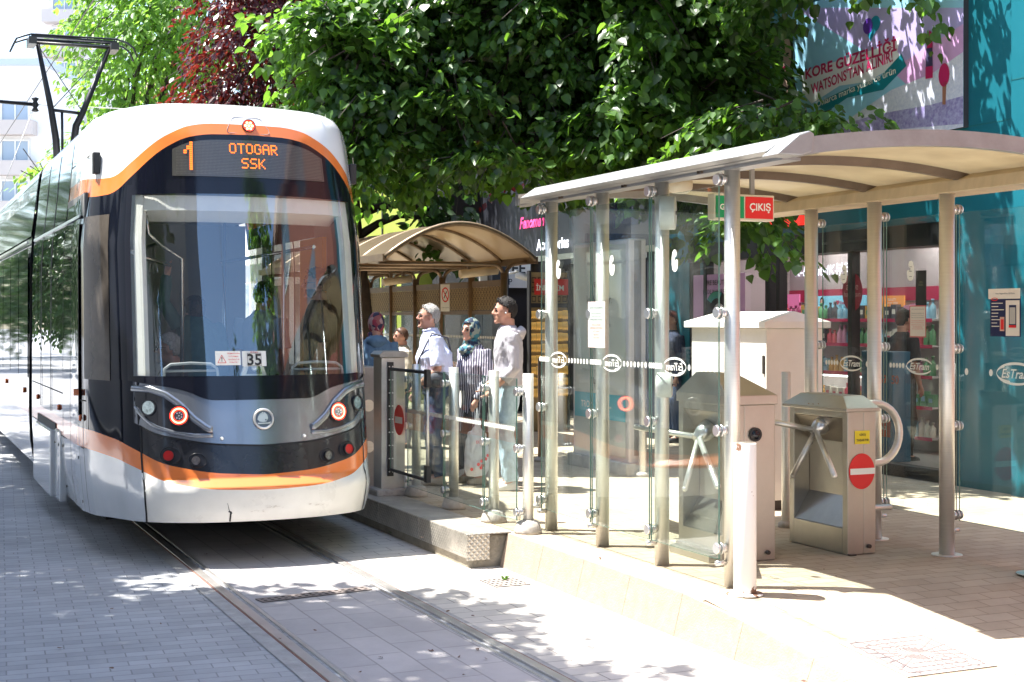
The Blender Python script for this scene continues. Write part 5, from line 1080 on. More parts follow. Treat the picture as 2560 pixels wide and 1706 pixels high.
# shelves and products
shelfm = mat('shelf_white', (.72, .70, .68), .4)
sv0, sv1 = at(2390, 900)[0], at(1720, 900)[0]
unit = thing('product_shelf', 'long white shelf wall full of cosmetics inside the teal shop', 'shelf', (u1_, sv0, PZ))
mb = MB(); SZ = [.45, .80, 1.15, 1.50, 1.80]
mb.box(u1_, u1_+.03, sv0, sv1, PZ+.02, 2.0)
for z in SZ: mb.box(u1_-.34, u1_, sv0, sv1, z-.02, z)
mb.obj('shelf_boards', shelfm, unit)
mb = MB(); 
for z in SZ: mb.box(u1_-.347, u1_-.34, sv0, sv1, z-.035, z+.005)
mb.obj('price_rail', crt, unit)
mb = MB(); mb.box(u1_-.3, u1_-.27, sv0+1.0, sv1, 1.085, 1.10); mb.obj('shelf_lamp', mat('lit_strip', (1, 1, 1), .5, emis=(1, .95, .95), estr=3), unit)
random.seed(12); pcols = [(.7, .1, .15), (.8, .75, .72), (.15, .35, .5), (.8, .45, .12), (.1, .1, .12), (.75, .35, .5), (.15, .4, .2), (.85, .82, .7), (.45, .08, .2), (.3, .55, .7)]
pm = [mat('product_%s' % n, c, .35) for n, c in zip(('red', 'cream', 'blue', 'orange', 'black', 'pink', 'green', 'ivory', 'wine', 'sky'), pcols)]
names_ = ('red', 'cream', 'blue', 'orange', 'black', 'pink', 'green', 'ivory', 'wine', 'sky'); protos = {}
def prodproto(ci, kind):
    key = (ci, kind)
    if key not in protos:
        mb = MB()
        if kind == 'box': mb.box(-.035, .035, -.05, .05, 0, .15); mb.box(-.0355, .0, -.03, .03, .05, .10, 1)
        else: mb.lathe([(.035, 0), (.038, .01), (.036, .12), (.014, .14), (.014, .17), (.018, .17), (.018, .19)], (0, 0, 0), 10)
        protos[key] = mb.obj('cosmetics_box' if kind == 'box' else 'cosmetics_bottle', [pm[ci], pm[(ci+3) % 10]]); return protos[key], True
    return protos[key], False
np_ = 0
for si, z in enumerate(SZ):
    v = sv0+.06
    while v < sv1-.05:
        if v > PU(2070, 900, u1_)[0] and z < 1.3: v += .3; continue
        if np_ > 230: break
        ci = random.randrange(10); kind = random.choice(('box', 'bottle')); w = .115 if kind == 'box' else .09
        for q in range(random.randint(2, 3)):
            o, new = prodproto(ci, kind)
            if not new: o = o.copy(); COL.objects.link(o)
            o.location = UW(u1_-.28, v, z+.002); o.rotation_euler = (0, 0, TH); k = random.uniform(.85, 1.25); o.scale = (1, 1, k)
            tag(o, '%s cosmetics %s standing on the %s shelf inside the teal shop' % (names_[ci], kind, ('lowest', 'second', 'middle', 'fourth', 'top')[si]), kind, 'cosmetics on the shelves'); v += w+random.uniform(0, .02); np_ += 1
            if v > sv1-.05: break
# window stickers and posters
pk = PU(1733, 685, FU_S+.05); pk2 = PU(1833, 685, FU_S+.05)
t = thing('window_poster', 'pink beauty poster with a dark haired face in the shop window', 'poster', (FU_S, (pk[0]+pk2[0])/2, 1.5))
mb = MB(); c = (FU_S+.02, (pk[0]+pk2[0])/2-.15, 1.55); wv = abs(pk[0]-pk2[0])/2+.15
put2d(mb, *rect2(-wv, wv, -.95, .79), c, '-u', 0, .0); mb.obj('poster_sheet', mat('lilac_poster', (.62, .36, .58), .4), t)
mb = MB(); lettering(mb, 'PURE BEAUTY', (c[0], c[1]+.05, c[2]+.69), '-u', .78, .06, m=0, off=.004, bold=.01); lettering(mb, 'MADE IN KOREA', (c[0], c[1]+.05, c[2]+.58), '-u', .60, .05, m=0, off=.004)
V, Fc = ellipse2(.26, .22, 30, cx=0, cy=-.05); c = (c[0], c[1], c[2]+.40); put2d(mb, V, Fc, (c[0], c[1], c[2]+.02), '-u', 0, .004); V, Fc = ellipse2(.17, .22, 26, cx=.05, cy=-.18); put2d(mb, V, Fc, (c[0], c[1], c[2]), '-u', 1, .006)
V, Fc = ring2(.25, .20, .14, .12, 14, 1.1, 2.6); put2d(mb, V, Fc, (c[0], c[1], c[2]-.02), '-u', 2, .008); put2d(mb, *rect2(-.02, .05, -.16, -.145), (c[0], c[1], c[2]), '-u', 0, .009); V, Fc = ellipse2(.028, .014, 12, cx=.01, cy=-.20); put2d(mb, V, Fc, (c[0], c[1], c[2]), '-u', 0, .009); V, Fc = ellipse2(.028, .014, 12, cx=.14, cy=-.20); put2d(mb, V, Fc, (c[0], c[1], c[2]), '-u', 0, .009)
mb.obj('poster_print', [hair_p, mat('pale_printed_face', (.62, .58, .58), .5), mat('blue_green_print', (.03, .18, .35), .5, col2=(.1, .4, .15), vscale=8)], t)
c_ = PU(2130, 731, FU_S+.05); t = thing('round_window_sticker', 'round wine red sticker on the shop window glass', 'sticker', (FU_S, c_[0], c_[1]))
mb = MB(); V, Fc = ellipse2(.17, .20, 32); put2d(mb, V, Fc, (FU_S+.055, c_[0], c_[1]), '-u', 0, 0); lettering(mb, 'anne', (FU_S+.055, c_[0]-.0, c_[1]+.05), '-u', .2, .05, m=1, off=.003); lettering(mb, 'harikasın', (FU_S+.055, c_[0], c_[1]-.02), '-u', .28, .055, m=1, off=.003); put2d(mb, *rect2(-.04, .02, -.15, -.08), (FU_S+.055, c_[0], c_[1]), '-u', 2, .003); mb.obj('sticker_print', [mat('wine_sticker', (.35, .03, .06), .4), mat('pink_ink', (.7, .4, .4), .5), mat('olive_ink', (.4, .42, .1), .5)], t)
c_ = PU(2272, 722, FU_S+.05); t = thing('window_banner', 'narrow black hanging banner in the shop window', 'banner', (FU_S, c_[0], c_[1])); mb = MB(); put2d(mb, *rect2(-.08, .08, -.18, .18), (FU_S+.2, c_[0], c_[1]), '-u', 0, 0); lettering(mb, 'YEN\nÖNER', (FU_S+.2, c_[0], c_[1]+.05), '-u', .07, .12, m=1, off=.003); mb.obj('banner_cloth', [black, mat('olive_text', (.3, .28, .12), .6)], t)
t = thing('promotion_stand', 'blue and orange cosmetics stand inside the shop by the door', 'stand', (7.3, at(2200, 900, 7.3)[0], PZ)); vv = at(2150, 900, 7.3)[0]
mb = MB(); mb.box(7.3, 7.55, vv-.55, vv-.02, PZ+.02, 1.45); mb.obj('stand_body', mat('stand_blue', (.04, .16, .26), .4), t, bevel=.01)
mb = MB()
for k in range(3): lettering(mb, ('EN KAÇIRILMAZ', '69', '50')[k], (7.3, vv-(.28 if k == 0 else .2+.2*k), .62 if k == 0 else 1.15-.0*k), '-u', .36 if k == 0 else .12, .12, m=0 if k == 0 else 1, off=.004, bold=.02)
put2d(mb, *rect2(-.24, .24, -.09, .09), (7.3, vv-.28, .62), '-u', 1, .002); mb.obj('stand_print', [sticker, mat('stand_orange', (.6, .14, .07), .5)], t)
# billboard
vb0, zb0 = PU(2409, 318, FU_S-.06); vb1, _ = PU(1850, 318, FU_S-.06); zbt = zb0+1.62; W2 = (vb1-vb0)/2; vm_ = (vb0+vb1)/2; zm = (zb0+zbt)/2; H2 = (zbt-zb0)/2; print('billboard', W2*2, H2*2, zb0)
bb = thing('billboard', 'large pink and blue beauty billboard on the teal facade', 'billboard', (FU_S, vm_, zb0))
mb = MB(); mb.box(FU_S-.06, FU_S-.002, vb0, vb1, zb0, zbt); mb.obj('billboard_panel', mat('billboard_edge', (.05, .05, .06), .5), bb)
def BP(px, py): v, z = PU(px, py, FU_S-.06); return (-(v-vm_), z-zm)
def bq(mb, pts, m, off): V = [BP(*p) for p in pts]; put2d(mb, V, [tuple(range(len(V)))], (FU_S-.06, vm_, zm), '-u', m, off)
mb = MB(); 
put2d(mb, *rect2(-W2, W2, -H2, H2), (FU_S-.06, vm_, zm), '-u', 0, .002)
bq(mb, [(1985, 20), (2409, 20), (2409, 130), (2270, 215), (2200, 150)], 1, .003); bq(mb, [(2409, 60), (2409, 150), (2290, 235), (2230, 175)], 2, .004)
bq(mb, [(2409, 318), (2409, 130), (2330, 185), (2230, 225), (2120, 300), (2060, 345), (2340, 332)], 3, .005)
bq(mb, [(1990, 345), (2409, 310), (2409, 240), (2330, 262), (2200, 285)], 4, .006)
bq(mb, [(2007, 180), (2200, 120), (2232, 100), (2250, 95), (2245, 130), (2262, 152), (2170, 205), (2100, 215), (2030, 260), (2007, 232)], 5, .007)
bq(mb, [(2036, 262), (2120, 222), (2200, 195), (2255, 135), (2268, 165), (2210, 225), (2120, 245), (2070, 280)], 6, .009)
# woman with long dark hair, lipstick, brush
bq(mb, [(1925, 245), (1932, 180), (1940, 110), (1952, 75), (1972, 75), (1984, 110), (1985, 190), (1995, 235), (1985, 262), (1930, 262)], 7, .008)
V, Fc = ellipse2(1, 1, 20); cx, cy = BP(1965, 140); rx = abs(BP(1950, 140)[0]-cx); ry = abs(BP(1965, 190)[1]-cy); put2d(mb, [(cx+x*rx, cy+y*ry) for x, y in V], Fc, (FU_S-.06, vm_, zm), '-u', 8, .010)
bq(mb, [(1956, 185), (1974, 185), (1970, 235), (1958, 230)], 8, .0095); cx, cy = BP(1964, 170); put2d(mb, [(cx+x*.045, cy+y*.022) for x, y in V], Fc, (FU_S-.06, vm_, zm), '-u', 9, .012)
for ex in (1958, 1971): cx, cy = BP(ex, 135); put2d(mb, [(cx+x*.03, cy+y*.012) for x, y in V], Fc, (FU_S-.06, vm_, zm), '-u', 7, .012)
bq(mb, [(2318, 195), (2332, 193), (2334, 85), (2326, 76), (2320, 88)], 9, .010); bq(mb, [(2316, 168), (2334, 165), (2334, 195), (2316, 198)], 9, .011); bq(mb, [(2318, 122), (2333, 119), (2334, 165), (2317, 168)], 10, .012)
cx, cy = BP(2362, 188); put2d(mb, [(cx+x*.075, cy+y*.11) for x, y in V], Fc, (FU_S-.06, vm_, zm), '-u', 9, .010); bq(mb, [(2358, 205), (2368, 205), (2366, 262), (2358, 262)], 11, .010)
for px, py, s_ in ((2172, 66, 13), (2190, 60, 12)):
    cx, cy = BP(px, py); put2d(mb, [(cx+x*.08, cy+y*.08) for x, y in V], Fc, (FU_S-.06, vm_, zm), '-u', 12 if px < 2180 else 13, .011)
bq(mb, [(2164, 72), (2198, 66), (2178, 104)], 13, .0105)
def btext(s_, pa, pb, h, m, **k):
    a_ = BP(*pa); b_ = BP(*pb); l = math.hypot(b_[0]-a_[0], b_[1]-a_[1]); tl = math.atan2(b_[1]-a_[1], b_[0]-a_[0]); V, Fc = textgeo(s_, 1.0, **k)
    x0 = min(p[0] for p in V); x1 = max(p[0] for p in V); y0 = min(p[1] for p in V); y1 = max(p[1] for p in V)
    V = [((x-(x0+x1)/2)*l/(x1-x0), (y-(y0+y1)/2)*h/(y1-y0)) for x, y in V]; c_, s2 = math.cos(tl), math.sin(tl); mx, my = (a_[0]+b_[0])/2, (a_[1]+b_[1])/2
    put2d(mb, [(mx+x*c_-y*s2, my+x*s2+y*c_) for x, y in V], Fc, (FU_S-.06, vm_, zm), '-u', m, .014)
btext('KORE GÜZELLİĞİ', (2016, 182), (2244, 108), .155, 9, bold=.03); btext("WATSONS'TAN ALINIR!", (2030, 224), (2234, 140), .115, 9, bold=.02); btext('Onlarca marka yüzlerce ürün', (2044, 264), (2242, 178), .09, 14, bold=.01)
mb.obj('billboard_print', [mat('bb_blue', (.30, .60, .80), .35), mat('bb_violet', (.46, .40, .74), .35), mat('bb_magenta', (.62, .36, .66), .35), mat('bb_tile', (.52, .56, .72), .35, col2=(.75, .76, .86), vscale=30), mat('bb_purple_floor', (.20, .15, .42), .4, col2=(.5, .5, .7), vscale=25), mat('bb_white', (.82, .85, .90), .35), mat('bb_teal', (.01, .20, .26), .4), hair_p, skin_p, mat('bb_crimson', (.50, .02, .12), .4), mat('bb_dark_tube', (.06, .05, .12), .3), mat('bb_gold', (.35, .16, .1), .4), mat('bb_heart_violet', (.10, .03, .35), .4), mat('bb_heart_teal', (.02, .25, .40), .4), sticker], bb)
# red light/sign fragment above the shop
c_ = PU(1955, 555, FU_S-.1); t = thing('red_shop_sign', 'small bright red sign under the leaves above the shop front', 'sign', (FU_S, c_[0], c_[1])); mb = MB(); mb.box(FU_S-.1, FU_S-.002, c_[0]-.35, c_[0]+.35, c_[1]-.05, c_[1]+.05); mb.obj('sign_face', mat('bright_red', (.75, .03, .02), .4, emis=(.8, .03, .02), estr=.4), t, bevel=.01); mb = MB(); mb.box(FU_S-.02, FU_S-.001, c_[0]-.37, c_[0]+.37, c_[1]-.065, c_[1]+.065); mb.obj('sign_back', darkmetal, t)
# ---- accessory shop
def facade(name, label, cat, u, v0, v1, h, m, parts=()):
    t = thing(name, label, cat, (u, v0, PZ)); mb = MB()
    mb.box(u, u+4, v0, v1, PZ, h); mb.obj('wall', m, t); return t
vA = 11.8
acc = thing('accessory_shop', 'dark fronted accessory shop with pink neon lettering', 'shop', (FU_S, vL, PZ))
mb = MB(); mb.box(FU_S+.0, FU_S+.3, vL+.06, vA, 2.75, 9.5); mb.box(FU_S+1.6, FU_S+1.8, vL+.06, vA, PZ, 2.75); mb.box(FU_S, FU_S+.3, vL+.06, vL+.5, PZ, 2.75); mb.box(FU_S, FU_S+.3, vA-.4, vA, PZ, 2.75); mb.obj('dark_wall', mat('charcoal_facade', (.02, .022, .03), .5), acc)
mb = MB(); mb.box(FU_S-.05, FU_S, vL+.1, vA, 2.68, 2.76); mb.obj('shutter_box', steel_dull, acc)
def sign3(t, nm, txt, p0, p1, h, m, v, **k):
    a_ = PV(*p0, v); b_ = PV(*p1, v); mb = MB(); V, Fc = textgeo(txt, 1.0, **k); w = b_[0]-a_[0]; tl = math.atan2(b_[1]-a_[1], w)
    put2d(mb, V, Fc, ((a_[0]+b_[0])/2, v, (a_[1]+b_[1])/2), '-v', 0, .0, fit=None if False else (w, h), tilt=tl); return mb.obj(nm, m, t)
neon = mat('pink_neon', (.9, .1, .3), .5, emis=(.8, .05, .22), estr=.55)
a_ = PU(1286, 600, FU_S-.05); b_ = PU(1372, 612, FU_S-.05)
mb = MB(); lettering(mb, 'Fenomen', (FU_S-.01, (a_[0]+b_[0])/2, 3.30), '-u', abs(a_[0]-b_[0])*.72, .45, m=0, off=.03, bold=.03, shear=.3); mb.obj('neon_lettering', neon, acc)
a_ = PU(1340, 625, FU_S-.05); b_ = PU(1420, 625, FU_S-.05)
mb = MB(); lettering(mb, 'Accessories', (FU_S-.01, (a_[0]+b_[0])/2, 2.93), '-u', abs(a_[0]-b_[0])*1.0, .22, m=0, off=.03, bold=.03); mb.obj('white_lettering', lw, acc)
# jewellery rack standing in front
vj = PU(1370, 800, 5.9)[0]; uj0, _ = PV(1326, 850, vj); uj1, _ = PV(1418, 850, vj)
rk = thing('jewellery_rack', 'black rack hung with golden jewellery cards at the accessory shop', 'display rack', ((uj0+uj1)/2, vj, PZ)); mb = MB()
mb.box(uj0, uj1, vj, vj+.04, PZ, 2.45); mb.obj('rack_panel', mat('rack_back', (.30, .22, .10), .6), rk)
mb = MB(); ww_ = uj1-uj0
for r_ in range(3):
    for q in range(6):
        cx = uj0+ww_*(q+.5)/6; cz = 2.08+.13*r_; V, Fc = ring2(ww_/13, .055, ww_/18, .038, 4, .785, .785+6.283); put2d(mb, V, Fc, (cx, vj-.01, cz), '-v', 0, .004)
mb.box(uj0-.03, uj0, vj-.03, vj+.05, PZ, 2.47); mb.box(uj1, uj1+.03, vj-.03, vj+.05, PZ, 2.47); mb.box(uj0, uj1, vj-.012, vj-.002, 1.96, 2.02)
mb.obj('fretwork', black, rk)
t = thing('sale_sign', 'red discount sign on the jewellery rack', 'sign', ((uj0+uj1)/2, vj, 2.2)); mb = MB(); cz = PV(1370, 718, vj)[1]; put2d(mb, *rect2(-ww_*.42, ww_*.5, -.11, .11), ((uj0+uj1)/2, vj-.03, cz), '-v', 0, 0); lettering(mb, 'İNDİRİM', ((uj0+uj1)/2, vj-.03, cz), '-v', ww_*.75, .15, m=1, off=.004, bold=.02); mb.obj('sign_face', [mat('sale_red', (.62, .03, .02), .4), sticker], t); mb = MB(); mb.box((uj0+uj1)/2-.01, (uj0+uj1)/2+.01, vj-.029, vj-.012, cz-.02, cz+.14); mb.obj('sign_hook', black, t)
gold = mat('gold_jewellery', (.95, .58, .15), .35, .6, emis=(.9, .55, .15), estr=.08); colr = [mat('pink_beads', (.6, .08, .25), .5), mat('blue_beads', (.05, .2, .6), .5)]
random.seed(8); first = None
for r_ in range(8):
    for q in range(7):
        cx = uj0+ww_*(q+.5)/7; cz = 1.86-.155*r_
        if first is None:
            mb = MB(); mb.box(-.024, .024, -.008, .0, .045, .055)
            for s_ in range(5): mb.tube([(-.02+.01*s_, -.01, .05), (-.02+.01*s_+.003, -.014, -.01), (-.02+.01*s_, -.012, -.055+.008*(s_ % 2))], .0036, 5)
            first = mb.obj('jewellery_card', gold); o = first
        else: o = first.copy(); COL.objects.link(o)
        o.location = UW(cx, vj-.012, cz); o.rotation_euler = (0, 0, TH); o.scale = (ww_/7/.052, 1, random.uniform(.9, 1.15)); tag(o, 'golden jewellery card in the rows hanging on the jewellery rack', 'jewellery', 'jewellery cards on the rack')
cm = PV(1295, 692, 10.5); t = thing('security_camera', 'small white security camera on the dark shop corner', 'camera', (cm[0], 10.5, cm[1])); mb = MB(); mb.tube([(cm[0]-.15, 10.5, cm[1]+.05), (cm[0]-.05, 10.4, cm[1]+.08), (cm[0], 10.4, cm[1]+.03)], .02, 8); mb.obj('bracket', whitep, t); mb = MB(); mb.tube([(cm[0]-.05, 10.45, cm[1]+.03), (cm[0]+.16, 10.25, cm[1]-.05)], .055, 12); mb.obj('camera_body', whitep, t)
# ---- cafe with block letters, lime facade, white and red shops further on
cafe = thing('cafe', 'black cafe front with white block lettering behind the bronze shelter', 'shop', (FU_S, 12.0, PZ))
mb = MB(); mb.box(FU_S-.0, FU_S+3, vA+.02, 14.2, PZ, 9); mb.obj('wall', mat('cafe_black', (.02, .02, .022), .6), cafe)
vq = 11.9; a_ = PV(1142, 560, vq); b_ = PV(1262, 545, vq); mb = MB(); mb.box(a_[0]-.2, b_[0]+1.0, vq, vq+.15, a_[1]-.35, a_[1]+.75); mb.obj('sign_board', mat('cafe_board', (.015, .015, .018), .6), cafe)
mb = MB(); lettering(mb, 'SHAKESBEER', ((a_[0]+b_[0])/2+.25, vq, a_[1]+.05), '-v', (b_[0]-a_[0])*1.45, 9, m=0, off=.01, bold=.02); o_ = mb.obj('block_lettering', sticker, cafe)
c1 = PV(1150, 700, 12.5); c2 = PV(1250, 690, 12.5); mb = MB(); mb.box(c1[0], c2[0]+.3, 11.6, 11.66, c1[1]-.15, c1[1]+.35); mb.obj('menu_board', sticker, cafe)
mb = MB(); lettering(mb, 'COFFEE', ((c1[0]+c2[0])/2, 11.6, c1[1]+.18), '-v', .9, .2, off=.005, bold=.02); lettering(mb, 'KASAP', ((c1[0]+c2[0])/2, 11.6, c1[1]-.05), '-v', .6, .1, off=.005); mb.obj('menu_lettering', ink, cafe)
teal2 = mat('green_awning', (.02, .35, .22), .5); d1 = PV(1150, 520, 12.2); d2 = PV(1235, 480, 12.2); mb = MB(); mb.box(d1[0], d2[0]+.6, 12.2, 12.3, d1[1], d2[1]+.2); tag(mb.obj('green_sign_panel', teal2, org=(d1[0], 12.2, d1[1])), 'green sign panel above the block letters behind leaves', 'sign')
lime = mat('lime_cladding', (.30, .36, .05), .45, var=.08); lm = facade('lime_building', 'lime green clad building behind the bronze shelter roof', 'building', FU_S-.2, 14.4, 18.6, 9, lime)
mb = MB()
for i in range(4): mb.box(FU_S-.215, FU_S-.2, 14.6+i*1.0, 15.3+i*1.0, .5, 2.7); mb.box(FU_S-.215, FU_S-.2, 14.6+i*1.0, 15.3+i*1.0, 4.9, 6.3)
mb.obj('window', mat('dark_window', (.03, .035, .04), .1, coat=.5), lm)
mb = MB(); mb.box(FU_S-.22, FU_S-.2, 14.4, 18.6, 3.15, 3.22); mb.box(FU_S-.22, FU_S-.2, 14.4, 18.6, 4.45, 4.52); mb.box(FU_S-.22, FU_S-.2, 16.4, 16.46, .5, 9); mb.obj('cladding_joint', darkmetal, lm)
whb = facade('white_shop', 'white fronted shop with a white awning beyond the lime building', 'shop', FU_S-.6, 18.9, 25, 3.4, mat('white_render', (.70, .68, .64), .7)); mb = MB(); mb.box(FU_S-1.2, FU_S-.6, 18.9, 25, 2.7, 3.1); mb.obj('white_awning', whitep, whb); mb = MB(); mb.box(FU_S-.615, FU_S-.6, 19.4, 21.5, .4, 2.6); mb.box(FU_S-.615, FU_S-.6, 22, 24.6, .4, 2.6); mb.obj('window', mat('dark_window', (0, 0, 0)), whb)
rdb = thing('red_kiosk', 'red kiosk beyond the headscarved woman beside the tram', 'kiosk', (4, 22, PZ)); ru0, _ = PV(880, 730, 21); ru1, _ = PV(938, 730, 21); mb = MB(); mb.box(ru0, ru1, 21, 22.5, PZ, 3.3); mb.obj('kiosk_body', mat('kiosk_red', (.50, .02, .02), .45), rdb, bevel=.02); mb = MB(); mb.box(ru0+.1, ru1-.1, 20.985, 21, 1.2, 2.2); mb.obj('kiosk_window', mat('dark_window', (0, 0, 0)), rdb)
# blocks above the shops and beyond
def wn_(t, x0, x1, y0, y1, z0, z1):
    m_ = MB(); m_.box(x0, x1, y0, y1, z0, z1); w_ = m_.obj('window', mat('blue_window', (.16, .22, .28), .1, coat=.5), t); m_ = MB()
    if x1-x0 < .05: m_.box(x0-.04, x0-.001, y0-.06, y1+.06, z0-.08, z0-.001)
    else: m_.box(x0-.06, x1+.06, y0-.04, y0-.001, z0-.08, z0-.001)
    m_.obj('sill', whitep, w_)
def block(name, label, u0, u1, v0, v1, h, m, fl=3.2, w=1.7, bays=4.2, face='both', bal=False, z0=PZ, ang=None):
    t = thing(name, label, 'building', (u0, v0, z0)); mb = MB(); mb.box(u0, u1, v0, v1, z0, h); mb.obj('wall', m, t)
    mb = MB(); mf = MB(); mbal = MB(); z = z0+1.0
    while z+1.8 < h:
        v = v0+.8
        while v+w < v1: 
            wn_(t, u0-.01, u0, v, v+w, z, z+1.5); v += bays
        u = u0+.8
        while u+w < u1: 
            wn_(t, u, u+w, v0-.01, v0, z, z+1.5)
            if bal: mbal.box(u-.5, u+w+.5, v0-1.1, v0-.02, z-.55, z-.4); mbal.box(u-.5, u+w+.5, v0-1.1, v0-1.05, z-.4, z+.25)
            u += bays
        z += fl
    mb = MB(); mb.box(u0-.3, u1+.3, v0-.3, v1+.3, h, h+.35); mb.obj('roof', mat('roof_edge_pink', (.55, .35, .28), .7), t); return t
cream = mat('cream_render', (.62, .57, .50), .8, var=.06, vscale=1); palew = mat('pale_render', (.74, .73, .72), .8, var=.05, vscale=1)
farw = mat('hazed_far_window', (.30, .37, .46), .15, coat=.5); balm = mat('balcony_beige', (.50, .44, .40), .7)  # far window blue is paled to paint in distance haze
def farblock(name, label, px0, px1, Y, pytop, m, depth=10):
    X0 = (px0-1280)/F*Y; X1 = (px1-1280)/F*Y; h = EYE+(800-pytop)/F*Y; t = thing(name, label, 'building', (X0, Y, 0), world=True)
    W = X1-X0; mb = MB(); mb.box(0, W, 0, depth, 0, h); mb.obj('wall', m, t); mw = MB(); ms = MB(); mbal = MB(); z = 1.5; n_ = max(1, int(W/4.0)); bw_ = W/n_
    while z+2.2 < h:
        for i in range(n_):
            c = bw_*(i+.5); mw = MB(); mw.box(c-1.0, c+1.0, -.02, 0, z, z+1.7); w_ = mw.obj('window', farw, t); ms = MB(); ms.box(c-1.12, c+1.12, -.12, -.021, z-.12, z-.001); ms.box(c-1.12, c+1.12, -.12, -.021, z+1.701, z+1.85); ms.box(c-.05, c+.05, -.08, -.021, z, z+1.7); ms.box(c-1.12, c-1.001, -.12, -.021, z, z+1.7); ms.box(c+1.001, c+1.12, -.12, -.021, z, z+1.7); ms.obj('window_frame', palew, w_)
            if i % 2: ms = MB(); ms.box(c+1.3, c+2.0, -.35, 0, z+.2, z+.75); ms.obj('air_conditioner', palew, t)
            if i % 2 == 0: mbal = MB(); mbal.box(c-1.7, c+1.7, -1.2, -.01, z-1.0, z-.8); mbal.box(c-1.7, c+1.7, -1.2, -1.12, z-.8, z+.1); mbal.box(c-1.7, c-1.62, -1.12, -.01, z-.8, z+.1); mbal.box(c+1.62, c+1.7, -1.12, -.01, z-.8, z+.1); mbal.obj('balcony', balm, t)
        z += 3.1
    mb = MB(); mb.box(-.4, W+.4, -.5, depth+.4, h, h+.5); mb.obj('roof', mat('hazed_blue_roof', (.42, .48, .56), .6), t); return t  # roof edge blue carries painted distance haze
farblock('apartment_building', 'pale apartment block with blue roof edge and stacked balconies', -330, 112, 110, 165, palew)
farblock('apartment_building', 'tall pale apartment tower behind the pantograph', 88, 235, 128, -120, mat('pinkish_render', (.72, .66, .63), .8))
# buildings over the street, seen in glass and giving reflections
block('corner_building', 'tan brick corner building with four storeys across the junction', -9.0, 2.0, -46, -36, 10.0, mat('tan_brick', (.40, .22, .14), .8, var=.15))
block('street_block', 'cream apartment block behind the row of kerb trees', -22.5, -17.5, -14, 34, 11, cream)
block('office_tower', 'very tall dark office tower across the junction', -19, -6.9, -32, -17, 30, mat('dark_tower', (.03, .03, .035), .5), w=1.0)
block('brick_house', 'red brick house adjoining the teal shop wing', 6.4, 11, -16, -2.6, 9.5, mat('red_brick', (.34, .12, .08), .8, var=.15))
block('street_block', 'grey apartment block beyond the red brick house', 9, 16, -40, -12, 11, mat('grey_render', (.40, .39, .38), .8))
block('upper_block', 'beige upper building over the far shops behind the trees', FU_S+4.2, FU_S+9, 15, 60, 13, mat('beige_render', (.50, .43, .36), .8))
block('street_block', 'white apartment block far beyond the red kiosk', 6.2, 10, 26, 60, 10, palew)
# ================================================================== TREES
LT = np.array([(0, 0, 0), (-.36, .10, .05), (-.47, .42, .08), (-.26, .78, .03), (0, 1.06, -.08), (.26, .78, .03), (.47, .42, .08), (.36, .10, .05)])
LTN = np.array([(0, 0, 0), (-.22, .3, .04), (-.24, .6, .04), (0, 1.0, -.05), (.24, .6, .04), (.22, .3, .04)])
def leaf_mesh(name, m, parent, pos, tip, nrm, size, rng, simple=False, broad=True):
    T = LT if broad and not simple else LTN
    n = len(pos); nv = len(T)
    tip = tip/np.linalg.norm(tip, axis=1, keepdims=True); nrm = nrm-tip*np.sum(nrm*tip, axis=1, keepdims=True); nrm /= np.linalg.norm(nrm, axis=1, keepdims=True)+1e-9
    sd = np.cross(tip, nrm); V = pos[:, None, :]+size[:, None, None]*(T[None, :, 0:1]*sd[:, None, :]+T[None, :, 1:2]*tip[:, None, :]+T[None, :, 2:3]*nrm[:, None, :]*(1+rng.uniform(-1.5, 2.0, (n, 1, 1))))
    V = V.reshape(-1, 3)
    Fq = [(0, 4, 3, 2, 1), (0, 7, 6, 5, 4)] if nv == 8 else [(0, 3, 2, 1), (0, 5, 4, 3)]
    L_ = len(Fq[0]); loops = (np.arange(n)[:, None, None]*nv+np.array(Fq)[None]).reshape(-1)
    me = bpy.data.meshes.new(name); me.vertices.add(len(V)); me.vertices.foreach_set('co', V.reshape(-1)); me.loops.add(len(loops)); me.loops.foreach_set('vertex_index', loops.astype(np.int32))
    me.polygons.add(n*2); me.polygons.foreach_set('loop_start', (np.arange(n*2)*L_).astype(np.int32)); me.polygons.foreach_set('loop_total', np.full(n*2, L_, dtype=np.int32))
    me.update(calc_edges=True); me.validate()
    at_ = me.attributes.new('leafv', 'FLOAT', 'POINT'); at_.data.foreach_set('value', np.repeat(rng.uniform(0, 1, n), nv).astype(np.float32))
    me.materials.append(m); o = bpy.data.objects.new(name, me); COL.objects.link(o); o.parent = parent; return o
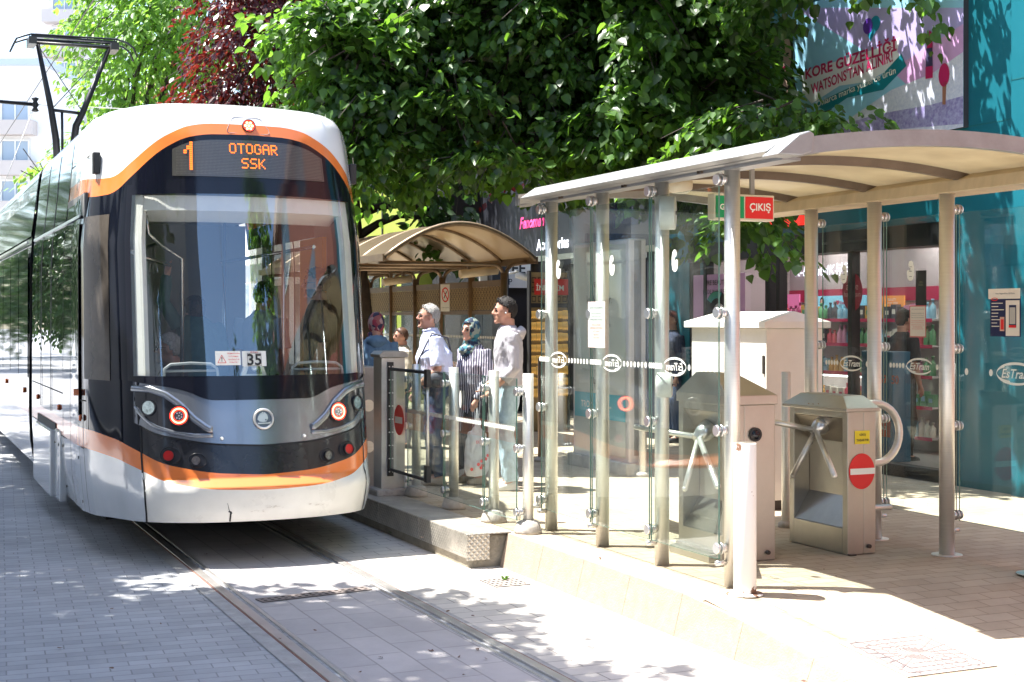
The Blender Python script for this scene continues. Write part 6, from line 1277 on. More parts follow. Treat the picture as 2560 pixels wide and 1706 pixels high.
def crown(parent, lobes, m, seed, size=.13, per=26, simple=False, name='crown', droop=.35, flt=None, inner=.4, spray=.9, broad=True):
    """lobes: (x, y, z, rx, ry, rz, number of sprays); leaves hang on short twigs that leave each lobe"""
    rng = np.random.default_rng(seed); base = np.array(parent.location); PP, TT, NN, SS_ = [], [], [], []
    twigs = MB()
    for (x, y, z, rx, ry, rz, ns) in lobes:
        d = rng.normal(size=(ns, 3)); d /= np.linalg.norm(d, axis=1, keepdims=True); r = inner+(1-inner)*rng.uniform(0, 1, ns)**.6
        c = np.array((x, y, z))+d*np.array((rx, ry, rz))*r[:, None]*.92
        out = d*np.array((1, 1, .5)); out[:, 2] = out[:, 2]-droop+rng.normal(0, .15, ns); out += rng.normal(0, .25, (ns, 3)); out /= np.linalg.norm(out, axis=1, keepdims=True)
        L = spray*rng.uniform(.55, 1.2, ns)
        for i in range(ns):
            k = per; t = rng.uniform(0, 1, k); curve = np.stack([np.zeros(k), np.zeros(k), -.35*t**2*L[i]], 1)
            side = np.cross(out[i], (0, 0, 1)); side /= np.linalg.norm(side)+1e-6; wd = (rng.uniform(-1, 1, k))*.34*L[i]*(1-.55*t)
            p = c[i]-out[i]*L[i]*.4+out[i]*(t*L[i])[:, None]+curve+side*wd[:, None]+rng.normal(0, .035, (k, 3))
            tp = out[i]*.8+side*np.sign(wd)[:, None]*.7+rng.normal(0, .35, (k, 3)); tp[:, 2] -= .45+rng.uniform(0, .5, k)
            nn = np.array((0, 0, 1.0))+out[i]*.45+rng.normal(0, .42, (k, 3))
            PP.append(p); TT.append(tp); NN.append(nn); SS_.append(size*rng.uniform(.5, 1.35, k))
            if i % 3 == 0:
                a = c[i]-out[i]*L[i]*.7; twigs.tube([tuple(a-base), tuple(c[i]-base), tuple(c[i]+out[i]*L[i]*.5-np.array((0, 0, .1*L[i]))-base)], [.012, .008, .003], 4, cap=False)
    P = np.concatenate(PP); T = np.concatenate(TT); N_ = np.concatenate(NN); S = np.concatenate(SS_)
    if flt is not None: k = flt(P); P, T, N_, S = P[k], T[k], N_[k], S[k]
    o = leaf_mesh(name, m, parent, P-base, T, N_, S, rng, simple, broad)
    return o, twigs
bark = mat('dark_bark', (.045, .035, .028), .95, var=.3, vscale=12, bump=.8, bscale=25); 
def tree(name, label, cat, x, y, lobes, m, seed, trunk_r=.16, zt=3.2, lean=(0, 0), z0=0.0, group=None, **k):
    t = thing(name, label, cat, (x, y, z0), group=group, world=True); o, tw = crown(t, lobes, m, seed, **k)
    rng = random.Random(seed); tr = MB(); top = (lean[0], lean[1], zt)
    tr.tube([(0, 0, -.05), (lean[0]*.2, lean[1]*.2, .25), (lean[0]*.5, lean[1]*.5, zt*.5), top], [trunk_r*1.5, trunk_r*1.05, trunk_r*.9, trunk_r*.75], 12)
    for (lx, ly, lz, rx, ry, rz, ns) in lobes:
        for q in range(3):
            e = Vector((lx-x+rng.uniform(-.5, .5)*rx, ly-y+rng.uniform(-.5, .5)*ry, lz-z0+rng.uniform(-.3, .6)*rz)); s_ = Vector(top)*rng.uniform(.75, 1.0); mid = s_.lerp(e, .5)+Vector((rng.uniform(-.15, .15), rng.uniform(-.15, .15), .12*(e-s_).length))
            tr.tube([tuple(s_), tuple(s_.lerp(mid, .5)+Vector((0, 0, .05))), tuple(mid), tuple(e)], [trunk_r*.6, trunk_r*.45, trunk_r*.3, .015], 8)
    tr.obj('trunk', bark, t); tw.obj('twigs', bark, t); return t
lind = leafmat('linden_leaf', (.045, .095, .026), (.20, .42, .035), .40, .38, .5)
lind2 = leafmat('shade_tree_leaf', (.045, .09, .03), (.08, .18, .03), .25, .4)
ltg = leafmat('light_green_leaf', (.12, .22, .05), (.30, .55, .06), .5, .45)
plum = leafmat('purple_plum_leaf', (.035, .008, .012), (.26, .025, .016), .30, .30, .5)
ever = leafmat('dark_leaf', (.03, .07, .02), (.08, .2, .03), .3, .4)
def gapnose(P):          # leaves shading the tram's nose are cut away so sun reaches the bumper ledge
    X = P[:, 0]-sx/sz*(P[:, 2]-.6); Y = P[:, 1]-sy/sz*(P[:, 2]-.6); u = (X-OX)*CT+(Y-OY)*ST; v = -(X-OX)*ST+(Y-OY)*CT
    return ~((u > -.62) & (u < 1.0) & (v > -.30) & (v < .45))
def keepl(P):
    u = (P[:, 0]-OX)*CT+(P[:, 1]-OY)*ST; v = -(P[:, 0]-OX)*ST+(P[:, 1]-OY)*CT
    zmin = np.interp(P[:, 0], [-2.4, -1.9, -1.2, -.3, .8, 1.6, 2.0], [3.5, 2.75, 3.0, 3.15, 3.0, 2.6, 2.2])
    return ~((P[:, 2] < zmin) | ((P[:, 1]-.062*(P[:, 2]-1.2) < 14.0) & (P[:, 0] < .9)) | ((u < 1.35) & (P[:, 2] < 3.72)) | ((u > 6.45)) | ((v < .35) & (u > 1.6) & (P[:, 2] < 3.0)))
tree('linden_tree', 'big dark green linden tree with broad leaves hanging over the stop', 'tree', 1.10, 15.6, [
    (0.9, 16.0, 6.0, 2.7, 2.3, 2.4, 380), (-1.35, 15.1, 4.3, 1.05, 1.0, 1.15, 125), (-.5, 15.6, 6.0, 1.4, 1.3, 1.4, 120), (-1.95, 14.75, 4.85, .8, .4, .10, 26), (-1.5, 14.6, 4.25, .8, .3, .08, 18), (-.6, 14.45, 4.0, .7, .3, .08, 16), (-.25, 14.4, 3.45, .6, .25, .06, 12), (-1.6, 14.5, 3.6, .5, .25, .08, 10), (.35, 15.6, 3.9, 1.1, 1.0, .65, 95), (.9, 16.2, 8.9, 2.6, 2.3, 1.6, 170), (-.3, 16.0, 7.6, 1.4, 1.5, 1.2, 60),
    (1.95, 14.8, 4.1, .85, 1.1, 1.15, 110), (2.75, 13.5, 5.45, 1.7, 1.1, .50, 80), (2.65, 13.5, 3.66, 1.15, .6, .10, 22), (2.25, 13.4, 2.72, .35, .4, .16, 8), (-.1, 14.9, 4.9, 1.4, .8, 1.2, 120), (1.2, 14.6, 5.0, 1.3, 1.0, 1.3, 130), (-1.95, 14.9, 4.9, .8, .6, .3, 30), (1.2, 14.7, 3.75, 1.0, .8, .45, 55)],
    lind, 5, .17, 3.6, lean=(.1, .1), z0=PZ, size=.098, per=50, flt=keepl, droop=.3, spray=.85)
tree('plane_tree', 'bright light green tree rising behind the tram roof', 'tree', -9.3, 34, [(-8.6, 33, 8.6, 1.7, 3.0, 2.6, 230), (-8.0, 32, 5.4, 2.0, 2, 1.5, 130), (-9.4, 32, 5.0, 1.0, 1.5, .9, 60), (-6.9, 32, 9.5, 2.4, 2, 3.0, 220), (-10.2, 31, 4.9, .4, .6, .3, 12)], ltg, 9, .2, 4, size=.17, per=34, simple=True, spray=1.3)
tree('purple_plum_tree', 'dark purple leaved plum tree behind the tram roof', 'tree', -4.2, 24.5, [(-4.3, 24.0, 6.4, 1.25, 1.6, 1.6, 150), (-3.9, 24.2, 8.2, 1.6, 1.6, 1.5, 130), (-5.0, 24, 5.3, .7, .8, .7, 45)], plum, 11, .13, 3.5, size=.12, per=38, broad=False, spray=1.0)
tree('purple_plum_tree', 'purple leaved tree showing through gaps of the linden crown', 'tree', .4, 22.5, [(.4, 22.5, 5.6, 2.6, 1.4, 1.5, 150), (2.4, 22.8, 7.2, 1.6, 1.2, 1.3, 60)], plum, 12, .13, 3.5, size=.13, per=30, broad=False)
tree('street_tree', 'slim dark trunked tree between the tram and the bronze shelter roof', 'tree', -1.95, 20.6, [(-1.9, 20.6, 4.3, 1.1, 1.0, .8, 70), (-.9, 20.8, 3.25, .5, .5, .3, 14)], ever, 13, .12, 3.2, lean=(-.35, 0), z0=PZ, size=.13, per=26)
tree('street_tree', 'green street tree far along the shops behind the plum trees', 'tree', -3.0, 32, [(-3.0, 32, 7.5, 2.6, 2.2, 3.0, 170)], lind2, 14, .14, 4, size=.18, per=30, simple=True)
gt_ = 'shade trees along the left kerb'
for i, (lab, x, y, lb) in enumerate((
    ('leafy kerb tree reaching over the rails in front of the tram', -7.6, 7.6, [(-4.7, 7.2, 6.7, 2.3, 1.5, 1.4, 220), (-4.0, 8.6, 6.5, 1.2, .7, .8, 80), (-7.1, 9.3, 6.8, 1.2, 1.2, 1.2, 120), (-6.6, 7.6, 6.6, 2.4, 2.4, 1.9, 260)]),
    ('round street tree at the near end of the kerb row', -8.4, 3.5, [(-6.3, 4.6, 6.4, 3.2, 2.8, 1.8, 340)]),
    ('tall street tree beside the first tram car', -8.6, 12.5, [(-7.1, 12.7, 7.0, 1.5, 2.1, 1.6, 300), (-8.3, 15.8, 6.9, 1.7, 1.6, 1.5, 220), (-6.4, 10.9, 6.8, 1.0, .9, 1.0, 120), (-9.3, 12.7, 7.0, 1.6, 2.3, 1.8, 150)]),
    ('broad street tree beside the second tram car', -11.8, 18.5, [(-10.7, 18.5, 7.3, 3.0, 3.2, 2.3, 260)]),
    ('loose street tree beside the third tram car', -15.5, 26, [(-15.0, 26, 7.0, 3, 3.5, 2.5, 140)]),
    ('low crowned street tree beyond the end of the tram', *UW(-6.3, 44)[:2], [(*UW(-6.0, 44)[:2], 5.0, 2.2, 2.6, 4.2, 260), (*UW(-7.5, 38)[:2], 3.2, 1.8, 2.2, 2.3, 120), (*UW(-5.0, 50)[:2], 3.0, 2.2, 2.2, 2.2, 120)]),
    ('bushy street tree in the middle of the distant row', *UW(-4.2, 60)[:2], [(*UW(-4.0, 60)[:2], 6.0, 3.4, 3.0, 5.2, 300)]),
    ('wide street tree far down the street', *UW(-9.5, 66)[:2], [(*UW(-9.5, 62)[:2], 6.0, 4.0, 4.0, 5.6, 300)]),
    ('farthest and biggest street tree of the kerb row', *UW(-15, 72)[:2], [(*UW(-15, 72)[:2], 8.0, 5, 5.0, 6, 260)]))):
    tree('kerb_tree', lab, 'tree', x, y, lb, lind2, 30+i, .16, 4.2, group=gt_, flt=gapnose, size=.21, per=34, simple=True, spray=1.1)
# behind the viewpoint, mirrored in the windscreen
tree('poplar_tree', 'tall green poplar in front of the red brick house', 'tree', *UW(4.3, -13)[:2], [(*UW(4.3, -13)[:2], 8.0, 1.3, 1.3, 7.5, 420)], ltg, 41, .2, 6, size=.22, per=30, simple=True, spray=.8)
tree('cypress_tree', 'slim dark cypress by the brick corner building', 'tree', *UW(1.2, -24)[:2], [(*UW(1.2, -24)[:2], 6.5, .8, .8, 6.0, 160)], ever, 42, .2, 6, size=.22, per=30, simple=True, spray=.7)
# ================================================================== PEOPLE
from mathutils import noise as mnoise
def blob(name, mb, m, parent, voxel=.010, smooth=6, fold=0.0, fs=9.0, stretch=(1, 1, .5)):
    if not isinstance(m, (list, tuple)): m = [m]
    tmp = mb.obj('tmp', m[0], None, recalc=True); md = tmp.modifiers.new('r', 'REMESH'); md.mode = 'VOXEL'; md.voxel_size = voxel; md.use_smooth_shade = True
    sm = tmp.modifiers.new('s', 'SMOOTH'); sm.factor = .5; sm.iterations = smooth
    dg = bpy.context.evaluated_depsgraph_get(); dg.update(); me = bpy.data.meshes.new_from_object(tmp.evaluated_get(dg)); bpy.data.objects.remove(tmp)
    me.name = name
    if fold:
        n = len(me.vertices); co = np.zeros(n*3); me.vertices.foreach_get('co', co); co = co.reshape(-1, 3); no = np.zeros(n*3); me.vertices.foreach_get('normal', no); no = no.reshape(-1, 3)
        h = np.array([mnoise.turbulence(Vector((c[0]*fs*stretch[0], c[1]*fs*stretch[1], c[2]*fs*stretch[2])), 2, True) for c in co]); co += no*((h-.5)*fold*2)[:, None]; me.vertices.foreach_set('co', co.reshape(-1)); me.update()
    me.materials.clear(); [me.materials.append(x) for x in m]
    me.polygons.foreach_set('use_smooth', [True]*len(me.polygons))
    o = bpy.data.objects.new(name, me); COL.objects.link(o); o.parent = parent; return o
skin = mat('skin', (.56, .30, .215), .5, var=.06, vscale=30); skin.node_tree.nodes['Principled BSDF'].inputs['Subsurface Weight'].default_value = .08
skin2 = mat('tanned_skin', (.47, .24, .16), .5, var=.06, vscale=30); lipm = mat('lips', (.42, .13, .11), .5); eyew = mat('eye_dark', (.03, .02, .018), .15); glassesm = mat('glasses_frame', (.08, .06, .05), .3)
def cloth(name, c, **k): return mat(name, c, .85, bump=.5, bscale=14, **k)
def person(label, loc, face, H=1.72, pose=None, skinm=None, sit=0.0, world=False, **o):
    """face: heading in degrees of the world's XY plane; joints are given for a 1.75 m figure, x right, y forward"""
    k = H/1.75; sk = skinm or skin; J = dict(sR=(.185, -.01, 1.42), sL=(-.185, -.01, 1.42), eR=(.225, -.03, 1.13), eL=(-.225, -.03, 1.13), wR=(.22, .06, .88), wL=(-.22, .06, .88), hR=(.095, 0, .93), hL=(-.095, 0, .93), kR=(.105, .03, .50), kL=(-.105, .03, .50), aR=(.11, -.02, .09), aL=(-.11, -.02, .09), head=(0, .035, 1.625))
    if sit:
        for q in J: J[q] = (J[q][0], J[q][1], J[q][2]-.46) if q[0] not in 'ka' else J[q]
        J['kR'] = (.12, .42, .48); J['kL'] = (-.12, .42, .48); J['aR'] = (.12, .40, .09); J['aL'] = (-.12, .40, .09)
    J.update(pose or {}); dz = -.46 if sit else 0; by = o.get('bend', 0.0)
    S = lambda p: (p[0]*k, p[1]*k, p[2]*k)
    t = thing('person', label, 'person', loc, world=world); ORG[t.name] = (0, 0, 0); t.rotation_euler = (0, 0, R(face-90))
    hx, hy, hz = J['head']; yaw = R(o.get('yaw', 0)); pit = R(o.get('pitch', 0)); cy_, sy_ = math.cos(yaw), math.sin(yaw); cp, sp_ = math.cos(pit), math.sin(pit)
    def Hd(x, y, z):                          # head space -> body space
        y, z = y*cp-z*sp_, y*sp_+z*cp; x, y = x*cy_-y*sy_, x*sy_+y*cy_; return ((hx+x)*k, (hy+y)*k, (hz+z)*k)
    fat = o.get('fat', 1.0)
    T0 = [(.88, .150, .105), (.95, .170, .120), (1.05, .155*fat, .115*fat), (1.14, .148*fat, .115*fat), (1.25, .162*fat, .120*fat), (1.35, .172, .115), (1.42, .150, .092), (1.455, .105, .076), (1.485, .066, .062), (1.50, .056, .058), (1.56, .052, .055)]
    def sp(z): q = max(0, z-1.0); return by*q*q*2.2      # forward bend of the spine
    def torso(mb, add, z0, z1, n=24):
        st = [(z, a+add, b+add) for z, a, b in T0 if z0 <= z <= z1]; mb.tube([S((0, sp(z), z+dz)) for z, a, b in st], [(a*k, b*k) for z, a, b in st], n)
    for q in ('sR', 'sL'): J[q] = (J[q][0], J[q][1]+sp(1.42), J[q][2]) if q not in (pose or {}) else J[q]
    b = MB(); torso(b, 0, .8, 1.6)
    b.tube([S((0, sp(1.5)*.9, 1.47+dz)), S((hx*.6, sp(1.5)+(hy-sp(1.5))*.35+.0, hz-.10)), Hd(0, -.015, -.05)], [.058*k, .052*k, .05*k], 14)
    sq = lambda d: 1.0-(.16*max(0, -d[2]-.1))*(1 if d[1] < .3 else .6)
    b.sphere((0, 0, 0), .001, 4, 3)
    hv = MB(); hv.sphere((0, -.008, .015), (.074, .094, .108), 22, 16, fn=sq); hv.sphere((0, .030, -.055), (.052, .056, .055), 14, 10); hv.sphere((0, .074, -.093), (.027, .026, .021), 10, 6); hv.sphere((0, .02, -.085), (.046, .05, .025), 12, 8)
    hv.tube([(0, .082, .026), (0, .100, .004), (0, .111, -.016), (0, .106, -.028)], [.008, .011, .013, .012], 8); hv.sphere((.013, .092, -.024), .009, 8, 5); hv.sphere((-.013, .092, -.024), .009, 8, 5)
    hv.sphere((0, .086, .028), (.045, .010, .009), 10, 6); hv.sphere((.04, .062, -.02), (.02, .02, .02), 8, 6); hv.sphere((-.04, .062, -.02), (.02, .02, .02), 8, 6)
    for s_ in (1, -1): hv.sphere((s_*.076, -.012, -.005), (.010, .020, .030), 10, 8)
    if not o.get('mouth_open'): hv.sphere((0, .090, -.050), (.021, .012, .007), 10, 6); hv.sphere((0, .087, -.061), (.018, .011, .007), 10, 6)
    else: hv.sphere((0, .085, -.042), (.022, .008, .005), 10, 6); hv.sphere((0, .078, -.078), (.020, .009, .006), 10, 6)
    hv.v = [Hd(*p) for p in hv.v]; b.add(hv.v, hv.f, 0, True)
    for s_, S_, E_, W_ in (('R', 'sR', 'eR', 'wR'), ('L', 'sL', 'eL', 'wL')):
        a_, e_, w_ = (Vector(S(J[x])) for x in (S_, E_, W_)); b.tube([a_, a_.lerp(e_, .5), e_, e_.lerp(w_, .35), w_], [.050*k, .046*k, .038*k, .038*k, .026*k], 12)
        d = (w_-e_).normalized(); hd = Vector(o.get('hand'+s_, d)).normalized(); lat = Vector((0, 1, 0)) if abs(hd.y) < .7 else Vector((1, 0, 0)); lat = (lat-hd*lat.dot(hd)).normalized(); nn = hd.cross(lat)
        palm = w_+hd*.045*k; b.tube([w_-d*.01, w_+hd*.03*k, w_+hd*.085*k], [(.024*k, .020*k), (.018*k, .036*k) if False else .030*k, .030*k], 10)
        curl = o.get('curl', .5)
        for q, (off, ln) in enumerate(((-.030, .060), (-.010, .072), (.010, .068), (.029, .052))):
            p0 = w_+hd*.080*k+lat*off*k; p1 = p0+hd*ln*.5*k+nn*(-curl*.012*k) ; p2 = p1+(hd*(1-curl*.7)-nn*curl)*ln*.5*k; b.tube([p0-hd*.02*k, p0, p1, p2], [.0095*k, .0095*k, .0085*k, .007*k], 7)
        p0 = w_+hd*.03*k-lat*.022*k; b.tube([p0, p0-lat*.025*k+hd*.02*k, p0-lat*.034*k+hd*.050*k], [.012*k, .010*k, .008*k], 7)
    for s_ in 'RL':
        h_, n_, a_ = (Vector(S(J[x+s_])) for x in ('h', 'k', 'a')); b.tube([h_, h_.lerp(n_, .5), n_, n_.lerp(a_, .35), a_], [.078*k, .066*k, .052*k, .052*k, .036*k], 12); b.tube([a_, a_+Vector((0, .06, -.035))*k, a_+Vector((0, .14, -.055))*k], [.036*k, .035*k, .025*k], 10)
    blob('body', b, sk, t, .0085, 3)
    if o.get('mouth_open'): mb = MB(); mb.sphere(Hd(0, .083, -.060), (.016*k, .016*k, .014*k), 10, 8); mb.obj('mouth', mat('open_mouth', (.12, .02, .02), .5), t)
    mb = MB()
    for s_ in (1, -1): mb.sphere(Hd(s_*.031, .078, .008), (.011*k,)*3, 10, 8)
    mb.obj('eyes', eyew, t)
    mb = MB()
    for s_ in (1, -1): mb.tube([Hd(s_*.014, .092, .030), Hd(s_*.032, .092, .036), Hd(s_*.050, .078, .029)], [.0035, .005, .003], 6)
    mb.obj('eyebrows', o.get('browm', hair_p), t)
    if o.get('glasses'):
        mb = MB(); gm = o.get('glassm', glassesm)
        for s_ in (1, -1):
            ring = [Hd(s_*.033+.026*math.cos(a), .098-.012*abs(math.cos(a)), .006+.019*math.sin(a)) for a in np.linspace(0, 6.283, 19)[:-1]]; mb.tube(ring, .0028*k, 6, closed=True); mb.tube([Hd(s_*.059, .086, .012), Hd(s_*.079, 0, .012)], .0028*k, 5)
            if o['glasses'] == 'dark': mb.add([Hd(s_*.033+.028*math.cos(a), .099-.012*abs(math.cos(a)), .005+.021*math.sin(a)) for a in np.linspace(0, 6.283, 15)[:-1]], [tuple(range(14))])
        mb.tube([Hd(-.008, .100, .010), Hd(.008, .100, .010)], .003*k, 5); mb.obj('glasses', gm, t)
    if o.get('hair'):
        hm, hl = o['hair']; rng_ = random.Random(5); mb = MB(); jit = {}
        def hf(d): q = (round(d[0], 3), round(d[1], 3), round(d[2], 3)); jit.setdefault(q, 1+rng_.uniform(-.012, .018)); return jit[q]*sq(d)
        rr = (.074+hl, .094+hl, .108+hl)
        mb.sphere((0, -.010, .017), rr, 40, 26, keep=lambda x, y, z: (z > .60 and y < .72) or (y < .34 and z > .18) or (y < -.12 and z > -.25) or (y < -.45 and z > -.58), fn=hf)
        mb.v = [Hd(*p) for p in mb.v]; h = mb.obj('hair', hm, t); sd_ = h.modifiers.new('thick', 'SOLIDIFY'); sd_.thickness = .012; sd_.offset = -1
        tx = MB(); 
        for q in range(o.get('tufts', 60)):
            a = rng_.uniform(0, 6.283); zz = rng_.uniform(.25, 1); rr_ = math.sqrt(1-zz*zz); x_, y_ = rr_*math.cos(a), rr_*math.sin(a)
            if y_ > .75: continue
            p = Vector((x_*rr[0], y_*rr[1]-.01, zz*rr[2]+.017)); tx.tube([Hd(*(p*.98)), Hd(*(p+Vector((x_*.01, y_*.012+.006, .004)))), Hd(*(p+Vector((x_*.012, y_*.01+.016, .0))))], [.005, .004, .001], 4)
        tx.obj('hair_tufts', hm, h)
    if o.get('beard'):
        mb = MB(); mb.sphere((0, .026, -.052), (.060, .064, .062), 26, 18, keep=lambda x, y, z: z < .15 and y > -.55 and not (abs(x) < .35 and y > .6 and z > -.15)); mb.v = [Hd(*p) for p in mb.v]; h = mb.obj('beard', o['beard'], t); h.modifiers.new('thick', 'SOLIDIFY').thickness = .006
    if o.get('hijab'):
        mb = MB(); mb.sphere((0, -.012, .012), (.092, .112, .128), 36, 28, keep=lambda x, y, z: not (y > .45 and abs(x) < .62+.1*z and -.72 < z < .56))
        mb.v = [Hd(*p) for p in mb.v]; 
        h = mb.obj('headscarf', o['hijab'], t); sd_ = h.modifiers.new('thick', 'SOLIDIFY'); sd_.thickness = .010
        mb = MB(); q0 = Hd(0, .015, -.085); mb.tube([q0, S((0, .03, 1.485)), S((0, .035, 1.44)), S((0, .045, 1.39)), S((0, .055, 1.33))], [(.070*k, .078*k), (.088*k, .092*k), (.125*k, .112*k), (.135*k, .112*k), (.085*k, .085*k)], 26)
        blob('scarf_drape', mb, o['hijab'], h, .010, 3, fold=.010, fs=22, stretch=(1, 1, .5))
    # clothes
    if o.get('top'):
        tm, slv, hem = o['top']; mb = MB(); torso(mb, .018, hem, 1.505); 
        for S_, E_, W_ in (('sR', 'eR', 'wR'), ('sL', 'eL', 'wL')):
            a_, e_, w_ = (Vector(S(J[x])) for x in (S_, E_, W_))
            if slv == 'short': mb.tube([a_+Vector((0, 0, .01)), a_.lerp(e_, .45), a_.lerp(e_, .92)], [.066*k, .068*k, .074*k], 14)
            elif slv == 'rolled': mb.tube([a_, a_.lerp(e_, .5), e_, e_.lerp(w_, .42), e_.lerp(w_, .55)], [.070*k, .068*k, .060*k, .060*k, .058*k], 14)
            else: mb.tube([a_, a_.lerp(e_, .5), e_, e_.lerp(w_, .5), w_], [.070*k, .068*k, .060*k, .054*k, .048*k], 14)
        if o.get('tunic'): mb.tube([S((0, 0, .98)), S((0, 0, .72)), S((0, 0, o['tunic']))], [(.175*k, .135*k), (.20*k, .15*k), (.225*k, .17*k)], 24)
        sh_ = blob('shirt' if slv == 'short' else ('tunic' if o.get('tunic') else 'jacket'), mb, tm, t, .011, 4, fold=.0065, fs=19, stretch=(1, 1, .4))
        if o.get('collar'): mb = MB(); mb.tube([S((.070*math.cos(a), .004+.070*math.sin(a)+sp(1.47), 1.505+dz-.026*max(0, math.sin(a)))) for a in np.linspace(0, 6.283, 21)[:-1]], [(.016, .008)]*20, 8, closed=True); mb.obj('collar', o.get('collarm', tm), sh_)
        if o.get('hood'): mb = MB(); mb.tube([S((.088*math.cos(a), -.035+.085*math.sin(a), 1.455-.02*math.sin(a)-.035*(math.sin(a) < 0))) for a in np.linspace(0, 6.283, 21)[:-1]], [.034-.014*math.sin(a) for a in np.linspace(0, 6.283, 21)[:-1]], 10, closed=True); mb.sphere(S((0, -.115, 1.43)), (.085, .038, .070), 14, 10); blob('hood', mb, tm, sh_, .012, 4)
    if o.get('trousers'):
        mb = MB(); st = [(z, a, b_) for z, a, b_ in ((.86, .165, .125), (.93, .178, .130), (1.01, .163*fat, .122*fat))]; mb.tube([S((0, sp(z), z+dz)) for z, a, b_ in st], [(a*k, b_*k) for z, a, b_ in st], 24); w0 = o.get('legw', 1.0)
        for s_ in 'RL':
            h_, n_, a_ = (Vector(S(J[x+s_])) for x in ('h', 'k', 'a')); mb.tube([h_+Vector((0, 0, .02)), h_.lerp(n_, .5), n_, n_.lerp(a_, .5), a_+Vector((0, 0, -.005))], [.093*k, .082*k*w0, .070*k*w0, .066*k*w0, .062*k*w0], 14)
        blob('trousers', mb, o['trousers'], t, .013, 4, fold=.012, fs=11)
    if o.get('skirt'): mb = MB(); zs = (1.0, .8, .5, .16); mb.tube([S((0, 0, z)) for z in zs], [(a*k, b_*k) for a, b_ in ((.165, .125), (.20, .15), (.225, .175), (.25, .20))], 28); blob('skirt', mb, o['skirt'], t, .014, 4, fold=.018, fs=9, stretch=(1, 1, .15))
    mb = MB()
    for s_ in 'RL':
        a_ = Vector(S(J['a'+s_])); g0 = a_.z-.09*k; mb.tube([(a_.x, a_.y-.055*k, g0+.045*k), (a_.x, a_.y+.0, g0+.050*k), (a_.x, a_.y+.09*k, g0+.038*k), (a_.x, a_.y+.175*k, g0+.026*k)], [(.040*k, .036*k), (.042*k, .046*k) if False else .043*k, .040*k, .026*k], 12); mb.box(a_.x-.040*k, a_.x+.040*k, a_.y-.075*k, a_.y+.16*k, g0+.001, g0+.03*k)
    blob('shoes', mb, o.get('shoes', black), t, .010, 3)
    t['_k'] = k; return t, J, S, Hd
def patmat(name, cols_, scale=18, kind='voronoi'):
    m = mat(name, cols_[0], .8, bump=.4, bscale=20); nt = m.node_tree; N = nt.nodes; L = nt.links; b = N['Principled BSDF']; tc = N.new('ShaderNodeTexCoord'); v = N.new('ShaderNodeTexVoronoi'); v.inputs['Scale'].default_value = scale; L.new(tc.outputs['Object'], v.inputs['Vector'])
    rp = N.new('ShaderNodeValToRGB'); rp.color_ramp.interpolation = 'CONSTANT'; L.new(v.outputs['Color'], rp.inputs[0]); el = rp.color_ramp.elements
    el[0].color = (*cols_[0], 1); el[0].position = 0; el[1].color = (*cols_[1], 1); el[1].position = 1/len(cols_)
    for i in range(2, len(cols_)): e = el.new(i/len(cols_)); e.color = (*cols_[i], 1)
    L.new(rp.outputs[0], b.inputs['Base Color']); return m
def stripemat(name, c1, c2, f=160):
    m = mat(name, c1, .8, bump=.4, bscale=14); nt = m.node_tree; N = nt.nodes; L = nt.links; b = N['Principled BSDF']; tc = N.new('ShaderNodeTexCoord'); sp = N.new('ShaderNodeSeparateXYZ'); L.new(tc.outputs['Object'], sp.inputs[0])
    n = N.new('ShaderNodeTexNoise'); n.inputs['Scale'].default_value = 4; L.new(tc.outputs['Object'], n.inputs['Vector'])
    a = N.new('ShaderNodeMath'); a.operation = 'ADD'; L.new(sp.outputs[0], a.inputs[0]); L.new(sp.outputs[1], a.inputs[1]); c = N.new('ShaderNodeMath'); c.operation = 'MULTIPLY_ADD'; c.inputs[1].default_value = .05; L.new(n.outputs[0], c.inputs[0]); L.new(a.outputs[0], c.inputs[2])
    d = N.new('ShaderNodeMath'); d.operation = 'MULTIPLY'; d.inputs[1].default_value = f; L.new(c.outputs[0], d.inputs[0]); e = N.new('ShaderNodeMath'); e.operation = 'SINE'; L.new(d.outputs[0], e.inputs[0]); g = N.new('ShaderNodeMath'); g.operation = 'GREATER_THAN'; g.inputs[1].default_value = .25; L.new(e.outputs[0], g.inputs[0])
    mx = N.new('ShaderNodeMix'); mx.data_type = 'RGBA'; L.new(g.outputs[0], mx.inputs[0]); mx.inputs[6].default_value = (*c1, 1); mx.inputs[7].default_value = (*c2, 1); L.new(mx.outputs[2], b.inputs['Base Color']); return m
greyh = mat('grey_hair', (.34, .33, .31), .8, var=.35, vscale=70, bump=.8, bscale=90); blackh = mat('black_hair', (.012, .009, .008), .75, var=.3, vscale=60, bump=.9, bscale=90); denim = cloth('dark_denim', (.035, .06, .13), var=.2, vscale=15); lden = cloth('light_denim', (.48, .62, .72), var=.25, vscale=9)
def at_px(px, Y, z0=PZ): X = (px-1280)/F*Y; return (*WU(X, Y), z0)
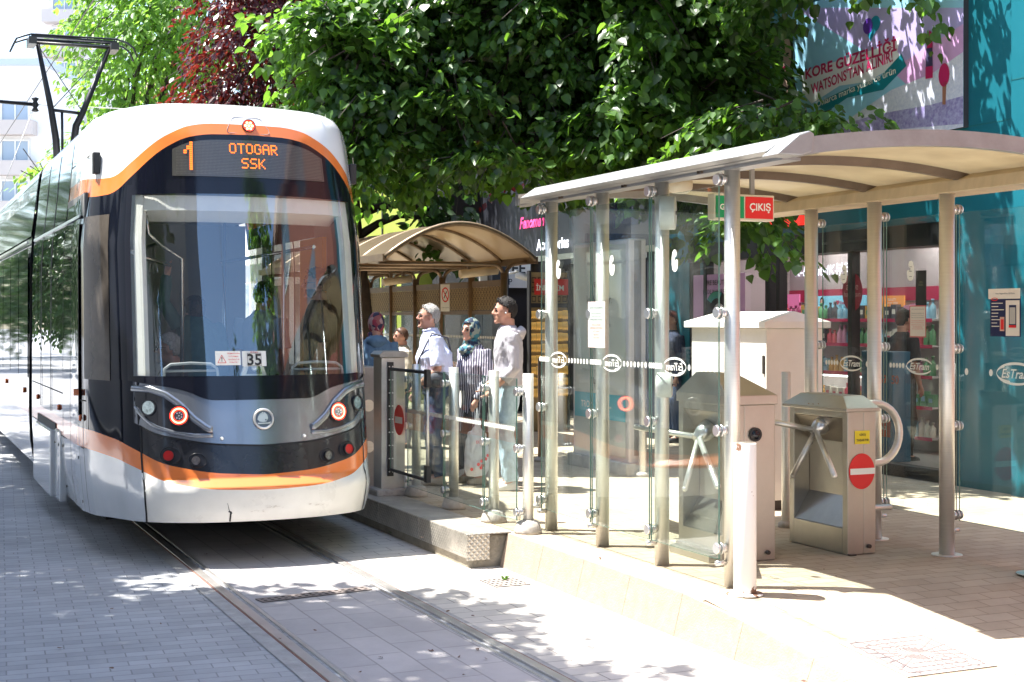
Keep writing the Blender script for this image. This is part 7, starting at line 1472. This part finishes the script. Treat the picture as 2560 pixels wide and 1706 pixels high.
# old man in pale blue shirt
t, J, S, Hd = person('grey haired man with open mouth in a pale blue short sleeved shirt with shoulder bag', at_px(1088, 13.45), 194, 1.70, pose=dict(eL=(-.25, .02, 1.12), wL=(-.19, .20, .97), eR=(.25, -.02, 1.12), wR=(.20, .14, .90), head=(0, .065, 1.62)),
    fat=1.36, bend=.10, hair=(greyh, .010), browm=greyh, glasses=True, mouth_open=True, top=(cloth('pale_blue_shirt', (.60, .65, .85)), 'short', .9), collar=True, trousers=denim, shoes=mat('beige_shoes', (.45, .38, .30), .7), yaw=-4, pitch=4)
mb = MB(); mb.tube([S((-.13, .06, 1.465)), S((-.17, .12, 1.36)), S((-.10, .175, 1.22)), S((.02, .19, 1.08)), S((.2, .08, .98))], [.008]*5, 8); mb.tube([S((-.13, .06, 1.468)), S((-.12, -.10, 1.42)), S((0, -.17, 1.22)), S((.2, -.06, .98))], [.008]*4, 8); (mb.obj('bag_strap', mat('dark_strap', (.06, .06, .08), .7), t))
mb = MB(); mb.sphere(S((-.27, .02, 1.02)), (.05, .12, .075), 14, 10); sb = blob('bag', mb, mat('dark_strap', (0, 0, 0)), None, .012, 3); sb.name = 'shoulder_bag'; sb.location = t.location; sb.rotation_euler = t.rotation_euler; tag(sb, 'small black shoulder bag under the elbow of the grey haired man', 'bag')
# older woman
strip_ = stripemat('striped_fabric', (.05, .05, .09), (.62, .60, .68), 190); scarf = patmat('blue_floral_scarf', [(.012, .05, .10), (.03, .16, .20), (.008, .02, .05), (.22, .26, .22), (.02, .09, .15)], 26)
t, J, S, Hd = person('older woman in blue floral headscarf, glasses and striped tunic with a plastic bag', at_px(1183, 13.5), 220, 1.56, pose=dict(wL=(-.21, .12, .90), wR=(.20, .10, .80), eL=(-.26, .0, 1.12)), fat=1.2, hijab=scarf, glasses=True, top=(strip_, 'long', .9), tunic=.55, skirt=cloth('dark_skirt', (.03, .03, .04)), collar=True, collarm=cloth('dark_collar', (.02, .03, .06)), shoes=mat('beige_shoes', (0, 0, 0)), yaw=6)
bagm = bpy.data.materials.new('plastic_bag'); bagm.use_nodes = True; _N = bagm.node_tree.nodes; _L = bagm.node_tree.links; _b = _N['Principled BSDF']; _b.inputs['Base Color'].default_value = (.8, .8, .82, 1); _b.inputs['Roughness'].default_value = .3; _t = _N.new('ShaderNodeBsdfTranslucent'); _t.inputs[0].default_value = (.8, .8, .82, 1); _mx = _N.new('ShaderNodeMixShader'); _mx.inputs[0].default_value = .4; _L.new(_b.outputs[0], _mx.inputs[1]); _L.new(_t.outputs[0], _mx.inputs[2]); _L.new(_mx.outputs[0], _N['Material Output'].inputs[0])
pb_ = PV(1192, 1040, WU((1192-1280)/F*13.2, 13.2)[1]); vB = WU((1192-1280)/F*13.2, 13.2)[1]
t = thing('plastic_bag', 'white plastic shopping bag with red print hanging from the woman\'s hand', 'bag', (pb_[0], vB, .5)); mb = MB()
mb.tube([(pb_[0], vB, .34), (pb_[0], vB, .42), (pb_[0], vB, .60), (pb_[0], vB, .74), (pb_[0]+.01, vB, .80), (pb_[0], vB, .98)], [(.10, .04), (.135, .06), (.13, .05), (.10, .03), (.03, .02), (.012, .008)], 20); blob('bag', mb, bagm, None, .010, 2, fold=.012, fs=16); bo = bpy.data.objects[-1] if False else [q for q in COL.objects if q.name.startswith('bag') and q.parent is None and 'label' not in q][-1]
bo.parent = t; bo.name = 'bag_body'; bo.data.transform(Matrix.Translation(Vector((-pb_[0], -vB, -.5))))
mb = MB(); lettering(mb, 'ECZA', (pb_[0]+.02, vB-.058, .66), '-v', .10, .03, off=.004, bold=.01)
random.seed(2)
for q in range(7): V, Fc = ellipse2(.016, .016, 10); put2d(mb, V, Fc, (pb_[0]+random.uniform(-.09, .09), vB-.066, .40+random.uniform(0, .14)), '-v', 0, .004)
mb.obj('bag_print', red, t)
# young man in grey hoodie
hood = cloth('grey_hoodie', (.44, .43, .47), var=.05)
t, J, S, Hd = person('young man with short dark hair in a grey hooded sweatshirt and pale jeans', at_px(1271, 13.0), 184, 1.75, pose=dict(eL=(-.24, -.05, 1.12), wL=(-.17, .15, .93), eR=(.25, -.04, 1.12), wR=(.18, .18, .95)), hair=(blackh, .016), top=(hood, 'rolled', .9), hood=True, trousers=lden, legw=1.18, shoes=mat('white_sneakers', (.75, .74, .72), .5), yaw=3, tufts=70)
mb = MB(); mb.sphere(Hd(-.088, .0, -.012), .009, 8, 6); mb.obj('earbud', whitep, t)
# woman with pink headscarf, back turned
scarf2 = patmat('pink_plaid_scarf', [(.38, .05, .08), (.50, .34, .33), (.05, .04, .09), (.36, .12, .12), (.30, .05, .09)], 20)
person('woman with pink checked headscarf in a blue denim jacket seen from behind', at_px(940, 15.0), 100, 1.62, hijab=scarf2, top=(cloth('denim_jacket', (.13, .24, .38), var=.15, vscale=8), 'long', .86), tunic=.7, hood=True, trousers=lden, yaw=25)
# person seated in the far shelter
person('brown haired person in cream top waiting inside the bronze shelter', (*at_px(1008, 17.2)[:2], PZ), 200, 1.45, hair=(mat('brown_hair', (.10, .05, .03), .5), .012), top=(cloth('cream_top', (.60, .55, .45)), 'long', .9), trousers=denim)
# shop assistant
person('shop assistant with dark hair in a black shirt inside the teal shop', (7.6, PU(2255, 900, 7.6)[0], PZ), 30, 1.66, hair=(blackh, .014), top=(cloth('black_shirt', (.02, .02, .025)), 'short', .9), trousers=cloth('black_trousers', (.02, .02, .02)))
person('passer-by in dark clothes standing by the shop doorway behind the glass', (*at_px(1683, 18.0)[:2], PZ), 200, 1.66, hair=(mat('auburn_hair', (.12, .03, .02), .5), .012), top=(cloth('navy_top', (.02, .03, .07)), 'long', .9), trousers=denim)
# passengers behind the windscreen
FL = .40
person('seated tram passenger with grey hair and dark sunglasses in the cab end of the tram', (*at_px(432, 11.35)[:2], FL), 178, 1.74, sit=1, hair=(greyh, .008), browm=greyh, glasses='dark', glassm=eyew, skinm=skin2, top=(cloth('dark_shirt', (.03, .035, .05)), 'short', .9), trousers=denim, yaw=0)
person('tram passenger in a green jacket holding a strap with a raised arm behind the windscreen', (*at_px(500, 11.95)[:2], FL), 120, 1.66, pose=dict(head=(.0, .16, 1.54), sL=(-.17, .08, 1.40), eL=(-.30, .10, 1.62), wL=(-.26, .12, 1.86)), bend=.35, hair=(mat('curly_brown_hair', (.09, .06, .045), .7, var=.5, vscale=50), .018), tufts=220, top=(cloth('green_jacket', (.06, .13, .12), var=.15, vscale=6), 'long', .86), trousers=denim)
person('tall bearded tram passenger in a black top beside the yellow partition', (*at_px(800, 12.0)[:2], FL), 185, 1.82, skinm=skin2, hair=(blackh, .016), beard=blackh, glasses=True, top=(cloth('black_top', (.015, .015, .018)), 'short', .86), trousers=cloth('olive_trousers', (.08, .06, .03)))
person('tram passenger in a pale checked shirt in the middle behind the windscreen', (*at_px(655, 12.6)[:2], FL), 75, 1.72, skinm=skin2, hair=(blackh, .014), top=(cloth('pale_check_shirt', (.40, .45, .50)), 'short', .86), trousers=denim)
